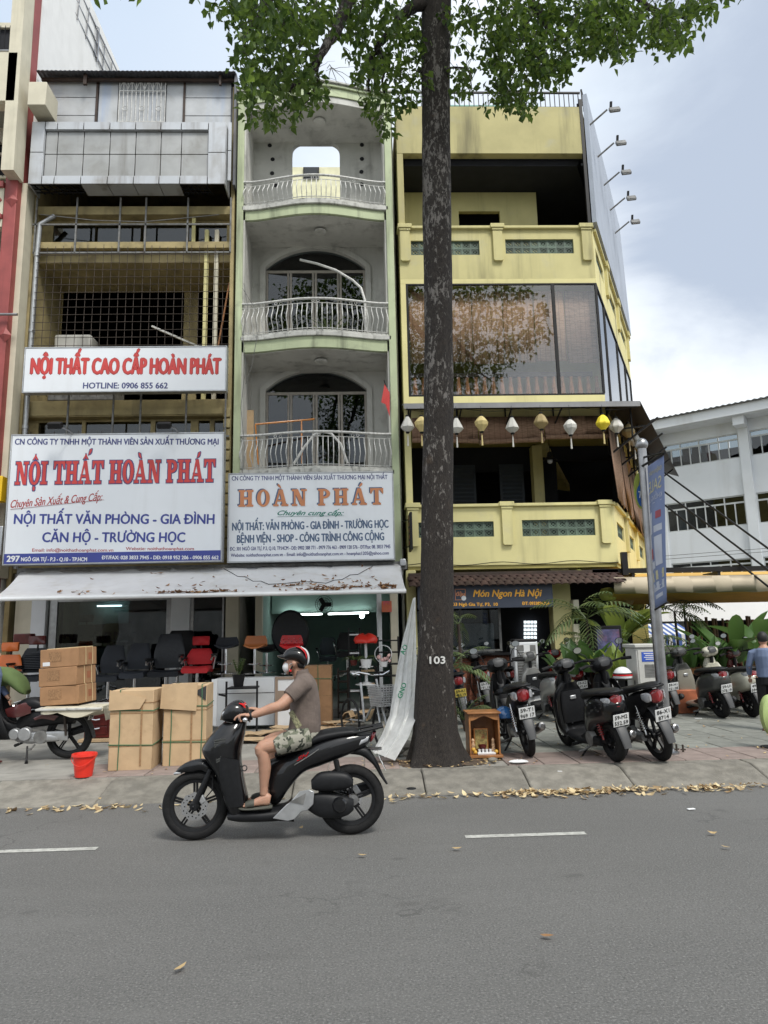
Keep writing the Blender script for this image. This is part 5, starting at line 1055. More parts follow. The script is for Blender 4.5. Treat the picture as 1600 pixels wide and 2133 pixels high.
for i, (u0, u1, z0, z1) in enumerate(bays):
    f_ = MB(); zt_ = z0+(z1-z0)*.76; q5(f_, u0, u1, z0, z0+.06, -.05, -.12); q5(f_, u0, u1, z1-.06, z1, -.05, -.12); q5(f_, u0, u1, zt_-.04, zt_+.04, -.05, -.12)
    for k in range(9):
        u = u0+(u1-u0-.05)*k/8; q5(f_, u, u+.05, z0, z1 if k % 2 == 0 else zt_, -.04, -.13)
    w_ = f_.obj('window', FRW, T5)
    for k in range(8):
        ua, ub = u0+(u1-u0)*k/8+.03, u0+(u1-u0)*(k+1)/8; b = MB(); q5(b, ua, ub, z0+.06, zt_-.04, -.09, -.1); b.obj('pane', M.glass, w_, smooth=None)
        if k % 2 == 0: b = MB(); q5(b, ua, u0+(u1-u0)*(k+2)/8, zt_+.04, z1-.06, -.09, -.1); b.obj('pane', M.glass, w_, smooth=None)
        if rnd.random() < .4: b = MB(); q5(b, ua, ub, z0+.1, zt_, -.3, -.32); b.obj('blind', PB if rnd.random() < .6 else M.greywall, w_, smooth=None)
# ============================================================ canopy structure on the right
T6 = thing('restaurant_canopy', 'wide beige canvas canopy on black steel beams right of the restaurant', 'canopy', (8, 15, 3))
YC = 14.6; xa, xb = at(1280, 1215, YC).x, 12.5; za, zb_ = at(1440, 1200, YC).z, at(1440, 1234, YC).z
b = MB(); n = 60; 
b.rings([[(xa+(xb-xa)*k/n, YC+[0, .01, .02][j]*1+.012*math.sin(k*.9)*j, z+(.02*math.sin(k*.7) if j == 2 else 0)) for k in range(n+1)] for j, z in enumerate((za, (za+zb_)/2, zb_))], False); o = b.obj('valance', M.beige, T6, smooth=60); o.modifiers.new('t', 'SOLIDIFY').thickness = .008
b = MB(); b.add([(xa, YC, za), (xb, YC, za), (xb, 20, za+.5), (xa+2, 20, za+.5)], [(0, 1, 2, 3)]); b.add([(xa, YC+.1, zb_+.03), (xb, YC+.1, zb_+.03), (xb, 16.4, at(1440, 1257, 16.4).z), (xa+.5, 16.4, at(1440, 1257, 16.4).z)], [(0, 1, 2, 3)]); b.obj('canvas_roof', M.yellowcanvas, T6, smooth=None)
z1_, z2_ = at(1450, 1186, 14.9).z, at(1450, 1206, 14.9).z
for nm, z_, y_ in (('top_beam', z1_, 14.9), ('lower_beam', at(1450, 1205, 15.6).z, 15.6)): b = MB(); b.box(AX1-.6, 12.5, y_, y_+.1, z_-.05, z_+.05); b.obj(nm, M.black, T6)
b = MB()
for x in (5.75, 7.6, 9.5): b.box(x, x+.06, 14.92, 15.6, z1_-.3, z1_-.05)
b.obj('cross_beam', M.black, T6)
b = MB(); q = at(1300, 1165, 14.85); b.box(q.x-.06, q.x+.06, 14.8, 14.9, z1_-.1, q.z+.15); b.obj('fixing_plate', M.black, T6)
for i, (a, c) in enumerate((((1385, 985), (1600, 1142)), ((1385, 1025), (1600, 1188)), ((1385, 1052), (1575, 1205)))):
    b = MB(); b.tube([at(a[0], a[1], 17-.3*i), at(c[0]+60, c[1]+44, 13.5+.3*i)], .022, 6); b.obj('tie_rod', M.black, T6)
for py in (1150, 1157):
    b = MB(); b.tube([at(1385, py+8, 20), at(1600, py-8, 19)], .006, 4); o = b.obj('overhead_wire', M.black); tag(o, 'thin %s wire crossing in front of the white school block' % ('upper' if py == 1150 else 'lower'), 'wire', 'thin wires before the school')
# bright white tent roof seen under the canopy
b = MB(); x0, x1, z0, z1 = rc(1330, 1252, 1680, 1292, 24); b.box(x0-1.2, x1, 24, 24.1, z0, z1+.1); o = b.obj('white_tent', mat('white tent fabric', (.82, .82, .82), .7, var=.02)); tag(o, 'white tent roof edge seen below the beige canopy', 'tent')
x0, x1, z0, z1 = rc(1372, 1298, 1440, 1345, 21.5); T = thing('striped_awning', 'blue and white striped awning seen behind the palms', 'awning', ((x0+x1)/2, 21.5, z0)); n = 16
for k in range(n): b = MB(); a, c = x0-.5+(x1-x0+.6)*k/n, x0-.5+(x1-x0+.6)*(k+1)/n; b.add([(a, 22.6, z1), (c, 22.6, z1), (c, 21.5, (z0+z1)/2), (a, 21.5, (z0+z1)/2), (c, 21.48, z0), (a, 21.48, z0)], [(0, 1, 2, 3), (3, 2, 4, 5)]); b.obj('stripe', mat('awning blue', (.06, .12, .35), .7) if k % 2 else M.white, T, smooth=None)
# dark rear of the side yard
b = MB(); b.box(7, 30, 24.2, 24.5, .14, 2.3); o = b.obj('yard_wall', mat('yard wall', (.10, .10, .095), .9, var=.2)); tag(o, 'dark yard wall behind the plants and parked scooters', 'wall')
# bamboo fence
x0, x1, z0, z1 = rc(1436, 1287, 1700, 1400, 17.0); T = thing('bamboo_fence', 'dark bamboo screen behind the banana plants on the right', 'fence', ((x0+x1)/2, 17, .14)); bb0 = None; k = 0; x = x0; pm = mat('bamboo pole', (.20, .12, .05), .6, var=.3, rv=.45)
while x < x1:
    if bb0 is None: b = MB(); b.tube([(0, 0, 0), (0, 0, z1-.14)], .035, 8); o = b.obj('pole', pm, T); bb0 = o
    else: o = bb0.copy(); COL.objects.link(o)
    o.location = (x, 17.0+rnd.uniform(-.02, .02), .14); o.scale = (rnd.uniform(.7, 1.1),)*2+(rnd.uniform(.97, 1.03),); x += rnd.choice((.075, .075, .12, .16))
b = MB(); b.box(x0, x1, 17.05, 17.1, .14, z1-.05); b.obj('backing', M.dark, T)
# planter boxes and low yellow wall
T = thing('planter_wall', 'low planter with yellow piers and dark gaps behind the right scooters', 'planter', (6.3, 14.9, .14)); zt_ = at(1450, 1392, 14.5).z
b = MB(); b.box(5.1, 12, 14.5, 15.0, zt_-.12, zt_); b.obj('ledge', M.wood, T, bevel=.01)
for px in (1418, 1590, 1700): X = at(px, 1430, 14.55).x; b = MB(); b.box(X-.2, X+.2, 14.55, 14.9, .14, zt_-.12); b.obj('pier', M.yellow, T, bevel=.01)
b = MB(); b.box(5.1, 12, 14.95, 15.0, .14, zt_-.12); b.obj('backing', M.dark, T)
q = rc(1412, 1450, 1455, 1482, 13.2); b = MB(); b.box(q[0], q[1], 13.2, 13.55, .15, .15+.42); o = b.obj('terracotta_planter', M.terracotta, None, bevel=.02); tag(o, 'square terracotta pot on the pavement left of the dark parked scooter', 'pot')
# opposite side of the street: what the windows mirror
for i, (x, w_, h_) in enumerate(((-22, 9, 9), (-12, 9, 6), (-2, 8, 8), (7, 8, 5), (16, 9, 7), (26, 10, 9))):
    b = MB(); b.box(x-w_/2, x+w_/2, -28, -19, .1, h_); o = b.obj('opposite_house', M.greywall if i % 2 else M.cream); tag(o, ('leftmost', 'second from the left', 'third from the left', 'fourth from the left', 'fifth from the left', 'rightmost')[i]+' plain house on the opposite side of the street', 'house', 'houses opposite, mirrored in the windows')
# ============================================================ shop fronts under the awning
TA = thing('shop_awning', 'wide white tarpaulin awning strewn with dry leaves over both shop fronts', 'awning', (-3.3, 13, 2.3))
ZB_, ZF_ = at(400, 1183, 14.3).z, at(400, 1238, 12.1).z
ax0, ax1 = at(45, 1190, 14.3).x, at(833, 1178, 14.3).x; fx0, fx1 = at(-14, 1245, 12.1).x, at(846, 1228, 12.1).x
b = MB(); n = 48; m_ = 8; rg = []
for j in range(m_+1):
    t = j/m_; r_ = []
    for k in range(n+1):
        u = k/n; x = (ax0+(ax1-ax0)*u)*(1-t)+(fx0+(fx1-fx0)*u)*t; sag = -.10*math.sin(PI*t)*(.6+.4*math.sin(u*17)**2)+.006*math.sin(u*60)
        r_.append((x, 14.3-2.2*t, ZB_*(1-t)+ZF_*t+sag))
    rg.append(r_)
b.rings(rg, False); o = b.obj('tarpaulin', M.tarp, TA, smooth=60); o.modifiers.new('t', 'SOLIDIFY').thickness = .006
TARP = rg
b = MB(); b.tube([(fx0, 12.1, ZF_-.02), (fx1, 12.1, ZF_-.02)], .035, 10); b.obj('front_bar', M.white, TA)
b = MB(); b.box(ax0-.1, ax1+.15, 14.32, 14.42, ZB_-.1, ZB_+.06); b.obj('rear_box', M.grey, TA)
for X in (-4.9, -2.6, .35): b = MB(); b.tube([(X, 14.4, ZB_-.4), (X+.2, 13.2, ZB_-.62), (X, 12.15, ZF_-.03)], .02, 6); b.obj('folding_arm', M.steel, TA)
b = MB(); b.box(ax1, ax1+.12, 14.2, 14.32, ZB_-.05, ZB_+.1); b.obj('winch', M.silver, TA, bevel=.02)
b = MB(); q = at(836, 1182, 13.9); b.rings([[(q.x+.02*math.sin(k), 14.1-.5*t, ZB_-.05-.55*k/6-t*.2) for k in range(7)] for t in (0, .3, .6, 1)], False); o = b.obj('loose_flap', M.tarp, TA); 
def leafpile(name, m, pts, lab=None, cat='fallen leaves', parent=None, size=.05, flat=False):
    b = MB()
    for p_, s_ in pts:
        a = rnd.uniform(0, 2*PI); s = size*s_; cu = rnd.uniform(.05, .45)*s; R_ = Matrix.Rotation(a, 3, 'Z') @ Matrix.Rotation(rnd.uniform(-.5, .5)*(0.3 if flat else 1), 3, 'X') @ Matrix.Rotation(rnd.uniform(-.4, .4)*(0.3 if flat else 1), 3, 'Y')
        pr = [(-s, 0, cu), (-.35*s, .38*s, 0), (.35*s, .34*s, .0), (s*1.05, 0, cu), (.35*s, -.34*s, cu*.4), (-.35*s, -.38*s, cu*.3), (0, 0, -.05*s)]
        b.add([V(p_)+R_ @ V(v) for v in pr], [(0, 1, 6), (1, 2, 6), (2, 3, 6), (3, 4, 6), (4, 5, 6), (5, 0, 6)])
    o = b.obj(name, m, parent, smooth=None); stuff(o)
    if lab: o['label'] = lab; o['category'] = cat
    return o
pts = []
def tarp_at(u, t):
    j = min(m_-1, int(t*m_)); k = min(n-1, int(u*n)); a = V(TARP[j][k]); c = V(TARP[j+1][k+1]); return a.lerp(c, .5)+V((0, 0, .015))
for cu_, ct, su, st_, nn in ((.45, .93, .05, .02, 70), (.535, .9, .04, .02, 55), (.80, .86, .06, .03, 60), (.72, .68, .06, .04, 40), (.86, .8, .05, .05, 40), (.955, .85, .015, .05, 70), (.2, .86, .08, .05, 14), (.6, .6, .3, .3, 30), (.85, .5, .1, .2, 25), (.79, .93, .03, .02, 30)):
    for k in range(nn):
        u, t = min(.985, max(.01, rnd.gauss(cu_, su*.6))), min(.97, max(.05, rnd.gauss(ct, st_))); pts.append((tarp_at(u, t)+V((rnd.uniform(-.06, .06), rnd.uniform(-.06, .06), rnd.uniform(0, .02))), rnd.uniform(.6, 1.3)))
leafpile('leaf_litter', M.drybrown, pts, 'dry brown leaves lying in drifts on the white awning', 'fallen leaves', None, .055)
b = MB(); pp = [tarp_at(.53+.4*k/20, .12+.5*math.sin(PI*k/20)) for k in range(21)]; b.tube(pp, .006, 4); o = b.obj('cable', M.black); tag(o, 'thin dark cable lying in an arc on the white awning', 'cable')
# shop front walls
def fw(name, m, x0, x1, z0, z1, y=14.95, d=.2, T=T1, bevel=.008): b = MB(); b.box(x0, x1, y, y+d, z0, z1); return b.obj(name, m, T, bevel=bevel)
X = lambda px, Y=15, py=1330: at(px, py, Y).x
fw('pillar', M.cream, X(30), X(66), .14, 3.1); fw('pillar', M.offwhite, X(66), X(96), .14, 3.1, 14.9); fw('pillar', M.offwhite, X(356), X(395), .14, 3.1); fw('pillar', M.cream, X(470), X(497), .14, 3.1, 14.95); fw('pillar', M.cream, X(532), X(546), .14, 3.1, 14.95, T=T2)
fw('pillar', M.offwhite, X(786), X(796), .14, 3.1, 14.95, T=T2); fw('pillar', M.cream, X(814), X(830), .14, 3.1, 14.9, T=T2)
fw('lintel', M.grey, -7.2, X(545), 2.62, 3.1, 15.0, .1, T=T1); fw('lintel', M.grey, X(546), .75, 2.72, 3.1, 15.0, .1, T=T2)
b = MB()
for a, c in ((100, 116), (345, 356), (395, 402), (462, 470)): b.box(X(a), X(c), 15.0, 15.06, .5, 2.62)
b.box(X(100), X(356), 15.01, 15.05, 2.5, 2.62); w_ = b.obj('window_frame', M.steel, T1, bevel=.005)
b = MB(); b.box(X(116), X(345), 15.03, 15.036, .5, 2.5); b.obj('pane', M.glass, w_, smooth=None); b = MB(); b.box(X(402), X(462), 15.03, 15.036, .3, 2.6); b.obj('pane', M.glass, w_, smooth=None)
fw('platform', M.shopfloor, -7.2, .7, .139, .30, 14.2, 6, T=T1, bevel=.01)
# interior of 297
b = MB(); b.box(X(138, 17.5), X(275, 17.5), 18.2, 18.25, .3, 3.1); b.obj('inner_wall', M.shopwall, T1); b = MB(); b.box(-7.2, X(138, 17.5), 17.2, 17.25, .3, 3.1); b.box(X(275, 17.5), -2.9, 17.2, 17.25, .3, 3.1); b.obj('inner_wall', M.dark, T1); b = MB(); b.box(-7.2, -2.9, 15.2, 20, 3.0, 3.1); b.obj('ceiling', M.dark, T1)
T = thing('tube_light', 'lit tube lamp inside the left shop behind the glass', 'lamp', (X(236, 17.8), 17.9, 2.7)); q = at(228, 1262, 18.0); b = MB(); b.tube([q+V((-.3, 0, 0)), q+V((.3, 0, 0))], .018, 8); b.obj('tube', M.tube, T)
# interior of 301: pale green room
gx0, gx1 = X(546), .72
b = MB(); b.box(gx0-.05, gx1+.05, 19.5, 19.6, .3, 3.1); b.box(gx0-.1, gx0-.04, 15.2, 19.5, .3, 3.1); b.box(gx1, gx1+.06, 15.2, 19.5, .3, 3.1); b.obj('inner_wall', M.shopwall, T2); b = MB(); b.box(gx0, gx1, 15.2, 19.6, 3.0, 3.06); b.obj('ceiling', M.greywall, T2)
b = MB(); q0, q1 = at(560, 1279, 16.6), at(787, 1270, 16.6); b.box(gx0, gx1, 16.6, 16.7, q0.z, 3.0); b.obj('bulkhead', M.shopwall, T2)
for i, (a, c, bx) in enumerate((((588, 1281), (671, 1279), 610), ((684, 1279), (768, 1276), 754))):
    T = thing('tube_light', ('left', 'right')[i]+' lit fluorescent tube with a round bulb beside it, green room of the open shop', 'lamp', at(*a, 16.5), 'lit tubes in the open shop'); b = MB(); b.tube([at(*a, 16.5), at(*c, 16.5)], .016, 8); b.obj('tube', M.tube, T); b = MB(); b.tube([at(*a, 16.55), at(*c, 16.55)], .03, 6); b.obj('fitting', M.white, T); b = MB(); b.sphere(at(bx, 1283, 16.4), .055, 12, 8); b.obj('bulb', M.tube, T)
T = thing('wall_fan', 'dark wall fan above the tubes in the open shop', 'fan', at(675, 1260, 16.4)); q = at(675, 1259, 16.4); b = MB()
for r_ in (.2, .15, .1, .05): b.torus(q, (0, 1, 0), r_, .005, 24, 4)
for k in range(24): a = 2*PI*k/24; b.tube([q, q+V((.2*math.cos(a), 0, .2*math.sin(a)))], .003, 3)
b.obj('cage', M.black, T); b = MB()
for k in range(3): a = 2*PI*k/3; b.obox(q+V((.09*math.cos(a), .03, .09*math.sin(a))), (.16, .008, .1), ry=-a, rx=.3)
b.obj('blade', M.blackmatt, T); b = MB(); b.cyl(q, q+V((0, .18, 0)), .05, .06); b.obj('motor', M.black, T)
b = MB(); q = rc(795, 1252, 816, 1275, 14.88); b.box(q[0], q[1], 14.86, 14.88, q[2], q[3]); o = b.obj('poster', mat('orange poster', (.62, .16, .08), .6, var=.2, stain=((.6, .05, .2), .9, 9, .5))); tag(o, 'orange and pink poster on the right pillar of the open shop', 'poster')
# ---------------------------------------------------------- chairs
def office_chair(lab, px, py_top, py_seat, Y, m, w=.5, head=None, style='leather', face=0., scale=1.):
    X0_ = at(px, py_seat, Y).x; zt = at(px, py_top, Y).z; zs_ = at(px, py_seat, Y).z; T = thing('office_chair', lab, 'chair', (X0_, Y, .3), 'chairs displayed in front of the shops')
    h = zt-zs_; top = zt-(.24 if head else 0)
    def P(x, y, z): c, s = math.cos(face), math.sin(face); return (X0_+x*c-y*s, Y+x*s+y*c, z)
    b = MB(); rr = []
    for i in range(9):
        t = i/8; z = zs_+.08+(top-zs_-.08)*t; wd = w/2*(.80+.22*math.sin(PI*min(1, t*1.1+.1)))*(1 if t < .96 else .85); y = .22+.10*t*t; ring = []
        for k in range(12): a = 2*PI*k/12; ring.append(P(wd*abs(math.cos(a))**.6*math.copysign(1, math.cos(a)), y+(.05 if style == 'leather' else .025)*math.sin(a)-.04*math.cos(a)**2, z))
        rr.append(ring)
    b.rings(rr); b.obj('backrest', m, T, smooth=60)
    if style == 'ribbed':
        for k in range(10): q = MB(); z = zs_+.15+(top-zs_-.25)*k/9; q.tube([P(-w*.36, .165+.1*(k/9)**2, z), P(0, .15+.1*(k/9)**2, z), P(w*.36, .165+.1*(k/9)**2, z)], .017, 6); q.obj('rib', M.leather, T)
    if head: b = MB(); b.rings([[P(x, .26+.04*math.cos(a), zt-.1+.085*math.sin(a)) for a in [2*PI*k/10 for k in range(10)]] for x in (-.15, -.14, 0, .14, .15)]); b.obj('headrest', head, T, bevel=.01); b = MB(); b.tube([P(0, .28, top-.05), P(0, .29, zt-.08)], .015, 6); b.obj('headrest_post', M.black, T)
    b = MB(); rr = [[P(x*w, -.22+.46*t, zs_+.03*math.sin(PI*t)+dz) for x, dz in ((-.5, -.02), (-.46, .035), (0, .02), (.46, .035), (.5, -.02), (.44, -.06), (-.44, -.06))] for t in (0, .06, .3, .6, .94, 1)]; b.rings(rr); b.obj('seat', m, T, smooth=50)
    for s in (-1, 1):
        b = MB(); b.tube([P(s*(w/2+.0), .18, zs_+.0), P(s*(w/2+.05), .12, zs_+.21), P(s*(w/2+.05), -.12, zs_+.23), P(s*(w/2+.03), -.17, zs_+.15)], .02, 7); b.obj('armrest', M.chrome if s*0+1 else m, T, smooth=60); b = MB(); b.obox(P(s*(w/2+.05), -.01, zs_+.25), (.06, .26, .035), face); b.obj('arm_pad', M.blackmatt, T, bevel=.012)
    zb = max(.36, zs_-.42); b = MB(); b.cyl(P(0, 0, zs_-.05), P(0, 0, zb+.02), .028); b.obj('gas_column', M.chrome, T)
    for k in range(5):
        a = 2*PI*k/5+.3; e = P(.28*math.cos(a), .28*math.sin(a), zb-.02); b = MB(); b.tube([P(0, 0, zb+.04), e], [.025, .015], 6); lg = b.obj('base_leg', M.chrome, T); b = MB(); b.cyl(V(e)+V((-.015, 0, -.03)), V(e)+V((.015, 0, -.03)), .028); b.obj('castor', M.black, lg)
    return T
office_chair('orange chair with rounded back cut by the left edge of the photo', 2, 1336, 1420, 13.0, M.orange, .5, M.orange)
office_chair('black ribbed chair with plastic wrapped arms behind the green draped motorbike', 60, 1322, 1412, 13.1, M.leather, .55, M.maroon, 'ribbed')
office_chair('plain dark mesh chair just right of the stacked boxes', 226, 1345, 1412, 13.3, M.meshgrey, .45)
office_chair('dark grey chair with a small round hole in its back', 281, 1340, 1405, 13.2, M.meshgrey, .44)
office_chair('big black leather executive chair left of the red chair', 346, 1320, 1402, 13.1, M.leather, .55)
office_chair('red fabric chair with red headrest and plastic wrapped seat', 411, 1323, 1394, 13.0, M.redfabric, .48, M.redfabric)
office_chair('black high chair with headrest behind the shop glass', 168, 1278, 1345, 16.0, M.meshgrey, .5, M.meshgrey)
office_chair('grey mesh chair behind the shop glass, left of the lime one', 200, 1300, 1345, 16.3, M.meshgrey, .45)
office_chair('lime green backed chair behind the shop glass', 222, 1298, 1342, 16.2, mat('lime mesh', (.25, .33, .06), .7), .4)
office_chair('dark chair behind the shop glass, right of the lime one', 250, 1298, 1342, 16.2, M.meshgrey, .45)
office_chair('black chair with headrest deep in the shop behind the big leather chair', 370, 1313, 1380, 13.9, M.black, .6)
office_chair('small black office chair left of the shelf in the open shop', 724, 1317, 1362, 14.9, M.black, .45)
office_chair('dark typist chair standing in the green room', 683, 1328, 1372, 17.0, M.meshgrey, .4)
b = MB(); b.box(X(33, 14, 1320), X(70, 14, 1320), 13.9, 14.1, at(50, 1342, 14).z, at(50, 1320, 14).z); o = b.obj('wrapped_bundle', M.maroon, bevel=.02); tag(o, 'maroon lacquered board end above the ribbed black chair', 'board')
def stool(lab, px, py_top, py_seat, py_foot, Y, m, kind='shell', post=M.chrome):
    q = at(px, py_seat, Y); zt = at(px, py_top, Y).z; zf = at(px, py_foot, Y).z; T = thing('bar_stool', lab, 'stool', (q.x, Y, zf), 'bar stools displayed in front of the shops'); x0, z0 = q.x, q.z; w = .21
    b = MB(); rr = []
    if kind == 'saddle': b.rings([[(x0+w*1.05*s_*math.cos(a), Y+.17*s_*math.sin(a), z0+z_+(.05*math.cos(a)**2 if z_ > 0 else 0)) for a in [2*PI*k/20 for k in range(20)]] for s_, z_ in ((.9, -.0), (1, .01), (.9, .07), (.55, .12), (.2, .135))])
    else:
        for i in range(11):
            t = i/10; a = t*1.75; y = -.18+.36*min(1, t*1.6)+.05*max(0, t-.6); z = z0+.02+(0 if t < .5 else (zt-z0)*((t-.5)/.5)**1.1); wd = w*(1 if t < .85 else 1-(t-.85)*.9)*(.92+.1*math.sin(t*3)); th = .03 if kind == 'shell' else .06
            up = V((0, 0, 1)).lerp(V((0, -1, .1)), min(1, max(0, (t-.35)/.3)))
            ring = []
            for k in range(14): a_ = 2*PI*k/14; c_, s_ = math.cos(a_), math.sin(a_); ring.append(tuple(V((x0+wd*c_, y+Y, z))+up*(s_*th/2+.06*c_*c_)))
            rr.append(ring)
        b.rings(rr)
    b.obj('seat', m, T, smooth=60)
    if kind == 'tufted':
        b = MB()
        for i in range(3):
            for j in range(4+i % 2): b.sphere((x0-.15+.1*j-(.05 if i % 2 else 0)+.0, Y+.115+.0*i, z0+.1+(zt-z0-.14)*i/2), .011, 6, 4)
        b.obj('stud', M.chrome, T)
    b = MB(); b.cyl((x0, Y, z0), (x0, Y, zf+.04), .024, .03); b.obj('post', post, T); b = MB(); b.lathe([(.0, .05), (.03, .045), (.12, .015), (.2, .0), (.2, -.01), (0, -.012)], (x0, Y, zf), n=24); b.obj('foot_plate', post, T)
    b = MB(); b.torus((x0, Y-.12, (z0+zf)/2-.05), (0, 0, 1), .12, .01, 20, 6); b.obj('foot_ring', post, T)
stool('dark shell bar stool between the red chair and the tan stool', 471, 1330, 1352, 1402, 13.3, M.meshgrey)
stool('tan orange shell bar stool', 531, 1327, 1352, 1402, 13.3, M.tan)
stool('red buttoned bar stool above the rider helmet', 606, 1326, 1352, 1402, 13.3, M.redvinyl, 'tufted')
stool('red saddle topped bar stool behind the white flower pot', 762, 1326, 1340, 1425, 13.2, M.redplastic, 'saddle', M.white)
stool('dark bar stool behind the tan orange one', 556, 1345, 1360, 1400, 13.9, M.black)
b = MB(); b.rings([[(at(605, 1330, 13.9).x+.36*math.cos(a)*s_, 13.9+.05*y_, 1.75+.45*math.sin(a)*s_) for a in [2*PI*k/24 for k in range(24)]] for s_, y_ in ((.9, -1), (1, 0), (.95, 1))]); o = b.obj('round_chair', M.leather); tag(o, 'large black round chair back behind the red buttoned stool', 'chair back')
# shelf units
def shelf(lab, x0, y0, x1, y1, Y, n, m1, m2, dp=.3):
    a = rc(x0, y0, x1, y1, Y); T = thing('shelf_unit', lab, 'shelf', ((a[0]+a[1])/2, Y, a[2])); b = MB()
    for x in (a[0], a[1]-.025):
        for y in (Y, Y+dp): b = MB(); b.box(x, x+.025, y, y+.025, a[2], a[3]); b.obj('upright', m1, T)
    for k in range(n): b = MB(); z = a[2]+(a[3]-a[2])*(k+.6)/n; b.box(a[0]+.026, a[1]-.026, Y-.02, Y+dp, z, z+.025); b.obj('shelf_board', m2, T, bevel=.004)
    return T
shelf('black frame shelf with white boards right of the cardboard tower', 726, 1308, 752, 1505, 13.2, 5, M.black, M.white)
shelf('low black shelf under the orchid pot', 750, 1388, 784, 1500, 13.1, 4, M.black, M.card)
shelf('tall dark wire shelf behind the flower basket', 788, 1326, 834, 1500, 13.6, 7, M.black, M.black)
shelf('dark low stand under the flower basket', 784, 1388, 818, 1500, 13.1, 3, M.black, M.black)
shelf('dark brown cupboard frame in the doorway of the open shop', 703, 1392, 726, 1500, 14.0, 5, M.darkwood, M.darkwood)
# pots
def pot(lab, px, pyt, pyb, Y, r, m, m2, kind):
    q = at(px, pyb, Y); zt = at(px, pyt, Y).z; T = thing('potted_plant', lab, 'plant', q); h = zt-q.z; b = MB(); b.lathe([(0, 0), (r*.72, 0), (r, h*.95), (r*1.06, h*.95), (r*1.06, h), (r*.9, h), (r*.85, h*.8), (0, h*.8)], q, n=20); b.obj('pot', m, T); b = MB(); c = q+V((0, 0, h*.8))
    if kind == 'fern':
        for k in range(9): a = rnd.uniform(0, 2*PI); d = V((.35*math.cos(a), .3*math.sin(a), 1)).normalized(); L_ = rnd.uniform(.2, .36); b.tube([c, c+d*L_], .004, 4); [blade(b, c+d*(L_*t), d*.4+V((math.cos(a+s*1.5), math.sin(a+s*1.5), .3)), .07, .025, .2, 3) for t in (.4, .55, .7, .85, 1) for s in (-1, 1)]
    elif kind == 'orchid':
        for k in range(13): a = rnd.uniform(0, 2*PI); blade(b, c, V((math.cos(a), math.sin(a)*.7, rnd.uniform(.5, 1.4))), rnd.uniform(.18, .3), .035, 1.3)
    b.obj('foliage', m2, T, smooth=None); return T, c
pot('small fern in a dark embossed pot on the black table frame', 497, 1405, 1432, 12.28, .105, M.black, M.palmleaf, 'fern')
pot('white flower pot with drooping green leaves', 763, 1373, 1391, 12.9, .105, M.white, M.palmleaf, 'orchid')
pot('little potted plant in a dull pot left of the white pot', 737, 1375, 1386, 13.0, .07, M.maroon, M.palmleaf, 'orchid')
T, c = pot('white basket with pale pink flowers and a tall hoop handle', 799, 1378, 1389, 12.9, .08, M.white, M.palmleaf, 'none2'); b = MB(); b.torus(c+V((0, 0, .15)), (0, 1, 0), .15, .007, 28, 5); b.obj('handle', M.white, T); b = MB()
for k in range(16): b.sphere(c+V((rnd.uniform(-.11, .11), rnd.uniform(-.06, .06), rnd.uniform(.02, .13))), rnd.uniform(.022, .035), 7, 5)
b.obj('blossom', mat('pink blossom', (.6, .38, .36), .7, var=.2), T)
# panels leaning in front
def panel_box(name, lab, cat, x0, y0, x1, y1, Y, d, m, rz=0, bevel=.006, kids=None):
    a = rc(x0, y0, x1, y1, Y); T = thing(name, lab, cat, ((a[0]+a[1])/2, Y, a[2])); b = MB(); b.box(a[0], a[1], Y, Y+d, a[2], a[3]); b.obj('panel', m, T, bevel=bevel); return T, a
T, a = panel_box('white_cabinet', 'big glossy white cabinet lying behind the rider', 'cabinet', 446, 1413, 571, 1512, 12.6, .5, M.offwhite)
b = MB(); b.box(a[0]-.002, a[1]+.002, 12.594, 12.599, a[2]+(a[3]-a[2])*.68, a[2]+(a[3]-a[2])*.69); b.obj('seam', M.black, T)
T, a = panel_box('white_board', 'white board leaning just left of the white cabinet', 'board', 440, 1415, 452, 1512, 12.4, .04, M.white)
T, a = panel_box('framed_door', 'white cabinet door with a tan frame beside the rider back', 'door', 573, 1409, 640, 1520, 12.2, .05, M.white)
b = MB(); e = .045
for q in ((a[0], a[1], a[3]-e, a[3]), (a[0], a[1], a[2], a[2]+e), (a[0], a[0]+e, a[2]+e, a[3]-e), (a[1]-e, a[1], a[2]+e, a[3]-e), (a[0]+e, a[1]-e, (a[2]+a[3])/2+.05, (a[2]+a[3])/2+.2)): b.box(q[0], q[1], 12.185, 12.2, q[2], q[3])
b.obj('door_frame', M.tan if 0 else mat('taupe lacquer', (.27, .2, .15), .6), T)
T = thing('table_frame', 'black metal table frame carrying the dark pot', 'table', (X(503, 12.6), 12.5, .15)); a = rc(469, 1432, 537, 1500, 12.1); b = MB()
for x in (a[0], a[1]-.03): b = MB(); b.box(x, x+.03, 12.1, 12.13, .15, a[3]+.1); b.obj('leg', M.black, T)
b = MB(); b.box(a[0]+.03, a[1]-.03, 12.1, 12.5, a[3]-.03, a[3]); b.obj('top', M.black, T); b = MB(); b.bar((a[0]-.1, 12.07, a[3]-.1), (a[0]+.02, 12.07, .75), .05, .03); b.obj('brace', M.black, T)
T = thing('drawer_cabinet', 'dark red lacquered drawer cabinet under the loaded motorbike', 'cabinet', (X(205, 11.6, 1500), 11.6, .15)); a = rc(176, 1468, 228, 1532, 11.6); b = MB(); b.box(a[0], a[1], 11.6, 12.1, .2, a[3]); b.obj('carcass', M.maroon, T, bevel=.01)
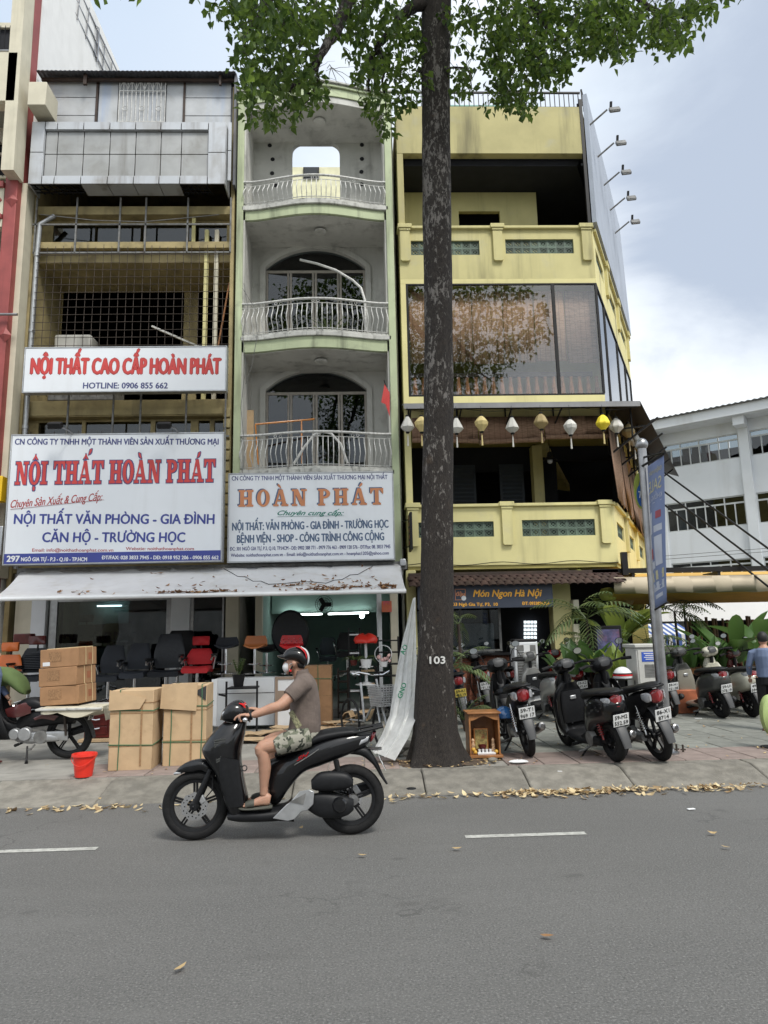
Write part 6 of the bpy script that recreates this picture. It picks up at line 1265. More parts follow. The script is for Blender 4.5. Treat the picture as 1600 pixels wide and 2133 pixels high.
for k in range(3): z = .25+(a[3]-.3)*k/3; b = MB(); b.box(a[0]+.03, a[1]-.03, 11.585, 11.6, z, z+(a[3]-.34)/3); d_ = b.obj('drawer', M.maroon, T, bevel=.005); b = MB(); b.tube([((a[0]+a[1])/2-.06, 11.56, z+.1), ((a[0]+a[1])/2, 11.55, z+.09), ((a[0]+a[1])/2+.06, 11.56, z+.1)], .01, 6); b.obj('handle', M.chrome, d_)
b = MB(); b.box(a[0]-.05, a[1]+.3, 11.5, 12.2, .15, .19); b.obj('plinth', M.card, T)
# ---------------------------------------------------------- cardboard
def carton(name, lab, c, size, rz, m=M.card, bands=(), strap=None, flap=True, T=None, group=None):
    T = thing(name, lab, 'box', (c[0], c[1], c[2]), group); w, d, h = size; mr = Matrix.Rotation(rz, 3, 'Z'); P = lambda x, y, z: V(c)+mr @ V((x, y, z))
    b = MB(); b.obox(P(0, 0, h/2), (w, d, h), rz); b.obj('body', m, T, bevel=.008)
    for z in bands: b = MB(); b.obox(P(0, 0, z), (w+.006, d+.006, .012), rz); b.obj('crease', M.cardfade, T)
    if strap:
        for ax, off in strap[1]:
            b = MB(); e = .006
            if ax == 'x': pts = [P(off, -d/2-e, 0.01), P(off+.01, -d/2-e*2, h*.5), P(off, -d/2-e, h+e), P(off, d/2+e, h+e), P(off, d/2+e, .01)]
            elif ax == 'y': pts = [P(-w/2-e, off, 0.01), P(-w/2-e, off, h+e), P(w/2+e, off, h+e), P(w/2+e, off, .01)]
            else: pts = [P(-w/2-e, -d/2-e, off), P(w/2+e, -d/2-e, off-.015), P(w/2+e, d/2+e, off), P(-w/2-e, d/2+e, off), P(-w/2-e, -d/2-e, off)]
            b.tube(pts, .006, 5); b.obj('strap', strap[0], T)
    return T, P
Tc, P = carton('tall_carton', 'tall tan carton tied with green twine, nearest the red bucket', (-2.80, 9.20, .15), (.51, .52, .93), .04, M.card, (.28, .66, .78), (M.twine, (('x', -.14), ('z', .30), ('z', .70))))
b = MB(); b.rings([[P(-.265, -.275, .70), P(.10, -.275, .71), P(.17, -.27, .83), P(-.265, -.27, .935)], [P(-.265, -.285, .70), P(.10, -.288, .71), P(.17, -.282, .83), P(-.265, -.28, .94)]]); b.obj('flap', M.card, Tc, smooth=None)
b = MB(); b.box(0, 0, 0, 0, 0, 0)
b = MB(); b.obox(P(.12, -.262, .40), (.02, .012, .7), .04); b.obj('crease', M.cardfade, Tc)
Tc, P = carton('tall_carton', 'tall tan carton with a torn open lid, nearest the scooter front', (-2.22, 9.44, .15), (.52, .56, .96), .06, M.card, (.30, .66), (M.twine, (('x', -.17), ('x', .20), ('z', .29), ('z', .72))))
b = MB(); b.rings([[P(-.30, -.295, .69), P(.14, -.30, .65), P(.15, -.29, .98), P(-.285, -.285, .975)], [P(-.30, -.31, .69), P(.14, -.315, .65), P(.15, -.30, .985), P(-.285, -.295, .98)]]); b.obj('flap', M.card, Tc, smooth=None); b = MB(); b.add([P(.10, -.287, .88), P(.255, -.287, .95), P(.25, -.292, .77)], [(0, 1, 2)]); b.obj('tear', M.ink, Tc, smooth=None)
b = MB(); b.obox(P(.08, -.284, .33), (.02, .012, .6), .06); b.obj('crease', M.cardfade, Tc)
Tc, P = carton('tall_carton', 'brown carton tower tied with twine in the doorway behind the rider', (X(662, 12.9, 1450), 13.2, .15), (.48, .5, 1.02), 0, M.card2, (.5, .8), (M.twine, (('z', .8), ('x', .0))))
for i, (px, py, w_, d_, rz, hz) in enumerate(((545, 1530, .7, .4, .3, .04), (520, 1545, .8, .35, -.1, .02), (665, 1525, .9, .5, .15, .03), (745, 1512, .55, .35, -.2, .2), (700, 1520, .4, .3, .5, .05), (600, 1532, .5, .3, -.3, .03))):
    q = gz(px, py, .15); b = MB(); n = 7
    b.rings([[(q.x+(-w_/2+w_*k/n)*math.cos(rz)-y*math.sin(rz), q.y+(-w_/2+w_*k/n)*math.sin(rz)+y*math.cos(rz), .16+hz*abs(math.sin(k*1.1+i))+.02*i) for k in range(n+1)] for y in (-d_/2, 0, d_/2)], False); o = b.obj('flattened_carton', M.card, None, smooth=None); o.modifiers.new('t', 'SOLIDIFY').thickness = .008
    tag(o, ('crumpled cardboard sheet lying behind the rider knee', 'flat cardboard sheet closest to the tall cartons', 'wide flat cardboard behind the rider seat', 'folded upright cardboard in front of the bicycle', 'small cardboard scrap beside the tower carton', 'bent cardboard flap near the framed door')[i], 'cardboard', 'cardboard sheets on the shop pavement')
# red bucket
q = gz(174, 1617); T = thing('bucket', 'bright red plastic bucket standing on the pavement edge', 'bucket', q); b = MB(); r0, r1, h = .095, .128, .25
b.lathe([(0, .0), (r0, 0), (r1, h), (r1+.012, h), (r1+.014, h-.022), (r1+.008, h-.024), (r1+.008, h+.004), (r1-.008, h+.004), (r0-.01, .012), (0, .012)], q, n=32); b.obj('shell', M.redplastic, T, smooth=50)
b = MB(); b.tube([q+V(((r1+.012)*math.cos(a), (r1+.012)*math.sin(a)-.0, h-.03-.09*math.sin(a-PI*.0)**2*(1 if math.sin(a) < 0 else 0))) for a in [PI+PI*k/14 for k in range(15)]], .004, 5); b.obj('handle', M.redplastic, T)
# ============================================================ street tree
TT = thing('street_tree', 'tall dark barked street tree painted with the number 103', 'tree', (.9, 8.95, .14))
YT = 8.95
prof = [(1596, 915, 150), (1585, 912, 128), (1560, 908, 108), (1525, 906, 92), (1480, 905, 84), (1400, 906, 78), (1300, 909, 71), (1200, 910, 69), (1100, 911, 67), (1000, 912, 65), (850, 914, 61), (700, 914, 58), (550, 912, 59), (400, 910, 60), (250, 908, 58), (100, 908, 60), (0, 909, 61)]
rings = []; cen = []
for py, px, wd in prof:
    c = at(px, py, YT); r = (at(px+wd/2, py, YT)-at(px-wd/2, py, YT)).x/2; cen.append((V(c), r))
cen[0] = (V((cen[0][0].x, YT, .10)), cen[0][1])
cen += [(V((.88, YT+.1, 12.2)), .17), (V((.95, YT+.3, 14)), .13), (V((1.1, YT+.4, 16)), .06)]
fine = []
for i in range(len(cen)-1):
    (a, ra), (c, rc_) = cen[i], cen[i+1]; k = max(1, int((c.z-a.z)/.16))
    for j in range(k): t = j/k; fine.append((a.lerp(c, t), ra+(rc_-ra)*t))
fine.append(cen[-1])
from mathutils import noise
for p_, r in fine:
    ring = []; flare = max(0, (.7-p_.z))/.6
    for k in range(40):
        a = 2*PI*k/40; nz = noise.noise(V((math.cos(a)*2.2, math.sin(a)*2.2, p_.z*1.3)))*.05+noise.noise(V((math.cos(a)*5, math.sin(a)*5, p_.z*4)))*.035
        rr_ = r*(1+nz+flare*.16*math.sin(a*5+1)); ring.append((p_.x+rr_*math.cos(a), p_.y+rr_*math.sin(a)*.95, p_.z))
    rings.append(ring)
b = MB(); b.rings(rings); trunk = b.obj('trunk', M.bark, TT, smooth=80)
M.chalk = mat('chalk paint', (.62, .62, .6), .8, stain=((.05, .04, .035), .95, 22, .54))
def trunkfn(u, v):
    c, r = min(fine, key=lambda q: abs(q[0].z-v)); xx = max(-.98, min(.98, (u-c.x)/r)); return (u, c.y-r*.95*math.sqrt(1-xx*xx)*1.0-.022, v)
q = at(914, 1383, 8.6); text('103', q.x, q.z, 0, .082, M.chalk, TT, w=.185, bold=.06, fn=trunkfn, name='painted_number')
BR = MB()
def branch(pts, r0, r1):
    P = [V(p) for p in pts]; out = []
    for i in range(len(P)-1):
        for j in range(4):
            t = j/4; a = P[i].lerp(P[i+1], t); out.append(a+V((rnd.uniform(-.03, .03), rnd.uniform(-.03, .03), rnd.uniform(-.03, .03))))
    out.append(P[-1]); n = len(out); bb = MB(); bb.tube(out, [r0+(r1-r0)*i/(n-1) for i in range(n)], 8); bb.obj('limb', M.bark, TT, smooth=80); return out
A_ = lambda px, py, Y: at(px, py, Y)
limbs = []
limbs.append(branch([(.9, 9.0, 12.6), (.2, 8.7, 12.3), A_(726, 0, 8.2), A_(700, 60, 8.0), A_(672, 110, 7.9), A_(645, 145, 7.8), A_(600, 190, 7.9)], .12, .02))
limbs.append(branch([(.85, 9.0, 11.4), A_(876, 6, 8.8), A_(842, 36, 8.8), A_(800, 80, 8.9), A_(775, 120, 9.0), A_(768, 190, 9.1)], .10, .02))
limbs.append(branch([(.95, 9.0, 12.0), (1.6, 8.8, 11.8), A_(1090, -30, 8.6), A_(1118, 15, 8.6), A_(1140, 55, 8.5), A_(1168, 100, 8.4)], .10, .02))
limbs.append(branch([(1.0, 9.0, 13.0), (2.2, 8.7, 12.3), A_(1300, -20, 8.3), A_(1360, 20, 8.2), A_(1430, 40, 8.1)], .09, .015))
limbs.append(branch([(.8, 9.0, 12.0), (-.4, 8.2, 11.8), A_(560, 10, 7.4), A_(520, 60, 7.4), A_(500, 110, 7.5)], .08, .012))
limbs.append(branch([A_(672, 110, 7.9), A_(660, 170, 8.1), A_(640, 210, 8.2), A_(612, 250, 8.3)], .03, .006)); limbs.append(branch([A_(790, 100, 8.9), A_(800, 170, 9.2), A_(805, 240, 9.4)], .03, .006)); limbs.append(branch([A_(1118, 15, 8.6), A_(1080, 90, 8.8), A_(1060, 180, 8.9)], .035, .006)); limbs.append(branch([(.9, 8.9, 9.6), A_(975, 140, 8.9), A_(985, 200, 8.9)], .02, .006))
E_ = [(470, 8, 45, 22, 120, 7.5), (545, 40, 65, 55, 420, 7.4), (535, 110, 45, 60, 300, 7.5), (545, 175, 42, 35, 170, 7.7), (545, 235, 30, 26, 80, 8.0), (580, 232, 38, 22, 60, 8.2), (515, 190, 22, 24, 40, 7.6), (620, 45, 60, 55, 380, 7.8), (625, 120, 48, 48, 260, 7.8), (610, 175, 48, 30, 150, 8.0), (665, 185, 26, 22, 60, 8.1), (645, 205, 55, 20, 70, 8.2), (700, 35, 60, 45, 320, 8.1), (775, 40, 60, 50, 360, 8.7), (765, 110, 48, 50, 260, 9.0), (800, 160, 52, 38, 190, 9.1), (850, 110, 40, 55, 210, 9.0), (765, 165, 30, 22, 60, 9.1), (790, 215, 40, 30, 120, 9.4), (805, 255, 20, 26, 60, 9.5), (850, 50, 40, 50, 200, 8.9), (860, 170, 30, 45, 100, 9.1), (835, 210, 30, 22, 60, 9.3),
      (965, 35, 35, 32, 130, 8.9), (958, 95, 14, 18, 22, 8.9), (955, 150, 20, 26, 50, 8.9), (965, 185, 24, 26, 70, 8.9), (1040, 45, 52, 48, 330, 8.6), (1045, 115, 50, 42, 280, 8.7), (1070, 180, 58, 38, 270, 8.8), (1060, 215, 45, 20, 110, 8.9), (1120, 40, 60, 50, 400, 8.5), (1135, 105, 55, 45, 330, 8.5), (1155, 150, 48, 30, 160, 8.6), (1200, 30, 60, 42, 330, 8.4), (1215, 80, 50, 38, 230, 8.4), (1270, 35, 55, 42, 290, 8.3), (1285, 90, 42, 34, 200, 8.3), (1345, 45, 60, 42, 280, 8.2), (1375, 85, 40, 28, 120, 8.2), (1415, 35, 45, 38, 180, 8.1), (1462, 12, 34, 22, 80, 8.0), (1420, 80, 22, 20, 40, 8.1), (1240, 70, 30, 30, 60, 8.4), (1095, 225, 24, 14, 40, 8.9)]
LB = MB()
def leaf(bb, c, d, L_, w_):
    d = d.normalized(); s = d.cross(V((0, 0, 1)));
    if s.length < .1: s = V((1, 0, 0))
    s.normalize(); s = (Matrix.Rotation(rnd.uniform(-.9, .9), 3, d) @ s); up = s.cross(d)
    a = c; m1 = c+d*L_*.38; t = c+d*L_-up*L_*.12; f_ = up*w_*.16
    bb.add([a, m1-s*w_/2+f_, m1+s*w_/2+f_, t, m1+d*L_*.26-s*w_*.30+f_*.5, m1+d*L_*.26+s*w_*.30+f_*.5, m1+d*L_*.1], [(0, 6, 1), (0, 2, 6), (1, 6, 3, 4), (6, 2, 5, 3)])
TW = MB()
for px, py, rx, ry, n, Y in E_:
    nt_ = int(n/(6.2 if px < 900 else 5.2))
    for i in range(nt_):
        a = rnd.uniform(0, 2*PI); rr_ = math.sqrt(rnd.random())*(1 if rnd.random() < .85 else 1.25); dY = rnd.gauss(0, .45); c = at(px+rx*rr_*math.cos(a), py+ry*rr_*math.sin(a), Y+dY)
        if i % 3 == 0: TW.tube([c, c+V((rnd.uniform(-.15, .15), rnd.uniform(-.1, .1), rnd.uniform(.1, .3)))], [.003, .006], 3)
        for k in range(rnd.choice((4, 5, 6, 6))):
            d = V((rnd.uniform(-1, 1), rnd.uniform(-1, 1), rnd.uniform(-1.3, .25))); leaf(LB, c+V((rnd.gauss(0, .05), rnd.gauss(0, .05), rnd.gauss(0, .05))), d, rnd.uniform(.08, .14), rnd.uniform(.055, .085))
# the rest of the crown, above the frame
for i in range(2600):
    a = rnd.uniform(0, 2*PI); r = 5.2*math.sqrt(rnd.random()); x, y = .9+r*math.cos(a), 8.6+r*.85*math.sin(a); z = 11.0+rnd.random()*4.2*(1-(r/5.6)**2)+.25*r*0
    pz_ = (CFW.dot(V((x, y, z-CH)))); vy = 1066.5-CF*CU.dot(V((x, y, z-CH)))/max(.1, pz_)
    if vy > -25: continue
    for k in range(6): d = V((rnd.uniform(-1, 1), rnd.uniform(-1, 1), rnd.uniform(-1, .3))); leaf(LB, V((x, y, z))+V((rnd.gauss(0, .12), rnd.gauss(0, .12), rnd.gauss(0, .12))), d, rnd.uniform(.13, .2), rnd.uniform(.09, .13))
cr = LB.obj('crown', M.leaf, TT, smooth=None); stuff(TW.obj('twigs', M.bark, TT, smooth=None))
# bare twigs
for p0, dx, dy in ((A_(690, 140, 8.2), 40, 50), (A_(650, 150, 8), 60, 60), (A_(940, 60, 8.8), 35, 40)):
    bb = MB()
    for k in range(7):
        q = V(p0); pts = [q.copy()]; d = V((rnd.uniform(-.3, 1), rnd.uniform(-.3, .3), rnd.uniform(-1, .3)))*.1
        for j in range(5): q = q+d+V((rnd.gauss(0, .025), 0, rnd.gauss(0, .025))); pts.append(q.copy())
        bb.tube(pts, [.006, .005, .004, .003, .002, .0015], 4)
    bb.obj('bare_twig', M.rail, TT)
# ------------------------------------------------------------ plastic sheet tied between awning and trunk
T = thing('plastic_sheet', 'translucent white plastic sheet with green lettering hanging beside the tree trunk', 'plastic sheet', (.5, 9, .2))
L_ = [(861, 1246, 10.4), (850, 1290, 10.2), (838, 1340, 10.0), (828, 1390, 9.8), (820, 1440, 9.6), (812, 1490, 9.4), (796, 1530, 9.2), (776, 1566, 9.0)]
R_ = [(866, 1244, 10.4), (866, 1290, 9.9), (867, 1340, 9.6), (868, 1390, 9.35), (872, 1440, 9.15), (868, 1490, 9.0), (850, 1535, 8.85), (822, 1582, 8.75)]
b = MB(); n = 22; rg = []
for (a, c) in zip(L_, R_):
    p0, p1 = at(*a), at(*c); rg.append([p0.lerp(p1, k/n)+V((0, .07*math.sin(k*.62+a[1]*.006)+.018*math.sin(k*1.9), .0)) for k in range(n+1)])
rg2 = []
for i in range(len(rg)-1):
    for j in range(4): rg2.append([V(u).lerp(V(v_), j/4)+V((0, rnd.gauss(0, .006), 0)) for u, v_ in zip(rg[i], rg[i+1])])
rg2.append(rg[-1]); b.rings(rg2, False); o = b.obj('sheet', M.sheet, T, smooth=80)
for s_, px, py, hh in (('AO', 846, 1355, .06), ('GNO', 842, 1440, .06)): q = at(px, py, 9.35); text(s_, q.x, q.z, q.y, hh, mat('green print', (.02, .25, .13), .6), T, bold=.03, rot=1.2)
# rocks, litter around the foot
for i, (px, py, s) in enumerate(((838, 1568, .17), (822, 1575, .12), (858, 1580, .11), (1027, 1588, .06))):
    q = gz(px, py, .15); b = MB(); n = 10; rr = []
    for j in range(7):
        t = PI*j/6; rr.append([q+V(((s*math.sin(t)+.002)*math.cos(2*PI*k/n)*(1+.35*noise.noise(V((k, j, i)))), (s*.7*math.sin(t)+.002)*math.sin(2*PI*k/n)*(1+.3*noise.noise(V((k+5, j, i)))), s*.55*(1-math.cos(t))*.9)) for k in range(n)])
    b.rings(rr); o = b.obj('rock', M.kerb, None, smooth=30); tag(o, ('largest rough concrete lump at the left foot of the tree', 'low concrete lump under the foot of the plastic sheet', 'small stone touching the tree roots', 'brick sized stone under the little shrine')[i], 'rock')
def bag(lab, px, py, m, sx, sy, sz):
    q = gz(px, py, .16); b = MB(); n = 14; rr = []
    for j in range(8):
        t = PI*j/7; rr.append([q+V((sx*math.sin(t)*math.cos(2*PI*k/n)*(1+.4*noise.noise(V((k*.9, j, px)))), sy*math.sin(t)*math.sin(2*PI*k/n), sz*(1-math.cos(t))*.5*(1+.4*noise.noise(V((k, j*.8, 3)))))) for k in range(n)])
    b.rings(rr); o = b.obj('litter', m, None, smooth=20); tag(o, lab, 'litter'); return o
bag('crumpled clear plastic cup at the foot of the tree', 876, 1590, M.sheet, .08, .05, .10); bag('white foam box lid lying on the pavement right of the shrine', 1080, 1590, M.white, .12, .05, .04)
def road_bit(lab, px, py, z, m, sx, sy, sz, rz=0): q = gz(px, py, z); b = MB(); b.obox(q+V((0, 0, sz/2+.003)), (sx, sy, sz), rz, .05, .03); o = b.obj('litter', m, None, bevel=.004); tag(o, lab, 'litter'); return o
road_bit('flattened yellow carton in the gutter behind the scooter', 828, 1650, .004, mat('bright yellow card', (.7, .5, .02), .6), .07, .06, .03, .3); q_ = gz(857, 1652, .0); b = MB(); b.sphere(q_+V((0, 0, .03)), .06, 9, 6, (1.3, .8, .5)); o = b.obj('litter', M.blackmatt, None, smooth=20); tag(o, 'black plastic bag scrap in the gutter', 'litter')
road_bit('pale blue wrapper in the gutter among the leaves', 1162, 1636, .008, mat('pale blue wrapper', (.3, .45, .6), .5), .12, .06, .01, .2); road_bit('small white paper scrap on the kerb', 1166, 1607, .125, M.white, .05, .04, .004); road_bit('white paper scrap lying on the road at the right', 1440, 1687, .002, M.white, .08, .03, .01, .3); road_bit('white paper scrap near the right scooters', 1455, 1497, .152, M.white, .12, .04, .006)
# leaf litter in the gutter and on the pavement
pts = []
for k in range(420):
    x = rnd.choice((rnd.gauss(2.3, .38), rnd.gauss(1.9, .45), rnd.gauss(2.1, .5), rnd.gauss(2.1, .6), rnd.uniform(.2, 4.4), rnd.gauss(3.65, .16))); pts.append((V((x, 7.83-abs(rnd.gauss(0, .11)), .006+rnd.uniform(0, .03))), rnd.uniform(.6, 1.35)))
for k in range(70): pts.append((V((rnd.uniform(-4.5, 5.5), rnd.gauss(7.70, .09), .008)), rnd.uniform(.6, 1.3)))
for k in range(46): pts.append((V((rnd.gauss(-3.0, .5), rnd.gauss(7.72, .05), .008)), rnd.uniform(.6, 1.6)))
leafpile('gutter_leaves', M.paleleaf, pts, 'yellow dry leaves drifted along the gutter', 'fallen leaves', None, .042)
pts = []
for k in range(260): x, y = rnd.uniform(-4.5, 7), rnd.uniform(8.6, 13.5); pts.append((V((x, y, .162)), rnd.uniform(.5, 1.1)))
for k in range(160): pts.append((V((rnd.gauss(.95, .45), rnd.gauss(8.85, .16), .17)), rnd.uniform(.4, .8)))
leafpile('pavement_leaves', M.dryleaf, pts, 'scattered dry leaves over the pavement', 'fallen leaves', None, .04, True)
for i, (px, py, s, lab) in enumerate(((952, 1770, .05, 'orange dry leaf just under the right lane dash'), (755, 1784, .045, 'yellow dry leaf on the road below the rear wheel'), (1140, 1953, .05, 'dark curled leaf on the road at lower right'), (375, 2020, .055, 'pale twig of dry leaf on the road at lower left'), (1484, 1738, .05, 'tan leaf on the road at the far right, below the gutter drift'), (1512, 1767, .045, 'pale leaf on the road at the far right, nearest the camera side'), (627, 1727, .04, 'brown leaf on the road under the scooter engine'), (1035, 1660, .05, 'yellow leaf on the road just off the gutter, right of the tree'), (1140, 1660, .06, 'large yellow leaf beside the gutter drift'), (22, 1633, .09, 'large tan leaf on the ramp at the left edge'), (222, 1668, .11, 'big curled tan leaf in the gutter left of the front wheel'))):
    q = gz(px, py, .012 if py > 1640 else .06); o = leafpile('fallen_leaf', M.dryleaf if i not in (2,) else M.drybrown, [(q+V((0, 0, .012)), 1)], lab, 'leaf', None, s*.8, i not in (9, 10)); del o['kind']
# road crack / twig
# ------------------------------------------------------------ little shrine
T = thing('street_shrine', 'small wooden spirit shrine with framed picture and cups at the tree foot', 'shrine', gz(1008, 1568, .15)); a = rc(976, 1486, 1040, 1562, 9.1); x0, x1, z0, z1 = a[0], a[1], .20, a[3]; y0, y1 = 9.05, 9.38; e = .022
def sp(nm, m, *bx, bevel=.004): b = MB(); b.box(*bx); return b.obj(nm, m, T, bevel=bevel)
sp('side_panel', M.wood, x0, x0+e, y0, y1, z0, z1); sp('side_panel', M.wood, x1-e, x1, y0, y1, z0, z1); sp('floor_board', M.wood, x0-.02, x1+.02, y0-.05, y1, z0-.03, z0); sp('roof_board', M.wood, x0-.02, x1+.02, y0-.03, y1+.02, z1, z1+.02); sp('back_panel', M.wood, x0+e, x1-e, y1-.015, y1, z0, z1)
b = MB(); n = 12; x_ = [x0+e+(x1-x0-2*e)*k/n for k in range(n+1)]; lo = [z1-.03-.05*abs(math.cos(PI*k/n))**2 for k in range(n+1)]; b.rings([[(x_[k], y, z1-.002) for k in range(n+1)]+[(x_[k], y, lo[k]) for k in range(n, -1, -1)] for y in (y0, y0+.012)]); b.obj('pelmet', M.wood, T)
for k in range(5): xx = x0+.05+k*(x1-x0-.1)/4; sp('back_slat', M.wood, xx-.002, xx+.002, y1-.02, y1-.015, z0, z1, bevel=0)
pc = rc(988, 1518, 1018, 1546, 9.2); pf = sp('picture_frame', M.gold, pc[0], pc[1], 9.24, 9.26, z0+.03, pc[3]); sp('picture', mat('devotional print', (.35, .28, .10), .6, var=.5, vscale=25, stain=((.3, .03, .02), .9, 14, .5)), pc[0]+.015, pc[1]-.015, 9.235, 9.239, z0+.045, pc[3]-.015, bevel=0)
b = MB(); b.lathe([(0, 0), (.03, 0), (.05, .03), (.05, .055), (.04, .05), (.04, .03), (0, .03)], (pc[0]+.09, 9.16, z0+.05), n=14); b.obj('incense_bowl', M.maroon, T); sp('tray', M.white, x0+.1, x1-.06, 9.06, 9.13, z0, z0+.025)
for k in range(4): b = MB(); b.lathe([(0, 0), (.014, 0), (.018, .035), (.014, .035), (.012, .01), (0, .01)], (x0+.125+k*.045, 9.095, z0+.025), n=10); b.obj('cup', M.white, T)
for xx in (x0+.06, x1-.07): b = MB(); b.lathe([(0, 0), (.03, 0), (.036, .03), (.022, .07), (.028, .10), (.016, .13), (.022, .16), (0, .185)], (xx, 9.17, z0), n=12); b.obj('figurine', mat('painted figurine', (.5, .33, .2), .5, var=.5, vscale=40), T)
for k, (xx, zz) in enumerate(((x0+.07, .03), (x0+.05, .06), (x1-.05, .03))): b = MB(); b.sphere((xx, 9.08, z0+zz), .026); b.obj('fruit', mat('fruit', (.6, .35, .05), .5), T)
for xx in (x0+.03, x1-.06): sp('foot', M.kerb, xx, xx+.05, 9.1, 9.3, .14, z0-.031)
# ============================================================ banner pole
p0, p1 = gz(1391, 1569, .15), at(1337, 935, 9.08)
T = thing('banner_pole', 'stainless steel lamp pole with a ball finial carrying a blue sale banner', 'pole', p0)
b = MB(); b.tube([p0, p0.lerp(p1, .5), p1], [.075, .068, .058], 20); b.obj('post', M.steel, T, smooth=60); b = MB(); b.sphere(p1+V((0, 0, .06)), .085, 18, 12); b.obj('finial', M.steel, T, smooth=80)
b = MB(); b.lathe([(.14, 0), (.14, .02), (.09, .03), (.08, .06)], p0, n=20)
b.obj('base_plate', M.steel, T)
b = MB()
for s in ((.16, .1), (.22, .05)): b.cyl(p0+V((s[0], s[1], 0)), p0+V((s[0], s[1], .09)), .012); b.cyl(p0+V((s[0]-.03, s[1], .03)), p0+V((s[0]+.03, s[1], .03)), .01)
b.obj('anchor_bolt', M.rebar, T)
zt = at(1349, 972, 9.0).z; iT = at(1349, 972, 9.0); oT = gz(1383, 949, zt); zb = at(1365, 1270, 9.0).z; iB = at(1365, 1270, 9.0); oB = iB+(oT-iT)*.86+V((-.035, 0, .07))
def BF(u, v, off=0.):       # u 0..1 inner->outer, v 0..1 bottom->top
    a, c = iB.lerp(iT, v), oB.lerp(oT, v); p_ = a.lerp(c, u); nrm = (oT-iT).cross(V((0, 0, 1))).normalized(); p_ = p_+nrm*(.05*math.sin(PI*u)*math.sin(PI*(v*1.0))+off)+V((0, -.0, 0)); return p_
b = MB(); n = 16; b.rings([[BF(k/8, j/n) for k in range(9)] for j in range(n+1)], False); M.banner = mat('banner blue', (.22, .28, .48), .6, var=.08, vscale=1.2); ban = b.obj('banner', M.banner, T, smooth=80); ban.modifiers.new('t', 'SOLIDIFY').thickness = .003
for a, c, r in ((p1+V((0, 0, -.12)), oT+V((0, -.04, .03)), .014), (iT+V((-.05, .05, .02)), oT+V((0, 0, .02)), .016), (iB, oB+V((0, -.03, 0)), .012)): b = MB(); b.tube([a, c], r, 8); b.obj('arm', M.black, T)
nsgn = 1 if (oT-iT).cross(V((0, 0, 1))).dot(V((0, 0, CH))-iT) > 0 else -1
def bt(s, u, v, h, w, m, bold=.03): text(s, u, v, 0, h, m, ban, w=w, bold=bold*.01, fn=lambda x, z: tuple(BF(x, z, .007*nsgn)), mirror=True)
pale = mat('banner pale print', (.62, .58, .36), .6, var=.1); palew = mat('banner white print', (.58, .62, .72), .6); pr = mat('banner red print', (.42, .10, .13), .6)
def bq(u0, u1, v0, v1, m, off=.006): b = MB(); b.rings([[BF(u, v, off*nsgn) for u in (u0, (u0+u1)/2, u1)] for v in (v0, (v0+v1)/2, v1)], False); b.obj('print', m, ban, smooth=60)
bt('SALE', .5, .79, .085, .78, pale); bt('KHỔNG LỒ', .52, .725, .035, .8, palew); bt('ĐIỆN MÁY', .5, .915, .03, .8, pale)
bq(.1, .9, .705, .708, palew); bq(.12, .38, .5, .65, palew, .005); bq(.5, .9, .5, .545, palew); bq(.62, .86, .59, .64, pr); bq(.1, .36, .33, .40, pr); bq(.5, .88, .27, .47, palew); bq(.1, .45, .26, .31, palew); bq(.08, .92, .18, .24, pale); bq(.08, .92, .11, .165, palew); bq(.2, .8, .06, .085, palew)
# oval disc on the other side
q = at(1335, 1022, 9.2); b = MB(); b.rings([[q+V((.085*math.cos(a), y, .245*math.sin(a))) for a in [2*PI*k/28 for k in range(28)]] for y in (0, .025)]); dsc = b.obj('oval_sign', mat('oval sign green', (.30, .36, .06), .5), T)
b = MB(); b.rings([[q+V((.062*math.cos(a), y, -.07+.15*math.sin(a))) for a in [2*PI*k/22 for k in range(22)]] for y in (-.006, -.001)]); b.obj('emblem', mat('oval sign blue', (.02, .10, .35), .5), dsc); b = MB(); b.add([q+V((x*.06, -.009, z*.1+.06)) for x, z in ((-1, -.6), (-.5, -.2), (0, 1), (.5, -.2), (1, -.6), (0, -.9))], [(0, 1, 2, 3, 4, 5)]); b.obj('emblem', MATS['oval sign blue'], dsc); text('77', q.x, q.z-.1, q.y-.011, .09, M.paper, dsc, w=.07, bold=.03)
b = MB(); b.tube([q+V((.05, .01, -.0)), p0.lerp(p1, .83)], .012, 6); b.obj('arm', M.steel, T)
# ------------------------------------------------------------ cable cabinet
Y = 10.0; q0 = gz(1352, 1500, .15); X0, X1 = at(1330, 1420, Y).x, at(1378, 1420, Y).x; zt = at(1350, 1349, Y).z
T = thing('cable_cabinet', 'white metal cable cabinet with a blue notice behind the steel pole', 'cabinet', ((X0+X1)/2, Y, .15))
b = MB(); b.box(X0, X1, Y, Y+.42, .32, zt); b.obj('body', mat('cabinet white', (.50, .50, .47), .5, var=.04, streak=((.3, .29, .26), .5, 5)), T, bevel=.012); b = MB(); b.box(X0-.04, X1+.04, Y-.05, Y+.46, .14, .32); b.obj('plinth', M.concrete, T, bevel=.015); b = MB(); b.box(X0-.025, X1+.025, Y-.03, Y+.45, zt, zt+.05); b.obj('lid', MATS['cabinet white'], T, bevel=.01)
b = MB(); b.box(X0+.02, X1-.02, Y-.012, Y-.002, .36, zt-.03); d_ = b.obj('door', MATS['cabinet white'], T, bevel=.004); b = MB(); b.box(X0+.07, X0+.3, Y-.017, Y-.013, zt-.19, zt-.06); b.obj('notice', mat('notice blue', (.03, .09, .45), .5), d_)
for k in range(4): b = MB(); b.box(X0+.1+.02*(k % 2), X0+.27-.01*k, Y-.02, Y-.0175, zt-.085-.026*k, zt-.075-.026*k); b.obj('print', M.paper, d_)
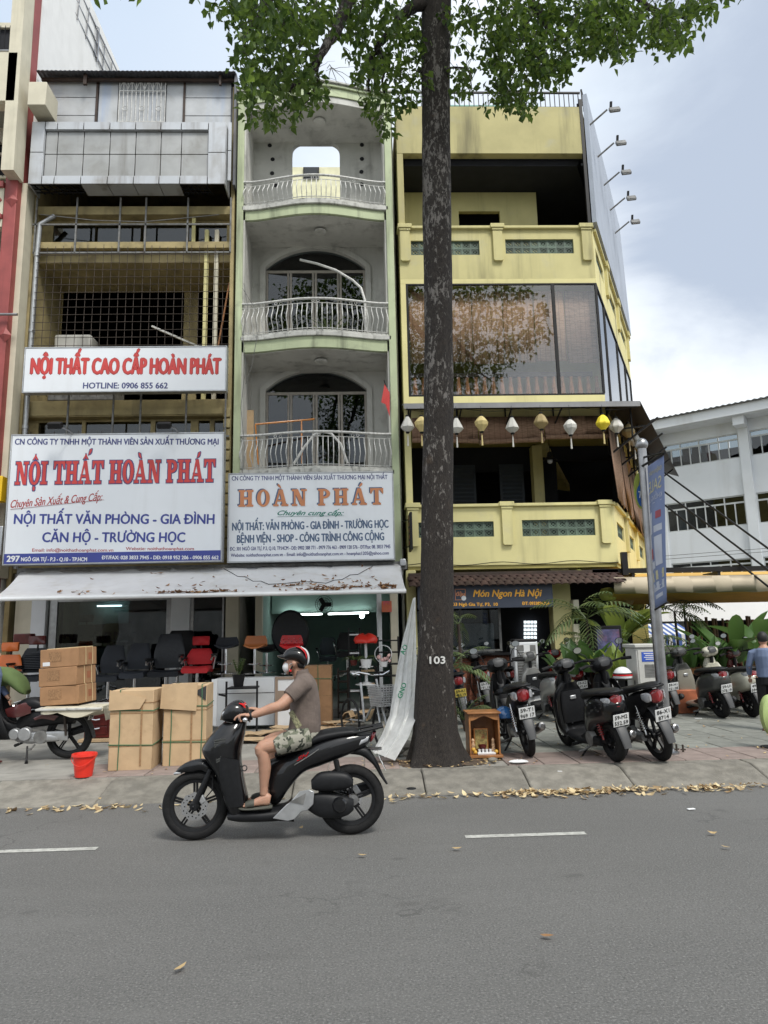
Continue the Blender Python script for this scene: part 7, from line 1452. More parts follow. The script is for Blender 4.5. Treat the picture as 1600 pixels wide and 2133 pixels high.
for k in range(9): b = MB(); b.box(X0+.1, X0+.28, Y-.02, Y-.013, zt-.4+.02*k, zt-.39+.02*k); b.obj('vent_slot', M.grey, d_, smooth=None)
b = MB(); b.box(X0+.06, X0+.26, Y-.016, Y-.013, zt-.62, zt-.5); b.obj('poster_scrap', M.paper, d_)
b = MB(); b.box(X0-.003, X0-.001, Y+.1, Y+.16, zt-.6, zt-.45); b.obj('side_plate', M.grey, T)
# ------------------------------------------------------------ screen stand, grill cooler, fittings of the restaurant front
a = rc(1241, 1303, 1298, 1400, 13.4); T = thing('display_stand', 'black framed advertising screen standing among the plants', 'screen', ((a[0]+a[1])/2, 13.4, .15)); b = MB(); b.box(a[0], a[1], 13.4, 13.5, .35, a[3]); b.obj('cabinet', M.black, T, bevel=.015); b = MB(); b.box(a[0]+.04, a[1]-.05, 13.39, 13.398, .8, a[3]-.07); b.obj('screen', mat('screen picture', (.09, .09, .2), .2, var=.6, vscale=5, stain=((.3, .12, .2), .8, 4, .5), coat=1), T, smooth=None)
a = rc(1073, 1337, 1123, 1440, 13.9); T = thing('air_cooler', 'tall silver air cooler in the restaurant doorway', 'air cooler', ((a[0]+a[1])/2, 13.9, .15)); b = MB(); b.box(a[0], a[1], 13.9, 14.3, .3, a[3]); b.obj('body', M.offwhite, T, bevel=.03); b = MB(); b.box(a[0]+.05, a[1]-.05, 13.885, 13.9, .5, a[3]-.06); gr = b.obj('grille', M.grey, T, bevel=.01)
for k in range(16): b = MB(); b.box(a[0]+.06, a[1]-.06, 13.878, 13.885, .55+k*.05, .565+k*.05); b.obj('grille_slat', M.silver, gr, smooth=None)
b = MB(); b.box(a[0]+.18, a[0]+.3, 13.87, 13.876, a[3]-.2, a[3]-.06); b.obj('notice', M.paper, T); b = MB(); b.box(a[0], a[1], 13.9, 14.3, a[3], a[3]+.06); b.obj('top', M.black, T, bevel=.03)
b = MB(); q = rc(1190, 1250, 1200, 1268, 15.1); b.box(q[0], q[1]+.02, 14.95, 15.3, q[2], q[3]); o = b.obj('junction_box', M.cream, None, bevel=.01); tag(o, 'pale box on the right side of the yellow pillar, upper one', 'box'); b = MB(); q = rc(1190, 1300, 1203, 1344, 15.3); b.box(q[0], q[1], 15.1, 15.4, q[2], q[3]); o = b.obj('junction_box', M.cream, None, bevel=.01); tag(o, 'pale box on the right side of the yellow pillar, lower one', 'box')
# ------------------------------------------------------------ plants
def broad(name, lab, px, py, Y, n, L_, w_, m, h=.1, spread=.6, droop=.7, stem=0, group=None):
    q = at(px, py, Y); base = V((q.x, Y, max(.15, q.z))); T = thing(name, lab, 'plant', base, group)
    for k in range(n):
        a = rnd.uniform(0, 2*PI); el = rnd.uniform(.9, 2.2)/spread; l = L_*rnd.uniform(.7, 1.15); d = V((math.cos(a), math.sin(a)*.7, el*1.25)).normalized(); droop = droop*.93; b = MB(); s = base+V((.1*math.cos(a), .1*math.sin(a), 0))
        if stem: e = s+d*stem*rnd.uniform(.6, 1.1); b.tube([s, e], [.014, .008], 5); b2 = MB(); b2.v = b.v; b2.f = b.f; b2.obj('stalk', m, T); b = MB(); s = e; d = (d+V((math.cos(a)*.4, math.sin(a)*.3, -.1))).normalized()
        blade(b, s, d, l, w_*rnd.uniform(.75, 1.15), droop, 8, .22); b.obj('leaf', m, T, smooth=50)
    return T
def palm(name, lab, px, py, Y, n, L_, m, trunk_h=0, el=(.3, 1.6), group=None, w_=.03, ls=.32):
    q = at(px, py, Y); base = V((q.x, Y, q.z)); T = thing(name, lab, 'plant', (base.x, Y, .15), group)
    b = MB(); b.tube([(base.x+.04, Y, .15), (base.x, Y, base.z)], [.035, .025], 8); b.obj('stem', M.darkwood, T)
    for k in range(n):
        a = rnd.uniform(0, 2*PI); d = V((math.cos(a), math.sin(a)*.7, rnd.uniform(*el))).normalized(); p_ = base.copy(); pts = [p_.copy()]; dirs = [d.copy()]; ns = 12
        for j in range(ns): p_ = p_+d*(L_/ns); d = (d-V((0, 0, 1))*.13).normalized(); pts.append(p_.copy()); dirs.append(d.copy())
        b = MB(); b.tube(pts, [.009]+[.006]*(ns-1)+[.002], 4)
        for j in range(2, ns+1):
            sd_ = dirs[j].cross(V((0, 0, 1))).normalized(); l = L_*ls*math.sin(PI*min(.97, .15+.85*j/ns))
            for s in (-1, 1): blade(b, pts[j], sd_*s+dirs[j]*.9-V((0, 0, .15)), l, w_, .5, 3, .1)
        b.obj('frond', m, T, smooth=None)
    return T
palm('potted_palm', 'feathery palm right beside the tree trunk in front of the brick counter', 940, 1395, 11.2, 9, .75, M.palmleaf, el=(.2, 1.8)); palm('potted_palm', 'upper palm fronds behind the trunk by the kitchen glass', 955, 1300, 12.5, 8, .7, M.palmleaf, el=(-.2, 1.2))
palm('slender_palm', 'dark palm with long drooping fronds right of the yellow pillar', 1222, 1290, 13.6, 12, 1.15, M.palmleaf, el=(-.1, 1.3), w_=.035); palm('slender_palm', 'thin stemmed palm just right of the banner pole', 1405, 1275, 15.5, 9, .9, M.palmleaf, el=(-.1, 1.0)); palm('slender_palm', 'second thin stemmed palm, nearer the bamboo fence', 1424, 1262, 16.0, 9, .95, M.palmleaf, el=(-.1, 1.0)); palm('slender_palm', 'low dark palm left of the blue striped awning', 1350, 1345, 14.6, 10, .9, M.palmleaf, el=(.1, 1.2)); palm('slender_palm', 'dark palm deep in the shade behind the display screen', 1232, 1345, 14.4, 9, .8, M.palmleaf)
broad('banana_plant', 'lime green banana plant behind the advertising screen', 1290, 1350, 14.8, 10, 1.0, .36, M.limeleaf, spread=1.0, stem=.35); broad('banana_plant', 'tall banana plant with upright paddle leaves before the bamboo fence', 1540, 1420, 14.2, 9, 1.15, .34, M.bigleaf, spread=.8, droop=.5, stem=.6); broad('banana_plant', 'banana plant at the right edge of the photo', 1600, 1400, 14.0, 7, 1.1, .36, M.bigleaf, spread=.8, stem=.55); broad('banana_plant', 'dark spreading banana plant low before the fence', 1500, 1400, 14.4, 6, 1.0, .3, M.bigleaf, spread=1.6, stem=.3)
for i, (px, py, Y, n_, L0, w0, m, lab) in enumerate(((1195, 1405, 13.2, 14, .62, .26, M.bigleaf, 'dark broad leaved plant left of the screen, above the red scooter'), (1228, 1400, 13.0, 13, .6, .24, M.bigleaf, 'silvery green plant directly left of the screen foot'), (1262, 1412, 12.8, 12, .62, .15, M.limeleaf, 'bright upright leaved plant before the screen'), (1300, 1412, 12.8, 13, .6, .14, M.limeleaf, 'lime bladed plant between the screen and the cabinet'), (1330, 1405, 13.0, 8, .5, .14, M.limeleaf, 'small lime plant just left of the cable cabinet'), (1395, 1395, 13.6, 12, .55, .16, M.bigleaf, 'bushy plant right of the cable cabinet'), (1440, 1390, 13.8, 14, .6, .18, M.bigleaf, 'bushy plant on the planter, right of the cabinet one'), (1475, 1392, 13.8, 12, .6, .22, M.bigleaf, 'round leaved plant over the dark scooter'), (1510, 1395, 13.9, 10, .5, .16, M.bigleaf, 'small plant behind the white scooter'), (1165, 1400, 13.4, 8, .5, .2, M.bigleaf, 'low broad leaved plant against the yellow pillar'))): broad('leafy_plant', lab, px, py, Y, n_, L0, w0, m, spread=.95, group='leafy plants along the restaurant front')
palm('potted_palm', 'tuft of pale grass like fronds at the foot of the brick counter', 965, 1500, 11.6, 9, .6, M.palmleaf, el=(.6, 2.5), w_=.02)
# ============================================================ motorbikes and scooters
def mixpt(a, c, t): return (a[0]+(c[0]-a[0])*t, a[1]+(c[1]-a[1])*t)
def PL(b, pairs, n=18, p=2.6, y0=0., sub=3, cap=True):
    """body panel lofted through side-view point pairs ((x,z) upper, (x,z) lower, half width)"""
    P = []
    m = len(pairs)
    def cr(a, q, c, d, t): return .5*((2*q)+(-a+c)*t+(2*a-5*q+4*c-d)*t*t+(-a+3*q-3*c+d)*t**3)
    flat = [(u[0][0], u[0][1], u[1][0], u[1][1], u[2], u[3] if len(u) > 3 else y0) for u in pairs]
    for i in range(m-1):
        a, q, c, d = flat[max(i-1, 0)], flat[i], flat[i+1], flat[min(i+2, m-1)]
        for j in range(sub): t = j/sub; P.append([cr(a[k], q[k], c[k], d[k], t) for k in range(6)])
    P.append(list(flat[-1])); rings = []
    for x1, z1, x2, z2, hw, yo in P:
        cx, cz, ax, az = (x1+x2)/2, (z1+z2)/2, (x1-x2)/2, (z1-z2)/2; hw = max(hw, .002); r = []
        for k in range(n):
            a = 2*PI*k/n; c_, s_ = math.cos(a), math.sin(a); c_ = math.copysign(abs(c_)**(2/p), c_); s_ = math.copysign(abs(s_)**(2/p), s_)
            r.append((cx+ax*s_, yo+hw*c_, cz+az*s_))
        rings.append(r)
    return b.rings(rings, cap)
def wheel(T, x, z, R_, tw, spokes=5, rimm=None, disc=None, wire=False, name='wheel', y=0.):
    rimm = rimm or M.blackmatt; h = thing_part(name, T); b = MB(); b.torus((x, y, z), (0, 1, 0), R_-tw*.55, tw*.55, 44, 12, 1.0); o = b.obj('tyre', M.rubber, h, smooth=60)
    rr = R_-tw*1.08; b = MB(); rg = []
    for i in range(40): a = 2*PI*i/40; c, s = math.cos(a), math.sin(a); rg.append([(x+c*q, y+yy, z+s*q) for q, yy in ((rr+.012, -tw*.42), (rr+.012, tw*.42), (rr-.012, tw*.36), (rr-.018, 0), (rr-.012, -tw*.36))])
    b.rings(rg, False, True); b.obj('rim', rimm, h, smooth=50); b = MB(); b.cyl((x, y-.045, z), (x, y+.045, z), .035); b.obj('hub', rimm, h)
    b = MB()
    if wire:
        for k in range(28): a = 2*PI*k/28; a2 = a+(.35 if k % 2 else -.35); s_ = .03 if (k//2) % 2 else -.03; b.tube([(x+.03*math.cos(a2), y+s_, z+.03*math.sin(a2)), (x+(rr-.01)*math.cos(a), y, z+(rr-.01)*math.sin(a))], .0022, 4)
    else:
        for k in range(spokes):
            a = 2*PI*k/spokes+.3; c, s = math.cos(a), math.sin(a)
            for dd in (-.10, .10): b.bar((x+.03*math.cos(a+dd*4), y, z+.03*math.sin(a+dd*4)), (x+rr*math.cos(a+dd*.6), y, z+rr*math.sin(a+dd*.6)), .022, .016)
    b.obj('spokes', M.chrome if wire else rimm, h, smooth=30)
    if disc:
        b = MB(); n = 36; rg = []
        for i in range(n): a = 2*PI*i/n; c, s = math.cos(a), math.sin(a); wv = .006*math.sin(a*9); rg.append([(x+c*q, yy, z+s*q) for q, yy in ((disc[0]+wv, disc[1]), (disc[0]+wv, disc[1]+.005), (disc[0]*.56, disc[1]+.005), (disc[0]*.56, disc[1]))])
        b.rings(rg, False, True)
        b.obj('brake_disc', M.chrome, h, smooth=30); b = MB(); b.obox((x-.5*disc[0], disc[1]+.008, z+.6*disc[0]), (.05, .035, .09), ry=.6); b.obj('caliper', M.silver, h, bevel=.006)
        b = MB()
        for i in range(18): a = 2*PI*i/18; q = disc[0]*(.72+.12*(i % 2)); b.cyl((x+q*math.cos(a), disc[1]-.001*(1), z+q*math.sin(a)), (x+q*math.cos(a), disc[1]+.0065, z+q*math.sin(a)), .006, n=8)
        b.obj('disc_hole', M.black, h)
    return h
def thing_part(name, T):
    o = bpy.data.objects.new(name, None); o.empty_display_size = .1; return finish(o, T)
def mirrorp(T, x, y, z, m=M.black, rnd_=True, out=.12, up=.2):
    s = 1 if y > 0 else -1; b = MB(); e = V((x+.02, y+s*out, z+up)); b.tube([(x, y, z), (x-.01, y+s*out*.4, z+up*.6), e-V((0, 0, .03))], .006, 6); b.obj('mirror_stem', M.black, T)
    b = MB(); rg = []
    for xx, sc_ in ((.018, .55), (.012, .9), (0, 1), (-.006, .96)): rg.append([(e.x+xx, e.y+.058*sc_*math.cos(2*PI*k/18), e.z+(.042 if rnd_ else .036)*sc_*math.sin(2*PI*k/18)) for k in range(18)])
    b.rings(rg); h = b.obj('mirror', m, T, smooth=50); b = MB(); b.rings([[(e.x+xx, e.y+.051*math.cos(2*PI*k/18), e.z+.036*math.sin(2*PI*k/18)) for k in range(18)] for xx in (-.0065, -.0085)]); b.obj('mirror_glass', M.mirror, h, smooth=None)
def plate(T, x, z, l1, l2, m=M.paper, tilt=.3, w=.19, h=.14):
    b = MB(); ct, st = math.cos(tilt), math.sin(tilt); F = lambda u, v, o=0.: (x-o*ct-v*st, -u, z+v*ct-o*st)   # seen from behind: u to the right
    b.rings([[F(u, v, o) for u, v in ((-w/2, -h/2), (w/2, -h/2), (w/2, h/2), (-w/2, h/2))] for o in (0, .003)]); p = b.obj('number_plate', m, T, bevel=.0015)
    for s_, v in ((l1, .012), (l2, -.055)): text(s_, 0, v, 0, .042, M.ink, p, w=min(w*.86, .026*len(s_)+.02), bold=.05, fn=lambda a, c: F(a, c, .0045))
FEN = mat('mudguard grey', (.055, .056, .058), .5)
def bike(label, kind='U', c1=M.blackmatt, c2=None, seat=M.blackmatt, p1='59-T1', p2='969.17', pm=M.paper, tail=True, mir=True, R_=None, ex=M.blackmatt, group='motorbikes parked on the pavement', wire=False, fender=None, rack=False):
    T = thing('scooter' if kind == 'S' else 'motorbike', label, 'motorbike', (0, 0, 0), group); c2 = c2 or c1; fender = fender or FEN
    W = kind == 'S'; R_ = R_ or (.235 if W else .285); tw = .10 if W else .075; wb = 1.24
    def pt(nm, m, **k): o = B.obj(nm, m, T, smooth=k.pop('smooth', 45), **k); return o
    wheel(T, 0, R_, R_, tw, 5, None, None, wire); wheel(T, wb, R_, R_, tw*.9, 5, None, (.09, .055), wire)
    # rear mudguard and plate holder
    B = MB(); PL(B, [((.20, R_+.30), (.19, R_+.27), .05), ((.0, R_+.36), (.0, R_+.32), .06), ((-.16, R_+.30), (-.14, R_+.27), .065), ((-.28, R_+.14), (-.25, R_+.13), .06), ((-.335, R_-.04), (-.31, R_-.04), .045)], n=12); pt('rear_mudguard', fender)
    plate(T, -.285, R_+.26, p1, p2, pm)
    B = MB(); B.obox((-.24, 0, R_+.28), (.05, .06, .12)); pt('plate_bracket', M.black, bevel=.01)
    # engine, swing arm, shocks
    B = MB(); PL(B, [((.10, R_+.02), (.10, R_-.06), .03, .09), ((.30, R_+.05), (.30, R_-.07), .05, .085), ((.45, R_+.06), (.46, R_-.09), .07, .05), ((.60, R_+.02), (.60, R_-.08), .06, .03), ((.68, R_), (.68, R_-.05), .04, .02)]); pt('engine', M.silver if not W else M.blackmatt)
    B = MB(); B.bar((0, .075, R_), (.42, .07, R_+.0), .03, .04); B.bar((0, -.075, R_), (.42, -.07, R_), .03, .04); pt('swing_arm', M.black)
    B = MB(); B.cyl((.32, .075, R_), (.32, .135, R_), .09 if not W else .10, .085); B.cyl((.4, .1, R_-.1), (.4, .2, R_-.13), .012); B.cyl((.4, .2, R_-.13), (.4, .25, R_-.13), .016); pt('engine_cover', M.grey)
    for s in (-1, 1):
        if W and s < 0: continue
        B = MB(); B.cyl((.02, s*.10, R_+.02), (.10, s*.10, R_+.34), .012)
        for k in range(8): B.torus((.04+.01*k*.6, s*.10, R_+.08+.026*k), (.25, 0, 1), .026, .006, 12, 5)
        pt('shock_absorber', M.tailred if W else M.chrome)
    B = MB(); B.tube([(.55, -.06, R_-.02), (.5, -.12, R_-.10), (.3, -.14, R_-.08), (.2, -.15, R_-.03)], .016, 8); pt('exhaust_pipe', M.steel); B = MB(); B.lathe([(.018, 0), (.045, .03), (.052, .12), (.052, .38), (.04, .42), (.02, .43), (.018, .40)], (.24, -.15, R_-.05), (-1, -.06, .28), 18); mf = pt('muffler', ex); B = MB(); B.lathe([(.012, .425), (.021, .425), (.021, .436), (.012, .436)], (.24, -.15, R_-.05), (-1, -.06, .28), 14); o = B.obj('muffler_tip', M.ink, mf)
    # bodies
    if not W:
        B = MB(); PL(B, [((-.27, R_+.54), (-.24, R_+.43), .03), ((-.18, R_+.53), (-.15, R_+.36), .085), ((.05, R_+.50), (.08, R_+.22), .10), ((.3, R_+.44), (.3, R_+.14), .10), ((.5, R_+.34), (.48, R_+.14), .075), ((.66, R_+.20), (.62, R_+.10), .05)]); pt('side_cover', c1)
        B = MB(); PL(B, [((-.26, R_+.575), (-.25, R_+.545), .06), ((-.12, R_+.60), (-.12, R_+.53), .12), ((.12, R_+.56), (.12, R_+.49), .13), ((.34, R_+.53), (.34, R_+.44), .11), ((.52, R_+.50), (.5, R_+.42), .05)]); pt('seat', seat)
        B = MB(); PL(B, [((.62, R_+.16), (.60, R_+.04), .04), ((.80, R_+.22), (.74, R_+.02), .06), ((.93, R_+.42), (.86, R_+.24), .06), ((1.0, R_+.60), (.90, R_+.50), .05)]); pt('frame_cover', c1)
        for s in (-1, 1): B = MB(); PL(B, [((.90, R_+.56), (1.04, R_+.56), .012, s*.11), ((.84, R_+.36), (1.03, R_+.34), .015, s*.16), ((.74, R_+.12), (.93, R_+.10), .015, s*.17), ((.70, R_-.02), (.84, R_-.02), .012, s*.12)], n=12); pt('leg_shield', c1)
    else:
        B = MB(); PL(B, [((-.30, R_+.44), (-.27, R_+.34), .06), ((-.24, R_+.50), (-.20, R_+.24), .14), ((-.05, R_+.53), (-.02, R_+.18), .17), ((.2, R_+.48), (.2, R_+.12), .17), ((.38, R_+.40), (.36, R_-.02), .13), ((.48, R_+.30), (.42, R_-.06), .10)]); pt('body', c1)
        B = MB(); PL(B, [((-.26, R_+.565), (-.25, R_+.525), .07), ((-.12, R_+.59), (-.12, R_+.52), .14), ((.15, R_+.57), (.15, R_+.49), .15), ((.36, R_+.55), (.36, R_+.44), .12), ((.48, R_+.50), (.46, R_+.42), .05)]); pt('seat', seat)
        B = MB(); PL(B, [((.34, R_+.0), (.34, R_-.09), .12), ((.6, R_-.01), (.6, R_-.09), .16), ((.86, R_+.02), (.84, R_-.06), .15), ((.95, R_+.1), (.98, R_+.02), .12)]); pt('floorboard', c2)
        B = MB(); PL(B, [((.86, R_+.60), (.97, R_+.62), .09), ((.90, R_+.45), (1.03, R_+.48), .19), ((.92, R_+.25), (1.07, R_+.25), .21), ((.90, R_+.08), (1.06, R_+.06), .20), ((.86, R_-.02), (1.0, R_-.04), .16)]); pt('leg_shield', c1)
        B = MB(); PL(B, [((.84, R_+.5), (.90, R_+.5), .13), ((.84, R_+.3), (.90, R_+.3), .16), ((.85, R_+.12), (.9, R_+.12), .15)], n=14); pt('inner_shield', c2)
        B = MB(); B.obox((.832, .0, R_+.42), (.02, .08, .05)); pt('hook', M.silver, bevel=.01)
    # grab rail
    zr = R_+.56; B = MB(); B.tube([(.02, .11, zr-.03), (-.2, .12, zr), (-.31, .07, zr+.01), (-.33, 0, zr+.01), (-.31, -.07, zr+.01), (-.2, -.12, zr), (.02, -.11, zr-.03)], .013, 8); pt('grab_rail', M.blackmatt if not rack else M.chrome)
    if tail:
        B = MB(); PL(B, [((-.30, R_+.52), (-.29, R_+.40), .035 if W else .03), ((-.27, R_+.53), (-.25, R_+.38), .075), ((-.22, R_+.52), (-.2, R_+.38), .07)]); pt('tail_light', M.tailred)
        for s in (-1, 1): B = MB(); PL(B, [((-.27, R_+.50), (-.26, R_+.42), .01, s*.085), ((-.22, R_+.51), (-.21, R_+.40), .025, s*.10), ((-.14, R_+.50), (-.14, R_+.42), .02, s*.11)], n=12); pt('indicator', M.lens if c1 is not M.redfabric else M.gold)
    # front end
    zh = R_+(.76 if not W else .80); fx = .93
    B = MB()
    for s in (-1, 1): B.cyl((wb, s*.06, R_), (fx+.09, s*.06, R_+.46), .018)
    pt('fork', M.black if W else M.silver); B = MB(); PL(B, [((wb-.27, R_+.10), (wb-.24, R_+.08), .04), ((wb-.16, R_+.28), (wb-.14, R_+.24), .055), ((wb+.0, R_+.36), (wb, R_+.31), .062), ((wb+.16, R_+.27), (wb+.14, R_+.24), .055), ((wb+.26, R_+.10), (wb+.23, R_+.10), .03)], n=12); pt('front_mudguard', c1)
    B = MB(); B.tube([(fx+.02, 0, zh-.30), (fx-.02, 0, zh-.05)], .03, 10); pt('steering_stem', M.black)
    B = MB(); PL(B, [((fx-.12, zh+.04), (fx-.08, zh-.05), .09), ((fx-.05, zh+.09), (fx-.02, zh-.08), .14), ((fx+.05, zh+.09), (fx+.07, zh-.1), .13), ((fx+.13, zh+.03), (fx+.12, zh-.08), .08)]); pt('handlebar_cover', c1)
    B = MB(); PL(B, [((fx-.122, zh+.055), (fx-.116, zh-.015), .065), ((fx-.095, zh+.085), (fx-.085, zh+.02), .075), ((fx-.06, zh+.1), (fx-.05, zh+.04), .06)], n=14); pt('speedometer', FEN)
    B = MB(); PL(B, [((fx+.10, zh+.04), (fx+.10, zh-.06), .08), ((fx+.15, zh+.02), (fx+.14, zh-.05), .06)], n=14); pt('headlight', M.lens)
    B = MB(); PL(B, [((fx+.02, zh-.10), (fx+.10, zh-.10), .08), ((fx+.04, zh-.24), (fx+.17, zh-.22), .12), ((fx+.04, zh-.40), (fx+.16, zh-.38), .09)]); pt('front_cowl', c1)
    for s in (-1, 1):
        B = MB(); B.tube([(fx-.02, s*.1, zh+.01), (fx-.08, s*.22, zh+.03), (fx-.12, s*.34, zh+.02)], .013, 8); pt('handlebar', M.blackmatt); B = MB(); B.tube([(fx-.085, s*.235, zh+.03), (fx-.125, s*.355, zh+.018)], .021, 10); pt('grip', M.rubber); B = MB(); B.tube([(fx-.02, s*.17, zh+.01), (fx-.04, s*.24, zh+.02), (fx-.075, s*.34, zh+.0)], .006, 6); pt('brake_lever', M.chrome)
        if mir: mirrorp(T, fx-.06, s*.17, zh+.04)
    B = MB(); B.tube([(.5, .08, R_-.12), (.44, .22, .02)], .012, 6); B.tube([(.44, .22, .02), (.42, .27, .012)], .02, 6); pt('side_stand', M.black)
    B = MB(); B.tube([(.58, -.23, R_-.08), (.58, .23, R_-.08)], .012, 6); pt('footrest_bar', M.black)
    for s in (-1, 1): B = MB(); B.tube([(.58, s*.16, R_-.075), (.58, s*.24, R_-.075)], .02, 8); pt('footrest', M.rubber)
    return T
def put(T, px, py, yaw, lean=-.13, z=.15, sc_=1.): q = gz(px, py, z); T.location = q; T.rotation_euler = (lean, 0, R(yaw)); T.scale = (sc_,)*3; return T
dgrey = mat('dark grey paint', (.05, .052, .05), .3, var=.1, coat=.6); champ = mat('champagne paint', (.32, .30, .25), .35, .3, var=.06, coat=.4); cr_ = mat('cream scooter paint', (.62, .60, .50), .25, var=.03, coat=.8); redp = mat('red bike paint', (.22, .012, .012), .25, var=.1, coat=.8); slv = mat('silver scooter paint', (.34, .34, .33), .3, .3, var=.05, coat=.6); navy = mat('navy bike paint', (.02, .03, .06), .25, coat=.8); mar = mat('maroon bike paint', (.09, .02, .02), .25, coat=.8); org = mat('orange bike paint', (.55, .17, .02), .3, coat=.6)
put(bike('navy blue motorbike with a yellow number plate half hidden behind the trunk', 'U', navy, p1='59-K1', p2='452.19', pm=mat('yellow plate', (.62, .48, .10), .5, var=.1)), 967, 1508, 89)
put(bike('black and orange motorbike second from the trunk', 'U', M.blackgloss, org, p1='59-Y3', p2='191.15'), 1018, 1486, 87)
B3 = put(bike('black motorbike reading 59-T1 parked nearest the kerb beside the shrine', 'U', M.blackmatt, p1='59-T1', p2='969 17', ex=M.steel), 1105, 1576, 91, -.15, sc_=1.04)
put(bike('silver scooter with an oval red tail light under the pale mirror', 'S', slv, M.blackmatt, p1='59-S2', p2='439 15'), 1168, 1503, 98, sc_=1.04)
put(bike('red motorbike behind the silver scooter', 'U', redp, p1='59-K2', p2='377.47'), 1213, 1489, 94, sc_=1.04)
put(bike('black motorbike with a round red tail light hidden behind the two front scooters', 'U', M.blackgloss, p1='59-P1', p2='472 13'), 1278, 1492, 90, sc_=1.04)
put(bike('retro black scooter with a silver muffler and white number plate, left of the pole', 'S', M.blackgloss, M.blackmatt, p1='59-M2', p2='552.59', ex=M.steel, mir=False), 1286, 1587, 99, -.14, sc_=1.04)
put(bike('black motorbike reading 86-X1 parked against the steel pole', 'U', M.blackmatt, dgrey, p1='86-X1', p2='8714', ex=M.steel), 1380, 1585, 97, -.19, sc_=1.05)
put(bike('grey motorbike mostly hidden behind the steel pole', 'U', dgrey, p1='59-H1', p2='221.08', mir=False), 1402, 1493, 90)
put(bike('dark grey scooter with champagne edges beside the terracotta pot', 'S', dgrey, champ, p1='59-U1', p2='378.19'), 1506, 1496, 96, sc_=1.06)
put(bike('cream white scooter with a wide red tail light', 'S', cr_, cr_, p1='49-K1', p2='594.29'), 1570, 1494, 92, sc_=1.06)
put(bike('maroon and black motorbike cut off by the right edge', 'U', mar, M.blackmatt, p1='59-D1', p2='110.42'), 1622, 1488, 96)
put(bike('black motorbike wedged behind the 59-T1 motorbike', 'U', M.blackgloss, p1='59-N1', p2='305.62'), 1078, 1482, 92)
put(bike('dark blue motorbike between the round tail light one and the cable cabinet', 'U', navy, p1='59-L2', p2='118.40'), 1322, 1484, 92)
put(bike('black scooter tucked behind the red motorbike', 'S', M.blackgloss, M.blackmatt, p1='59-G1', p2='660.21'), 1243, 1476, 92)
# helmets
def helmet(lab, px, py, Y, m, r=.13, band=None, rz=0.):
    q = at(px, py, Y); T = thing('helmet', lab, 'helmet', q); b = MB(); rg = []
    for i in range(11): t = PI*(.02+.6*i/10); rg.append([q+V((r*math.sin(t)*1.05*math.cos(2*PI*k/22), r*math.sin(t)*math.sin(2*PI*k/22), r*math.cos(t)-r*.2)) for k in range(22)])
    b.rings(rg); b.obj('shell', m, T, smooth=60)
    if band:
        for zz, mm in ((.25, M.ink), (.1, band)): b = MB(); t = math.acos(max(-1, min(1, zz+.0))); R2 = r*math.sin(t)*1.035; b.rings([[q+V((R2*1.05*math.cos(2*PI*k/26), R2*math.sin(2*PI*k/26), r*math.cos(t)-r*.2+dz)) for k in range(26)] for dz in (-.01, .01)], False); b.obj('stripe', mm, T)
    b = MB(); b.torus(q+V((0, 0, -r*.5)), (0, 0, 1), r*.97, .008, 24, 6); b.obj('rim', M.black, T); return T
helmet('glossy blue helmet hanging on the left side of the 59-T1 motorbike', 1050, 1486, 9.35, mat('blue gloss', (.04, .16, .42), .15, coat=1), .115)
helmet('white helmet with dark and pink stripes resting on a scooter mirror', 1297, 1404, 10.1, M.white, .125, M.redvinyl)
helmet('pale wrapped helmet on the saddle of the 59-T1 motorbike', 1098, 1440, 10.0, M.offwhite, .09)
b = MB(); q = at(1078, 1428, 9.7); b.rings([[q+V((x*.28, y*.12+.02*math.sin(x*4), .05-.10*abs(x)**1.5-.04*y*y+.01*math.sin(x*9))) for x in [-1+k/6 for k in range(13)]] for y in (-1, -.4, .2, .8, 1.2)], False); o = b.obj('raincoat', M.leather, None, smooth=60); o.modifiers.new('t', 'SOLIDIFY').thickness = .012; tag(o, 'black raincoat draped over the handlebars of the 59-T1 motorbike', 'raincoat')
# bicycle with a grey basket behind the plastic sheet
q = gz(800, 1560, .15); T = thing('bicycle', 'grey city bicycle with a front basket half hidden by the plastic sheet', 'bicycle', q); rz = R(-62); mr = Matrix.Rotation(rz, 3, 'Z'); 
def bw(x, y, z): return q+mr @ V((x, y, z))
b = MB(); b.torus(bw(0, 0, .3), mr @ V((0, 1, 0)), .29, .018, 36, 8); b.obj('front_wheel', M.rubber, T); b = MB(); b.torus(bw(-1.0, 0, .3), mr @ V((0, 1, 0)), .29, .018, 36, 8); b.obj('rear_wheel', M.rubber, T)
b = MB(); [b.tube([bw(0, 0, .3), bw(.285*math.cos(2*PI*k/18), 0, .3+.285*math.sin(2*PI*k/18))], .002, 3) for k in range(18)]; b.obj('spokes', M.chrome, T)
b = MB(); b.tube([bw(0, .05, .3), bw(-.12, .03, .62), bw(-.18, 0, .92)], .015, 8); b.tube([bw(0, -.05, .3), bw(-.12, -.03, .62)], .015, 8); b.obj('fork', M.silver, T); b = MB(); b.tube([bw(-.14, 0, .7), bw(-.55, 0, .32), bw(-.65, 0, .85)], .017, 8); b.tube([bw(-.55, 0, .32), bw(-1, 0, .3)], .012, 8); b.obj('frame', M.silver, T)
b = MB(); b.tube([bw(-.34, .28, .99), bw(-.24, .24, 1.02), bw(-.14, .08, .98), bw(-.14, -.08, .98), bw(-.24, -.24, 1.02), bw(-.34, -.28, .99)], .012, 8); b.obj('handlebar', M.chrome, T)
BK = bpy.data.objects.new('basket', None); finish(BK, T); cB = bw(.06, 0, .70)
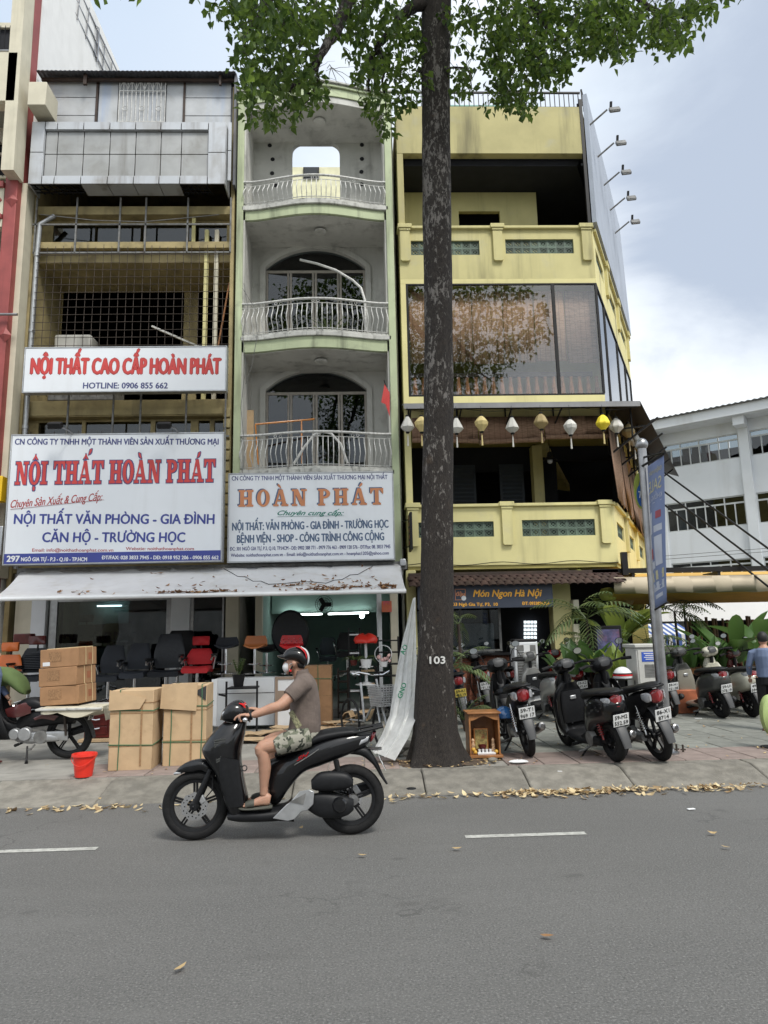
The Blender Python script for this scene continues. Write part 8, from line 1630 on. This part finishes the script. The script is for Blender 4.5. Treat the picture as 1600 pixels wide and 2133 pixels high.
for k in range(9): b = MB(); z = .58+.032*k; e = 1+.22*k/8; b.tube([bw(.06+x*.13*e, y*.16*e, z) for x, y in ((-1, -1), (1, -1), (1, 1), (-1, 1), (-1, -1))], .006, 5); b.obj('basket_bar', M.silver, BK)
for k in range(8):
    for s in (-1, 1): b = MB(); yy = -.14+.04*k; b.tube([bw(.06+s*.13, yy, .58), bw(.06+s*.16, yy*1.2, .84)], .006, 5); b.obj('basket_bar', M.silver, BK); b = MB(); xx = -.11+.031*k; b.tube([bw(.06+xx, s*.16, .58), bw(.06+xx*1.2, s*.195, .84)], .006, 5); b.obj('basket_bar', M.silver, BK)
b = MB(); b.obox(bw(.06, 0, .58), (.25, .31, .012), rz); b.obj('basket_floor', M.silver, BK)
# ------------------------------------------------------------ loaded motorbike on the left, seen from its side
TL = bike('old black and maroon motorbike seen side on, loaded with cartons on its rear carrier', 'U', M.blackmatt, p1='54-K6', p2='2210', wire=False, R_=.30, mir=False, tail=True)
q0 = gz(143, 1580, .15); q1 = gz(-5, 1590, .15); TL.location = q0; TL.rotation_euler = (-.05, 0, R(180)); TL.scale = (1.02,)*3
for c_ in list(TL.children):
    if c_.name.split('.')[0] in ('seat', 'grab_rail', 'tail_light', 'indicator', 'side_cover', 'shock_absorber'): bpy.data.objects.remove(c_)
b = MB(); PL(b, [((-.10, .58), (-.06, .44), .06), ((.1, .60), (.12, .44), .09), ((.34, .62), (.32, .42), .09), ((.55, .62), (.50, .40), .07), ((.68, .5), (.64, .38), .05)]); b.obj('side_cover', M.blackmatt, TL, smooth=50)
b = MB(); PL(b, [((.30, .72), (.30, .63), .09), ((.42, .79), (.42, .64), .12), ((.58, .78), (.58, .64), .11), ((.68, .72), (.66, .62), .05)]); b.obj('seat', M.blackmatt, TL, smooth=50)
b = MB(); PL(b, [((-.02, .36), (-.02, .24), .012, .10), ((.1, .37), (.1, .25), .02, .10), ((.42, .36), (.42, .27), .02, .10), ((.55, .36), (.55, .26), .015, .10)], n=12); b.obj('chain_case', M.silver, TL)
b = MB(); b.cyl((.52, .06, .34), (.52, .15, .34), .09, .085); b.cyl((.66, .04, .34), (.66, .13, .34), .075, .07); b.obj('engine_cover', M.silver, TL, bevel=.012)
b = MB(); PL(b, [((.10, .56), (.16, .50), .006, .112), ((.28, .60), (.30, .53), .01, .118), ((.42, .54), (.40, .51), .006, .112)], n=10); b.obj('side_decal', mar, TL)
b = MB(); PL(b, [((.46, .76), (.46, .60), .01, .105), ((.62, .72), (.62, .55), .02, .11), ((.80, .66), (.76, .56), .01, .09)], n=10); b.obj('side_panel', mar, TL)
b = MB(); 
for y in (-.16, .16): b.bar((-.35, y, .62), (.30, y, .62), .03, .02)
for x in (-.34, -.1, .1, .28): b.bar((x, -.2, .635), (x, .2, .635), .04, .015)
b.bar((.0, .11, .31), (.02, .14, .62), .025); b.obj('carrier_rack', M.rebar, TL)
b = MB(); b.obox((-.08, .02, .658), (.84, .50, .03)); bd = b.obj('carrier_board', M.whiteledge, TL, bevel=.01)
b = MB(); PL(b, [((1.02, 1.22), (1.0, .86), .16), ((.86, 1.20), (.84, .98), .20), ((.68, 1.08), (.66, .86), .18), ((.6, .92), (.6, .84), .12)], n=16); o = b.obj('green_cloth', M.green1, None, smooth=60); Mx = Matrix.Translation(q0) @ Matrix.Rotation(R(180), 4, 'Z'); o.matrix_world = Mx; tag(o, 'olive green cloth thrown over the front of the loaded motorbike', 'cloth')
b = MB(); rg = []
for x in [-.52+k*.053 for k in range(16)]: e = .03*math.sin(x*9); rg.append([(x, y, .683+z) for y, z in ((-.28, -.14+e), (-.275, 0), (-.1, .008), (.1, .008), (.275, 0), (.285, -.05-.03*math.sin(x*7)), (.287, -.09+e*1.5))])
b.rings(rg, False); b.rings([[(-.52-.01*k, y, .685-.045*k) for y in (-.28, 0, .28)] for k in range(5)], False); o = b.obj('white_cloth', M.cream, None, smooth=60); o.modifiers.new('t', 'SOLIDIFY').thickness = .006; o.matrix_world = Mx; tag(o, 'dirty white cloth laid over the motorbike carrier under the cartons', 'cloth')
for i, (px, py, w_, lab) in enumerate(((152, 1450, .72, 'lowest brown carton of the stack on the motorbike'), (150, 1408, .72, 'middle brown carton of the stack on the motorbike'), (149, 1371, .72, 'top brown carton of the stack, with a white sticker'))):
    z0 = at(150, (1472, 1428, 1393)[i], 9.95).z; x = at((150, 144, 142)[i], 1420, 9.95).x
    Tc, P = carton('stacked_carton', lab, (x-.07+.015*i, 10.05, .858+.245*i), (.54, .48, .241), R((-7, -10, -8)[i]), M.card2, (), (M.strap, (('y', -.06), ('y', .12))), group='cartons stacked on the motorbike')
    b = MB(); b.obox(P(-.06, -.242, .14), (.18, .003, .13), R((-7, -10, -8)[i])); b.obj('printed_patch', mat('faded carton print', (.30, .17, .085), .9, var=.25, vscale=60), Tc); b = MB(); b.obox(P(.272, .06, .12), (.003, .08, .09), R((-7, -10, -8)[i])); b.obj('printed_mark', mat('red carton print', (.32, .12, .06), .9), Tc)
    Tc.rotation_euler = (0, R(-3), 0)
    if i == 2: b = MB(); b.obox(P(-.18, -.243, .05), (.10, .003, .05), R(-8)); b.obj('sticker', M.white, Tc)
# ============================================================ the scooter passing by and its rider
S_ = .001345
def sx(cx): return (1258-cx)*S_
def sp2(cx, cy): return (sx(cx), (1283+(1258-cx)*.0395-cy)*S_)
def pr_(l): return [((sp2(*a)), (sp2(*c)), w, *r) for a, c, w, *r in l]
TS = thing('scooter', 'large glossy black scooter ridden along the road towards the left', 'motorbike', (0, 0, 0))
R1 = 215*S_
def q_(nm, m, pairs, par=TS, **k): b = MB(); PL(b, pr_(pairs), n=k.pop('n', 24), p=k.pop('p', 2.5), sub=5); return b.obj(nm, m, par, smooth=k.pop('smooth', 50))
wheel(TS, 0, R1, R1, .085, 5, M.blackmatt, (.10, -.06)); wheel(TS, sx(270), R1-.006, R1-.006, .078, 5, M.blackmatt, (.112, .052))
q_('front_mudguard', M.blackgloss, [((128, 925), (138, 930), .02), ((165, 878), (180, 915), .05), ((230, 842), (240, 915), .068), ((310, 830), (310, 905), .068), ((365, 860), (345, 930), .06), ((392, 930), (370, 950), .04)])
q_('mudguard_reflector', M.lens, [((128, 915), (135, 928), .03), ((150, 905), (156, 925), .052), ((175, 908), (182, 920), .05)], n=12)
q_('front_body', M.blackgloss, [((440, 600), (585, 600), .09), ((395, 640), (580, 650), .13), ((340, 705), (568, 710), .165), ((306, 765), (556, 775), .175), ((330, 825), (556, 840), .17), ((385, 900), (566, 910), .17), ((425, 990), (582, 990), .17), ((455, 1080), (600, 1070), .165), ((490, 1160), (590, 1130), .14)])
q_('front_panel', M.blackmatt, [((438, 800), (560, 815), .006, .172), ((440, 900), (566, 910), .008, .172), ((462, 1000), (582, 1010), .008, .168), ((500, 1100), (592, 1090), .006, .16)], n=12)
for k in range(11): b = MB(); a = sp2(398+k*2, 700+k*13); c = sp2(470-k*3, 688+k*13); b.bar((a[0], .167-.0*k, a[1]), (c[0], .158+.0015*k, c[1]), .006, .012); b.obj('grille_slat', dgrey, TS, smooth=None)
q_('floorboard', M.blackmatt, [((480, 1140), (490, 1190), .13), ((560, 1120), (560, 1202), .15), ((700, 1115), (700, 1200), .155), ((830, 1100), (820, 1190), .14), ((880, 1060), (880, 1150), .10)])
q_('handlebar_cover', M.blackgloss, [((418, 585), (428, 583), .05), ((440, 520), (450, 592), .11), ((495, 468), (500, 600), .14), ((550, 463), (560, 605), .13), ((590, 505), (595, 590), .10), ((612, 560), (608, 600), .05)])
q_('headlight', M.lens, [((422, 580), (436, 586), .05), ((432, 530), (452, 580), .105), ((455, 512), (470, 540), .118)], n=16); q_('dash_trim', M.redvinyl, [((545, 470), (548, 480), .10), ((570, 478), (566, 492), .10), ((588, 505), (580, 515), .08)], n=12)
q_('rear_body', M.blackgloss, [((735, 830), (745, 1100), .09), ((800, 800), (800, 1095), .12), ((880, 770), (860, 1010), .15), ((960, 735), (955, 905), .165), ((1060, 690), (1070, 860), .165), ((1180, 655), (1190, 815), .15), ((1290, 640), (1300, 770), .12), ((1370, 640), (1362, 735), .085), ((1425, 640), (1405, 685), .05)])
q_('seat', M.blackmatt, [((770, 790), (780, 815), .07), ((860, 745), (870, 790), .13), ((960, 700), (970, 750), .15), ((1050, 650), (1065, 715), .15), ((1160, 628), (1170, 690), .14), ((1270, 620), (1275, 668), .13), ((1308, 628), (1305, 655), .10)])
q_('tail_light', M.tailred, [((1390, 646), (1385, 715), .06), ((1412, 643), (1395, 712), .078), ((1430, 645), (1408, 700), .05)], n=14); q_('indicator', M.lens, [((1330, 690), (1305, 735), .01, .10), ((1350, 685), (1325, 722), .012, .095), ((1380, 668), (1372, 700), .01, .08)], n=10)
for s in (-1, 1):
    b = MB(); b.tube([(*(lambda p: (p[0], s*.12, p[1]))(sp2(1215, 655)),), (lambda p: (p[0], s*.115, p[1]))(sp2(1320, 640)), (lambda p: (p[0], s*.10, p[1]))(sp2(1470, 606))], .013, 8); b.obj('grab_rail', M.blackmatt, TS)
b = MB(); p_ = sp2(1440, 616); b.obox((p_[0], 0, p_[1]), (.09, .20, .02), ry=-.25*-1); b.obj('rail_plate', M.blackmatt, TS, bevel=.008)
q_('rear_mudguard', M.blackmatt, [((1290, 740), (1250, 790), .07), ((1370, 745), (1330, 800), .075), ((1430, 830), (1400, 850), .07), ((1470, 920), (1450, 925), .06), ((1498, 970), (1484, 972), .04)])
q_('rear_light_arm', M.steel, [((1370, 742), (1370, 756), .05), ((1420, 745), (1425, 765), .06), ((1462, 745), (1462, 760), .05)], n=10)
plate(TS, sp2(1462, 840)[0], sp2(1462, 840)[1], '59-X3', '118.26', tilt=-.45, w=.18, h=.13)
q_('air_filter_box', M.blackmatt, [((1008, 935), (1012, 990), .03, .13), ((1060, 890), (1050, 1000), .05, .13), ((1150, 880), (1150, 1000), .055, .13), ((1235, 890), (1235, 985), .05, .13), ((1275, 930), (1272, 965), .03, .13)])
q_('transmission_case', M.blackmatt, [((985, 1030), (985, 1120), .04, .10), ((1060, 1015), (1060, 1160), .05, .11), ((1150, 1018), (1150, 1165), .055, .115), ((1230, 1035), (1230, 1150), .05, .11), ((1275, 1050), (1275, 1120), .03, .09)])
b = MB(); p_ = sp2(1185, 1080); b.lathe([(.0, .025), (.05, .022), (.066, 0)], (p_[0], .16, p_[1]), (0, 1, 0), 24); p_ = sp2(1030, 1070); b.obj('clutch_cover', M.blackgloss, TS)
b = MB(); poly = [sp2(*v) for v in ((770, 1160), (855, 1078), (880, 1062), (935, 1000), (1000, 988), (1028, 1000), (1022, 1075), (985, 1112), (950, 1118), (910, 1162), (860, 1175))]; b.plate([poly[::-1]], lambda u, v, d: (u, .155+d, v), .02); b.obj('silver_cover', M.silver, TS, bevel=.006)
b = MB(); poly = [sp2(*v) for v in ((872, 1062), (978, 1008), (962, 1075), (880, 1062))][:3]; b.plate([poly[::-1]], lambda u, v, d: (u, .176+d, v), .004); b.obj('cover_trim', M.grey, TS)
b = MB(); a, c = sp2(1165, 815), sp2(1185, 905); b.cyl((a[0], .12, a[1]), (c[0], .12, c[1]), .024); 
b.obj('shock_absorber', M.black, TS); b = MB(); a, c = sp2(370, 885), sp2(270, 1108)
for s in (-1, 1): b.cyl((a[0], s*.075, a[1]), (c[0], s*.072, c[1]), .022, .026)
b.obj('fork', M.blackmatt, TS); b = MB(); b.cyl((c[0], .05, c[1]), (c[0], .10, c[1]), .045, .03); b.sphere((c[0], .10, c[1]), .012); b.obj('axle_cap', M.blackmatt, TS)
b = MB(); a = sp2(375, 1010); b.tube([(sp2(385, 900)[0], .06, sp2(385, 900)[1]), (a[0]-.01, .085, a[1]), (sp2(340, 1060)[0], .07, sp2(340, 1060)[1])], .006, 6); b.obj('brake_hose', M.black, TS)
b = MB(); a = sp2(1272, 1060); b.lathe([(.0, .03), (.045, .025), (.05, 0)], (a[0], .07, a[1]), (0, 1, 0), 18); b.obj('rear_hub_cover', M.steel, TS)
b = MB(); b.tube([(sp2(900, 1180)[0], .12, sp2(900, 1180)[1]), (sp2(780, 1180)[0], .13, sp2(780, 1172)[1])], .01, 6); b.obj('centre_stand', M.black, TS)
b = MB(); PL(b, pr_([((1005, 1090), (1005, 1150), .04, -.13), ((1100, 1060), (1100, 1130), .05, -.15), ((1300, 1000), (1310, 1090), .06, -.16), ((1420, 960), (1430, 1040), .05, -.16)])); b.obj('muffler', M.blackmatt, TS)
b = MB(); a = sp2(575, 885); b.torus((a[0], 0, a[1]), (0, 1, 0), .022, .005, 16, 6); b.obj('bag_hook', M.steel, TS)
q_('body_highlight_strip', M.grey, [((905, 838), (903, 846), .004, .168), ((1000, 780), (1000, 787), .004, .172), ((1060, 740), (1060, 746), .003, .168)], n=8)
a = sp2(958, 792); text('SH', a[0], a[1]-.012, 0, .03, M.redvinyl, TS, w=.10, bold=.05, shear=.4, rot=0, fn=lambda u, v: (2*a[0]-u, .172+(0 if 1 else 0), v+(u-a[0])*.42))
for s in (1, -1):
    g = sp2(600, 550); b = MB(); b.tube([(sp2(560, 540)[0], s*.12, sp2(560, 540)[1]), (sp2(585, 550)[0], s*.22, g[1]), (g[0]-.015, s*.33, g[1]-.004)], .014, 8); b.obj('handlebar', M.blackmatt, TS); b = MB(); b.tube([(g[0], s*.23, g[1]), (g[0]-.018, s*.36, g[1]-.006)], .020, 12); b.obj('grip', M.rubber, TS); b = MB(); b.sphere((g[0]-.02, s*.37, g[1]-.006), .021, 12, 8); b.obj('bar_end', M.chrome, TS); b = MB(); b.tube([(sp2(560, 535)[0], s*.19, sp2(560, 535)[1]), (sp2(560, 540)[0], s*.26, sp2(560, 542)[1]), (sp2(578, 555)[0], s*.35, sp2(578, 556)[1])], .006, 6); b.obj('brake_lever', M.steel, TS)
SA, SB = gz(732, 1738, 0), gz(406, 1750, 0); SYAW = math.atan2(SB.y-SA.y, SB.x-SA.x)
TS.location = SA; TS.rotation_euler = (0, 0, SYAW); ssc = (SB-SA).length/sx(270); TS.scale = (ssc,)*3
# ---------------------------------------------------------------- rider
TP = thing('person', 'rider in taupe polo, camouflage shorts, face mask and red striped helmet', 'person', (0, 0, 0))
def s3(cx, cy, y): a = sp2(cx, cy); return V((a[0], y, a[1]))
body = MB()
def limb(pts, rs, n=16): # smooth tapered limb
    P = []; Rr = []
    m = len(pts)
    for i in range(m-1):
        for j in range(4):
            t = j/4; a, q, c, d = pts[max(i-1, 0)], pts[i], pts[i+1], pts[min(i+2, m-1)]; P.append(.5*((2*q)+(-a+c)*t+(2*a-5*q+4*c-d)*t*t+(-a+3*q-3*c+d)*t**3)); Rr.append(rs[i]+(rs[i+1]-rs[i])*t)
    P.append(pts[-1]); Rr.append(rs[-1]); body.tube(P, Rr, n)
# trunk
PL(body, pr_([((880, 620), (1040, 640), .145), ((885, 560), (1050, 580), .135), ((880, 500), (1050, 500), .135), ((885, 430), (1045, 420), .15), ((895, 360), (1025, 345), .165), ((910, 320), (1000, 305), .13), ((910, 285), (972, 280), .065)]), n=20, p=2.2)
limb([s3(932, 300, 0), s3(915, 262, 0), s3(898, 225, 0)], [.058, .052, .055])   # neck
PL(body, pr_([((905, 150), (925, 150), .03), ((860, 140), (965, 145), .068), ((842, 175), (975, 175), .078), ((836, 205), (968, 205), .078), ((832, 235), (952, 230), .072), ((836, 262), (925, 250), .060), ((842, 285), (900, 265), .045), ((852, 292), (885, 280), .02)]), n=20, p=2.1)
PL(body, pr_([((835, 205), (848, 205), .012), ((822, 222), (845, 222), .016), ((818, 232), (846, 236), .017), ((830, 240), (846, 240), .012)]), n=10)   # nose
for s in (-1, 1): PL(body, pr_([((886, 198), (905, 200), .008, s*.080), ((884, 214), (914, 212), .013, s*.086), ((888, 232), (908, 230), .010, s*.082), ((892, 242), (902, 240), .006, s*.078)]), n=10)   # ears
# arms: shoulder, elbow, wrist
for s in (1, -1):
    ho = 0 if s > 0 else 1; sh, el, wr = s3(955, 348, s*.165), s3(822, 470, s*.26), s3(655, 532, s*.275)
    if s < 0: el, wr = s3(840, 500, -.25), s3(690, 545, -.275)
    limb([sh, sh.lerp(el, .5), el, el.lerp(wr, .35), wr], [.062, .05, .044, .043, .028])
    palm_c = s3(618 if s > 0 else 650, 533 if s > 0 else 545, s*.28)
    wd = (palm_c-wr).normalized(); body.rings([[wr.lerp(palm_c, t)+V((0, s*w_*math.cos(2*PI*k/12), th*math.sin(2*PI*k/12))) for k in range(12)] for t, w_, th in ((0, .028, .022), (.5, .036, .020), (1.0, .042, .017), (1.25, .038, .014))])
    g = s3(600, 550, 0)      # fingers wrap over the grip, thumb beneath the inner side
    for k in range(4):
        yk = s*(.246+.026*k); ln = (.95, 1.05, 1.0, .85)[k]; ba = V((palm_c.x+.012, yk, palm_c.z+.006)); e1 = V((g.x+.030*ln, yk, g.z+.026)); e2 = V((g.x+.040*ln, yk, g.z-.004)); e3 = V((g.x+.018*ln, yk, g.z-.026))
        if k < 2 and s > 0: e1, e2, e3 = V((g.x+.04, yk, g.z+.020)), V((g.x+.072, yk, g.z+.004)), V((g.x+.085, yk, g.z-.02))
        limb([ba, e1, e2, e3], [.0115, .0105, .0095, .008], 8)
    limb([V((palm_c.x-.01, s*.25, palm_c.z)), V((g.x, s*.232, g.z-.012)), V((g.x+.028, s*.236, g.z-.03))], [.014, .012, .009], 8)
# legs
for s in (1, -1):
    dx = 0 if s > 0 else 12; hip, kn, an = s3(985, 672, s*.10), s3(712+dx, 738, s*.165), s3(712+dx, 1025, s*.13)
    limb([hip, hip.lerp(kn, .5), kn+V((.012, 0, .0)), kn+V((.002, 0, -.07)), kn.lerp(an, .45)+V((-.008, 0, 0)), an.lerp(kn, .18), an], [.088, .076, .058, .052, .053, .036, .033], 18)
    PL(body, pr_([((758+dx, 1030), (748+dx, 1085), .026, s*.13), ((735+dx, 1015), (730+dx, 1090), .034, s*.13), ((700+dx, 1030), (700+dx, 1090), .036, s*.13), ((650+dx, 1055), (650+dx, 1095), .042, s*.132), ((610+dx, 1075), (610+dx, 1098), .044, s*.134), ((585+dx, 1084), (585+dx, 1099), .036, s*.134)]), n=14)
    for k in range(5): limb([s3(604+dx+k*1.5, 1090, s*(.105+.0145*k)), s3(584+dx+k*3, 1092, s*(.102+.0155*k)), s3(572+dx+k*5, 1095, s*(.102+.0155*k))], [.0105, .009, .0075] if k else [.014, .013, .011], 8)
skin = body.obj('body', M.skin, TP, smooth=180); rm = skin.modifiers.new('remesh', 'REMESH'); rm.mode = 'VOXEL'; rm.voxel_size = .0045; rm.use_smooth_shade = True; sm_ = skin.modifiers.new('smooth', 'SMOOTH'); sm_.factor = .5; sm_.iterations = 3
def cl(nm, m, mb, vox=.006, par=TP): o = mb.obj(nm, m, par, smooth=180); r = o.modifiers.new('remesh', 'REMESH'); r.mode = 'VOXEL'; r.voxel_size = vox; r.use_smooth_shade = True; k = o.modifiers.new('s', 'SMOOTH'); k.factor = .5; k.iterations = 4; return o
def tubeM(mb, pts, rs, n=20): mb.tube(pts, rs, n)
sh_ = MB()
PL(sh_, pr_([((855, 645), (1062, 660), .155), ((862, 600), (1068, 610), .158), ((868, 540), (1066, 555), .153), ((866, 480), (1064, 480), .152), ((868, 420), (1056, 410), .165), ((880, 360), (1040, 340), .182), ((898, 318), (1012, 300), .155), ((905, 290), (988, 272), .082)]), n=28, p=2.3)
for s in (1, -1):
    sh, el = s3(955, 345, s*.165), s3(822, 470, s*.26) if s > 0 else s3(840, 500, -.25); e = sh.lerp(el, .62); tubeM(sh_, [sh+V((-.03, -s*.05, -.0)), sh, sh.lerp(el, .3), e], [.075, .076, .070, .066])
shirt = cl('polo_shirt', M.polo, sh_)
b = MB(); PL(b, pr_([((900, 296), (992, 276), .078), ((905, 268), (985, 250), .068)]), n=22); cl('collar', M.polo, b, .005, shirt)
b = MB(); q = s3(888, 372, .247); b.obox(q, (.035, .01, .02), ry=.3); b.obj('sleeve_badge', mat('yellow badge', (.6, .45, .03), .6), shirt, bevel=.003)
# checked print on the front hem
ck = mat('shirt print', (.30, .29, .17), .8, var=.5, vscale=60, stain=((.05, .045, .035), .9, 45, .5)); b = MB(); rg = []
for k in range(9):
    t = k/8; c = (876+t*62, 520+t*92); a_ = []
    for j in range(5):
        u = (j/4-.5)*44; xx, zz = c[0]+u*.72, c[1]-u*.55; p3 = sp2(xx, zz); 
        cxm = 965; hwx = 103; d_ = max(-.98, min(.98, (xx-cxm)/hwx)); yy = .156*(1-abs(d_)**2.3)**(1/2.3)+.004; a_.append((p3[0]+.001, yy, p3[1]))
    rg.append(a_)
b.rings(rg, False); b.obj('shirt_print', ck, shirt, smooth=60)
so = MB(); PL(so, pr_([((868, 625), (1062, 640), .15), ((850, 660), (1060, 690), .16), ((845, 700), (1010, 745), .155)]), n=24, p=2.4)
for s in (1, -1): dx = 0 if s > 0 else 12; tubeM(so, [s3(990, 672, s*.09), s3(920, 690, s*.12), s3(850+dx, 708, s*.145), s3(782+dx, 735, s*.158)], [.100, .096, .088, .078])
cl('shorts', M.camo, so)
# sandals
for s in (1, -1):
    dx = 0 if s > 0 else 12; b = MB(); PL(b, pr_([((765+dx, 1088), (765+dx, 1106), .03, s*.13), ((740+dx, 1088), (740+dx, 1110), .038, s*.13), ((660+dx, 1097), (660+dx, 1116), .046, s*.132), ((590+dx, 1100), (590+dx, 1118), .048, s*.134), ((558+dx, 1100), (560+dx, 1112), .03, s*.134)]), n=16); sd_ = b.obj('sandal', M.blackmatt if 0 else mat('dark green sandal', (.06, .062, .05), .7), TP); b = MB()
    PL(b, pr_([((598+dx, 1070), (604+dx, 1105), .048, s*.134), ((625+dx, 1058), (630+dx, 1102), .05, s*.133), ((655+dx, 1054), (655+dx, 1100), .048, s*.132)]), n=16); b.obj('sandal_strap', MATS['dark green sandal'], sd_)
# helmet, mask, face
hb = MB(); PL(hb, pr_([((815, 190), (832, 192), .05), ((822, 160), (850, 200), .09), ((850, 128), (880, 205), .108), ((900, 112), (915, 212), .117), ((950, 118), (945, 228), .115), ((985, 160), (965, 235), .095), ((992, 200), (975, 232), .06)]), n=28, p=2.2)
hm = hb.obj('helmet', M.blackgloss, TP, smooth=60)
b = MB(); PL(b, pr_([((905, 108), (925, 118), .06), ((935, 110), (948, 130), .095), ((968, 132), (970, 160), .105), ((984, 165), (975, 200), .098)]), n=20); b.obj('helmet_red_panel', M.redvinyl, hm)
b = MB(); PL(b, pr_([((938, 107), (946, 115), .05), ((972, 126), (975, 140), .085), ((993, 165), (985, 180), .09), ((990, 215), (978, 228), .08), ((965, 237), (958, 232), .07)]), n=20); b.obj('helmet_white_panel', M.white, hm)
b = MB(); PL(b, pr_([((783, 168), (787, 178), .03), ((800, 165), (808, 188), .07), ((830, 163), (838, 190), .088), ((860, 160), (868, 186), .095)]), n=18); b.obj('visor', M.blackgloss, hm)
b = MB(); b.tube([s3(905, 215, .085), s3(880, 245, .078), s3(866, 275, .05), s3(862, 290, 0), s3(866, 275, -.05), s3(880, 245, -.078), s3(905, 215, -.085)], .007, 6); b.obj('chin_strap', M.black, hm); b = MB(); b.obox(s3(874, 262, .070), (.018, .008, .02)); b.obj('strap_buckle', M.redvinyl, hm)
b = MB(); PL(b, pr_([((836, 214), (870, 222), .060), ((820, 232), (872, 238), .064), ((818, 252), (866, 256), .060), ((828, 272), (858, 270), .046), ((840, 284), (852, 280), .02)]), n=20); mk = b.obj('face_mask', M.white, TP); b = MB(); b.tube([s3(866, 225, .066), s3(888, 214, .084)], .0025, 4); b.tube([s3(862, 262, .055), s3(890, 232, .082)], .0025, 4); b.obj('mask_strap', M.white, mk)
b = MB()
for s in (-1, 1): b.sphere(s3(843, 203, s*.036), .012, 10, 8, (.7, 1, .7))
b.obj('eye', M.ink, TP); b = MB(); [b.tube([s3(838, 194, s*.02), s3(840, 191, s*.036), s3(850, 193, s*.052)], .0035, 5) for s in (-1, 1)]; b.obj('eyebrow', M.hair, TP)
b = MB(); PL(b, pr_([((905, 212), (960, 222), .081), ((912, 236), (968, 232), .076), ((925, 250), (962, 246), .05)]), n=16); b.obj('hair', M.hair, TP)
b = MB(); b.torus(s3(640, 535, .277), (1, 0, -.1), .031, .006, 20, 6, 2.); b.obj('wristwatch', M.black, TP)
TP.location = SA; TP.rotation_euler = (0, 0, SYAW); TP.scale = (ssc,)*3
# ============================================================ people cut by the picture edges
def stander(lab, base, yaw, shirtm, legm, h=1.68, arm=None, hat=None, foot=True):
    T = thing('person', lab, 'person', (0, 0, 0)); b = MB(); k = h/1.7
    def L_(pts, rs, mb=b, n=14):
        P = [V(p)*k for p in pts]; mb.tube(P, [r*k for r in rs], n)
    L_([(0, 0, .92), (0, 0, 1.1), (0, 0, 1.3), (0, 0, 1.42), (.0, 0, 1.5), (.01, 0, 1.56)], [.15, .135, .15, .12, .055, .055]); b.sphere(V((.02, 0, 1.60))*k, .10*k, 16, 12, (1, .8, 1.15))
    for s in (1, -1):
        ha = V((.18, s*.28, .92)) if arm is None else V(arm); el = V((.02, s*.27, 1.12)); L_([(0, s*.17, 1.38), tuple(el), tuple(ha)], [.055, .042, .03]); 
        for f in range(4): L_([tuple(ha+V((.0, s*(-.025+.016*f), -.03))), tuple(ha+V((.02, s*(-.028+.018*f), -.075))), tuple(ha+V((.03, s*(-.02+.014*f), -.105)))], [.012, .009, .007], n=7)
        L_([tuple(ha+V((.02, 0, -.01))), tuple(ha+V((.05, 0, -.05)))], [.013, .009], n=7)
        L_([(0, s*.09, .95), (.02, s*.10, .50), (-.01, s*.10, .10), (.0, s*.10, .05)], [.095, .06, .04, .036]); L_([(-.05, s*.10, .045), (.06, s*.105, .04), (.15, s*.11, .03)], [.035, .038, .025])
    o = b.obj('body', M.skin, T, smooth=180); r = o.modifiers.new('remesh', 'REMESH'); r.mode = 'VOXEL'; r.voxel_size = .009; r.use_smooth_shade = True
    b2 = MB(); L_([(0, 0, .93), (0, 0, 1.1), (0, 0, 1.3), (0, 0, 1.42), (0, 0, 1.47)], [.165, .158, .172, .14, .07], b2)
    for s in (1, -1): L_([(0, s*.12, 1.38), (0, s*.2, 1.36), (.02, s*.27, 1.14), (.14, s*.28, .98)], [.07, .068, .055, .045], b2)
    cl('shirt', shirtm, b2, .008, T); b3 = MB(); L_([(0, 0, .80), (0, 0, .97)], [.155, .16], b3)
    for s in (1, -1): L_([(0, s*.085, .92), (.02, s*.10, .50), (-.01, s*.10, .12)], [.105, .085, .07], b3)
    cl('trousers', legm, b3, .008, T); b4 = MB(); b4.sphere(V((.0, 0, 1.635))*k, .105*k, 16, 10, (1, .86, 1.05)); b4.obj('hair', M.hair if hat is None else hat, T)
    b5 = MB(); b5.obox(V((.125, 0, 1.60))*k, (.03, .024, .04)); b5.obj('nose', M.skin, T, bevel=.008)
    for s in (1, -1): b6 = MB(); b6.obox(V((.05, s*.105, .012))*k, (.26, .09, .022)); b6.obj('sandal', M.maroon, T, bevel=.01)
    T.location = base; T.rotation_euler = (0, 0, yaw); return T
stander('man in blue shirt and jeans cut off by the left edge', gz(-34, 1592, .15), R(0), M.paleblue, M.jean, 1.46)
stander('person in a blue grey shirt and dark trousers at the right edge', gz(1610, 1522, .15), R(60), mat('grey blue shirt', (.13, .17, .27), .85), M.black, 1.42)
b = MB(); q = at(1606, 1490, 9.2); b.rings([[q+V((.13*s_*math.cos(a), y, .26*s_*math.sin(a))) for a in [2*PI*k/28 for k in range(28)]] for s_, y in ((.9, -.03), (1, 0), (.96, .04))]); T = thing('round_sign', 'smooth lime green rounded board cut off by the right edge', 'sign', (q.x, 9.25, .15)); b.obj('board', mat('lime panel', (.33, .42, .16), .5), T, smooth=60); b = MB(); b.cyl((q.x+.02, 9.28, .15), (q.x+.02, 9.28, q.z), .02); b.lathe([(.14, 0), (.14, .02), (.03, .03)], (q.x+.02, 9.28, .15)); b.obj('stand', M.black, T)
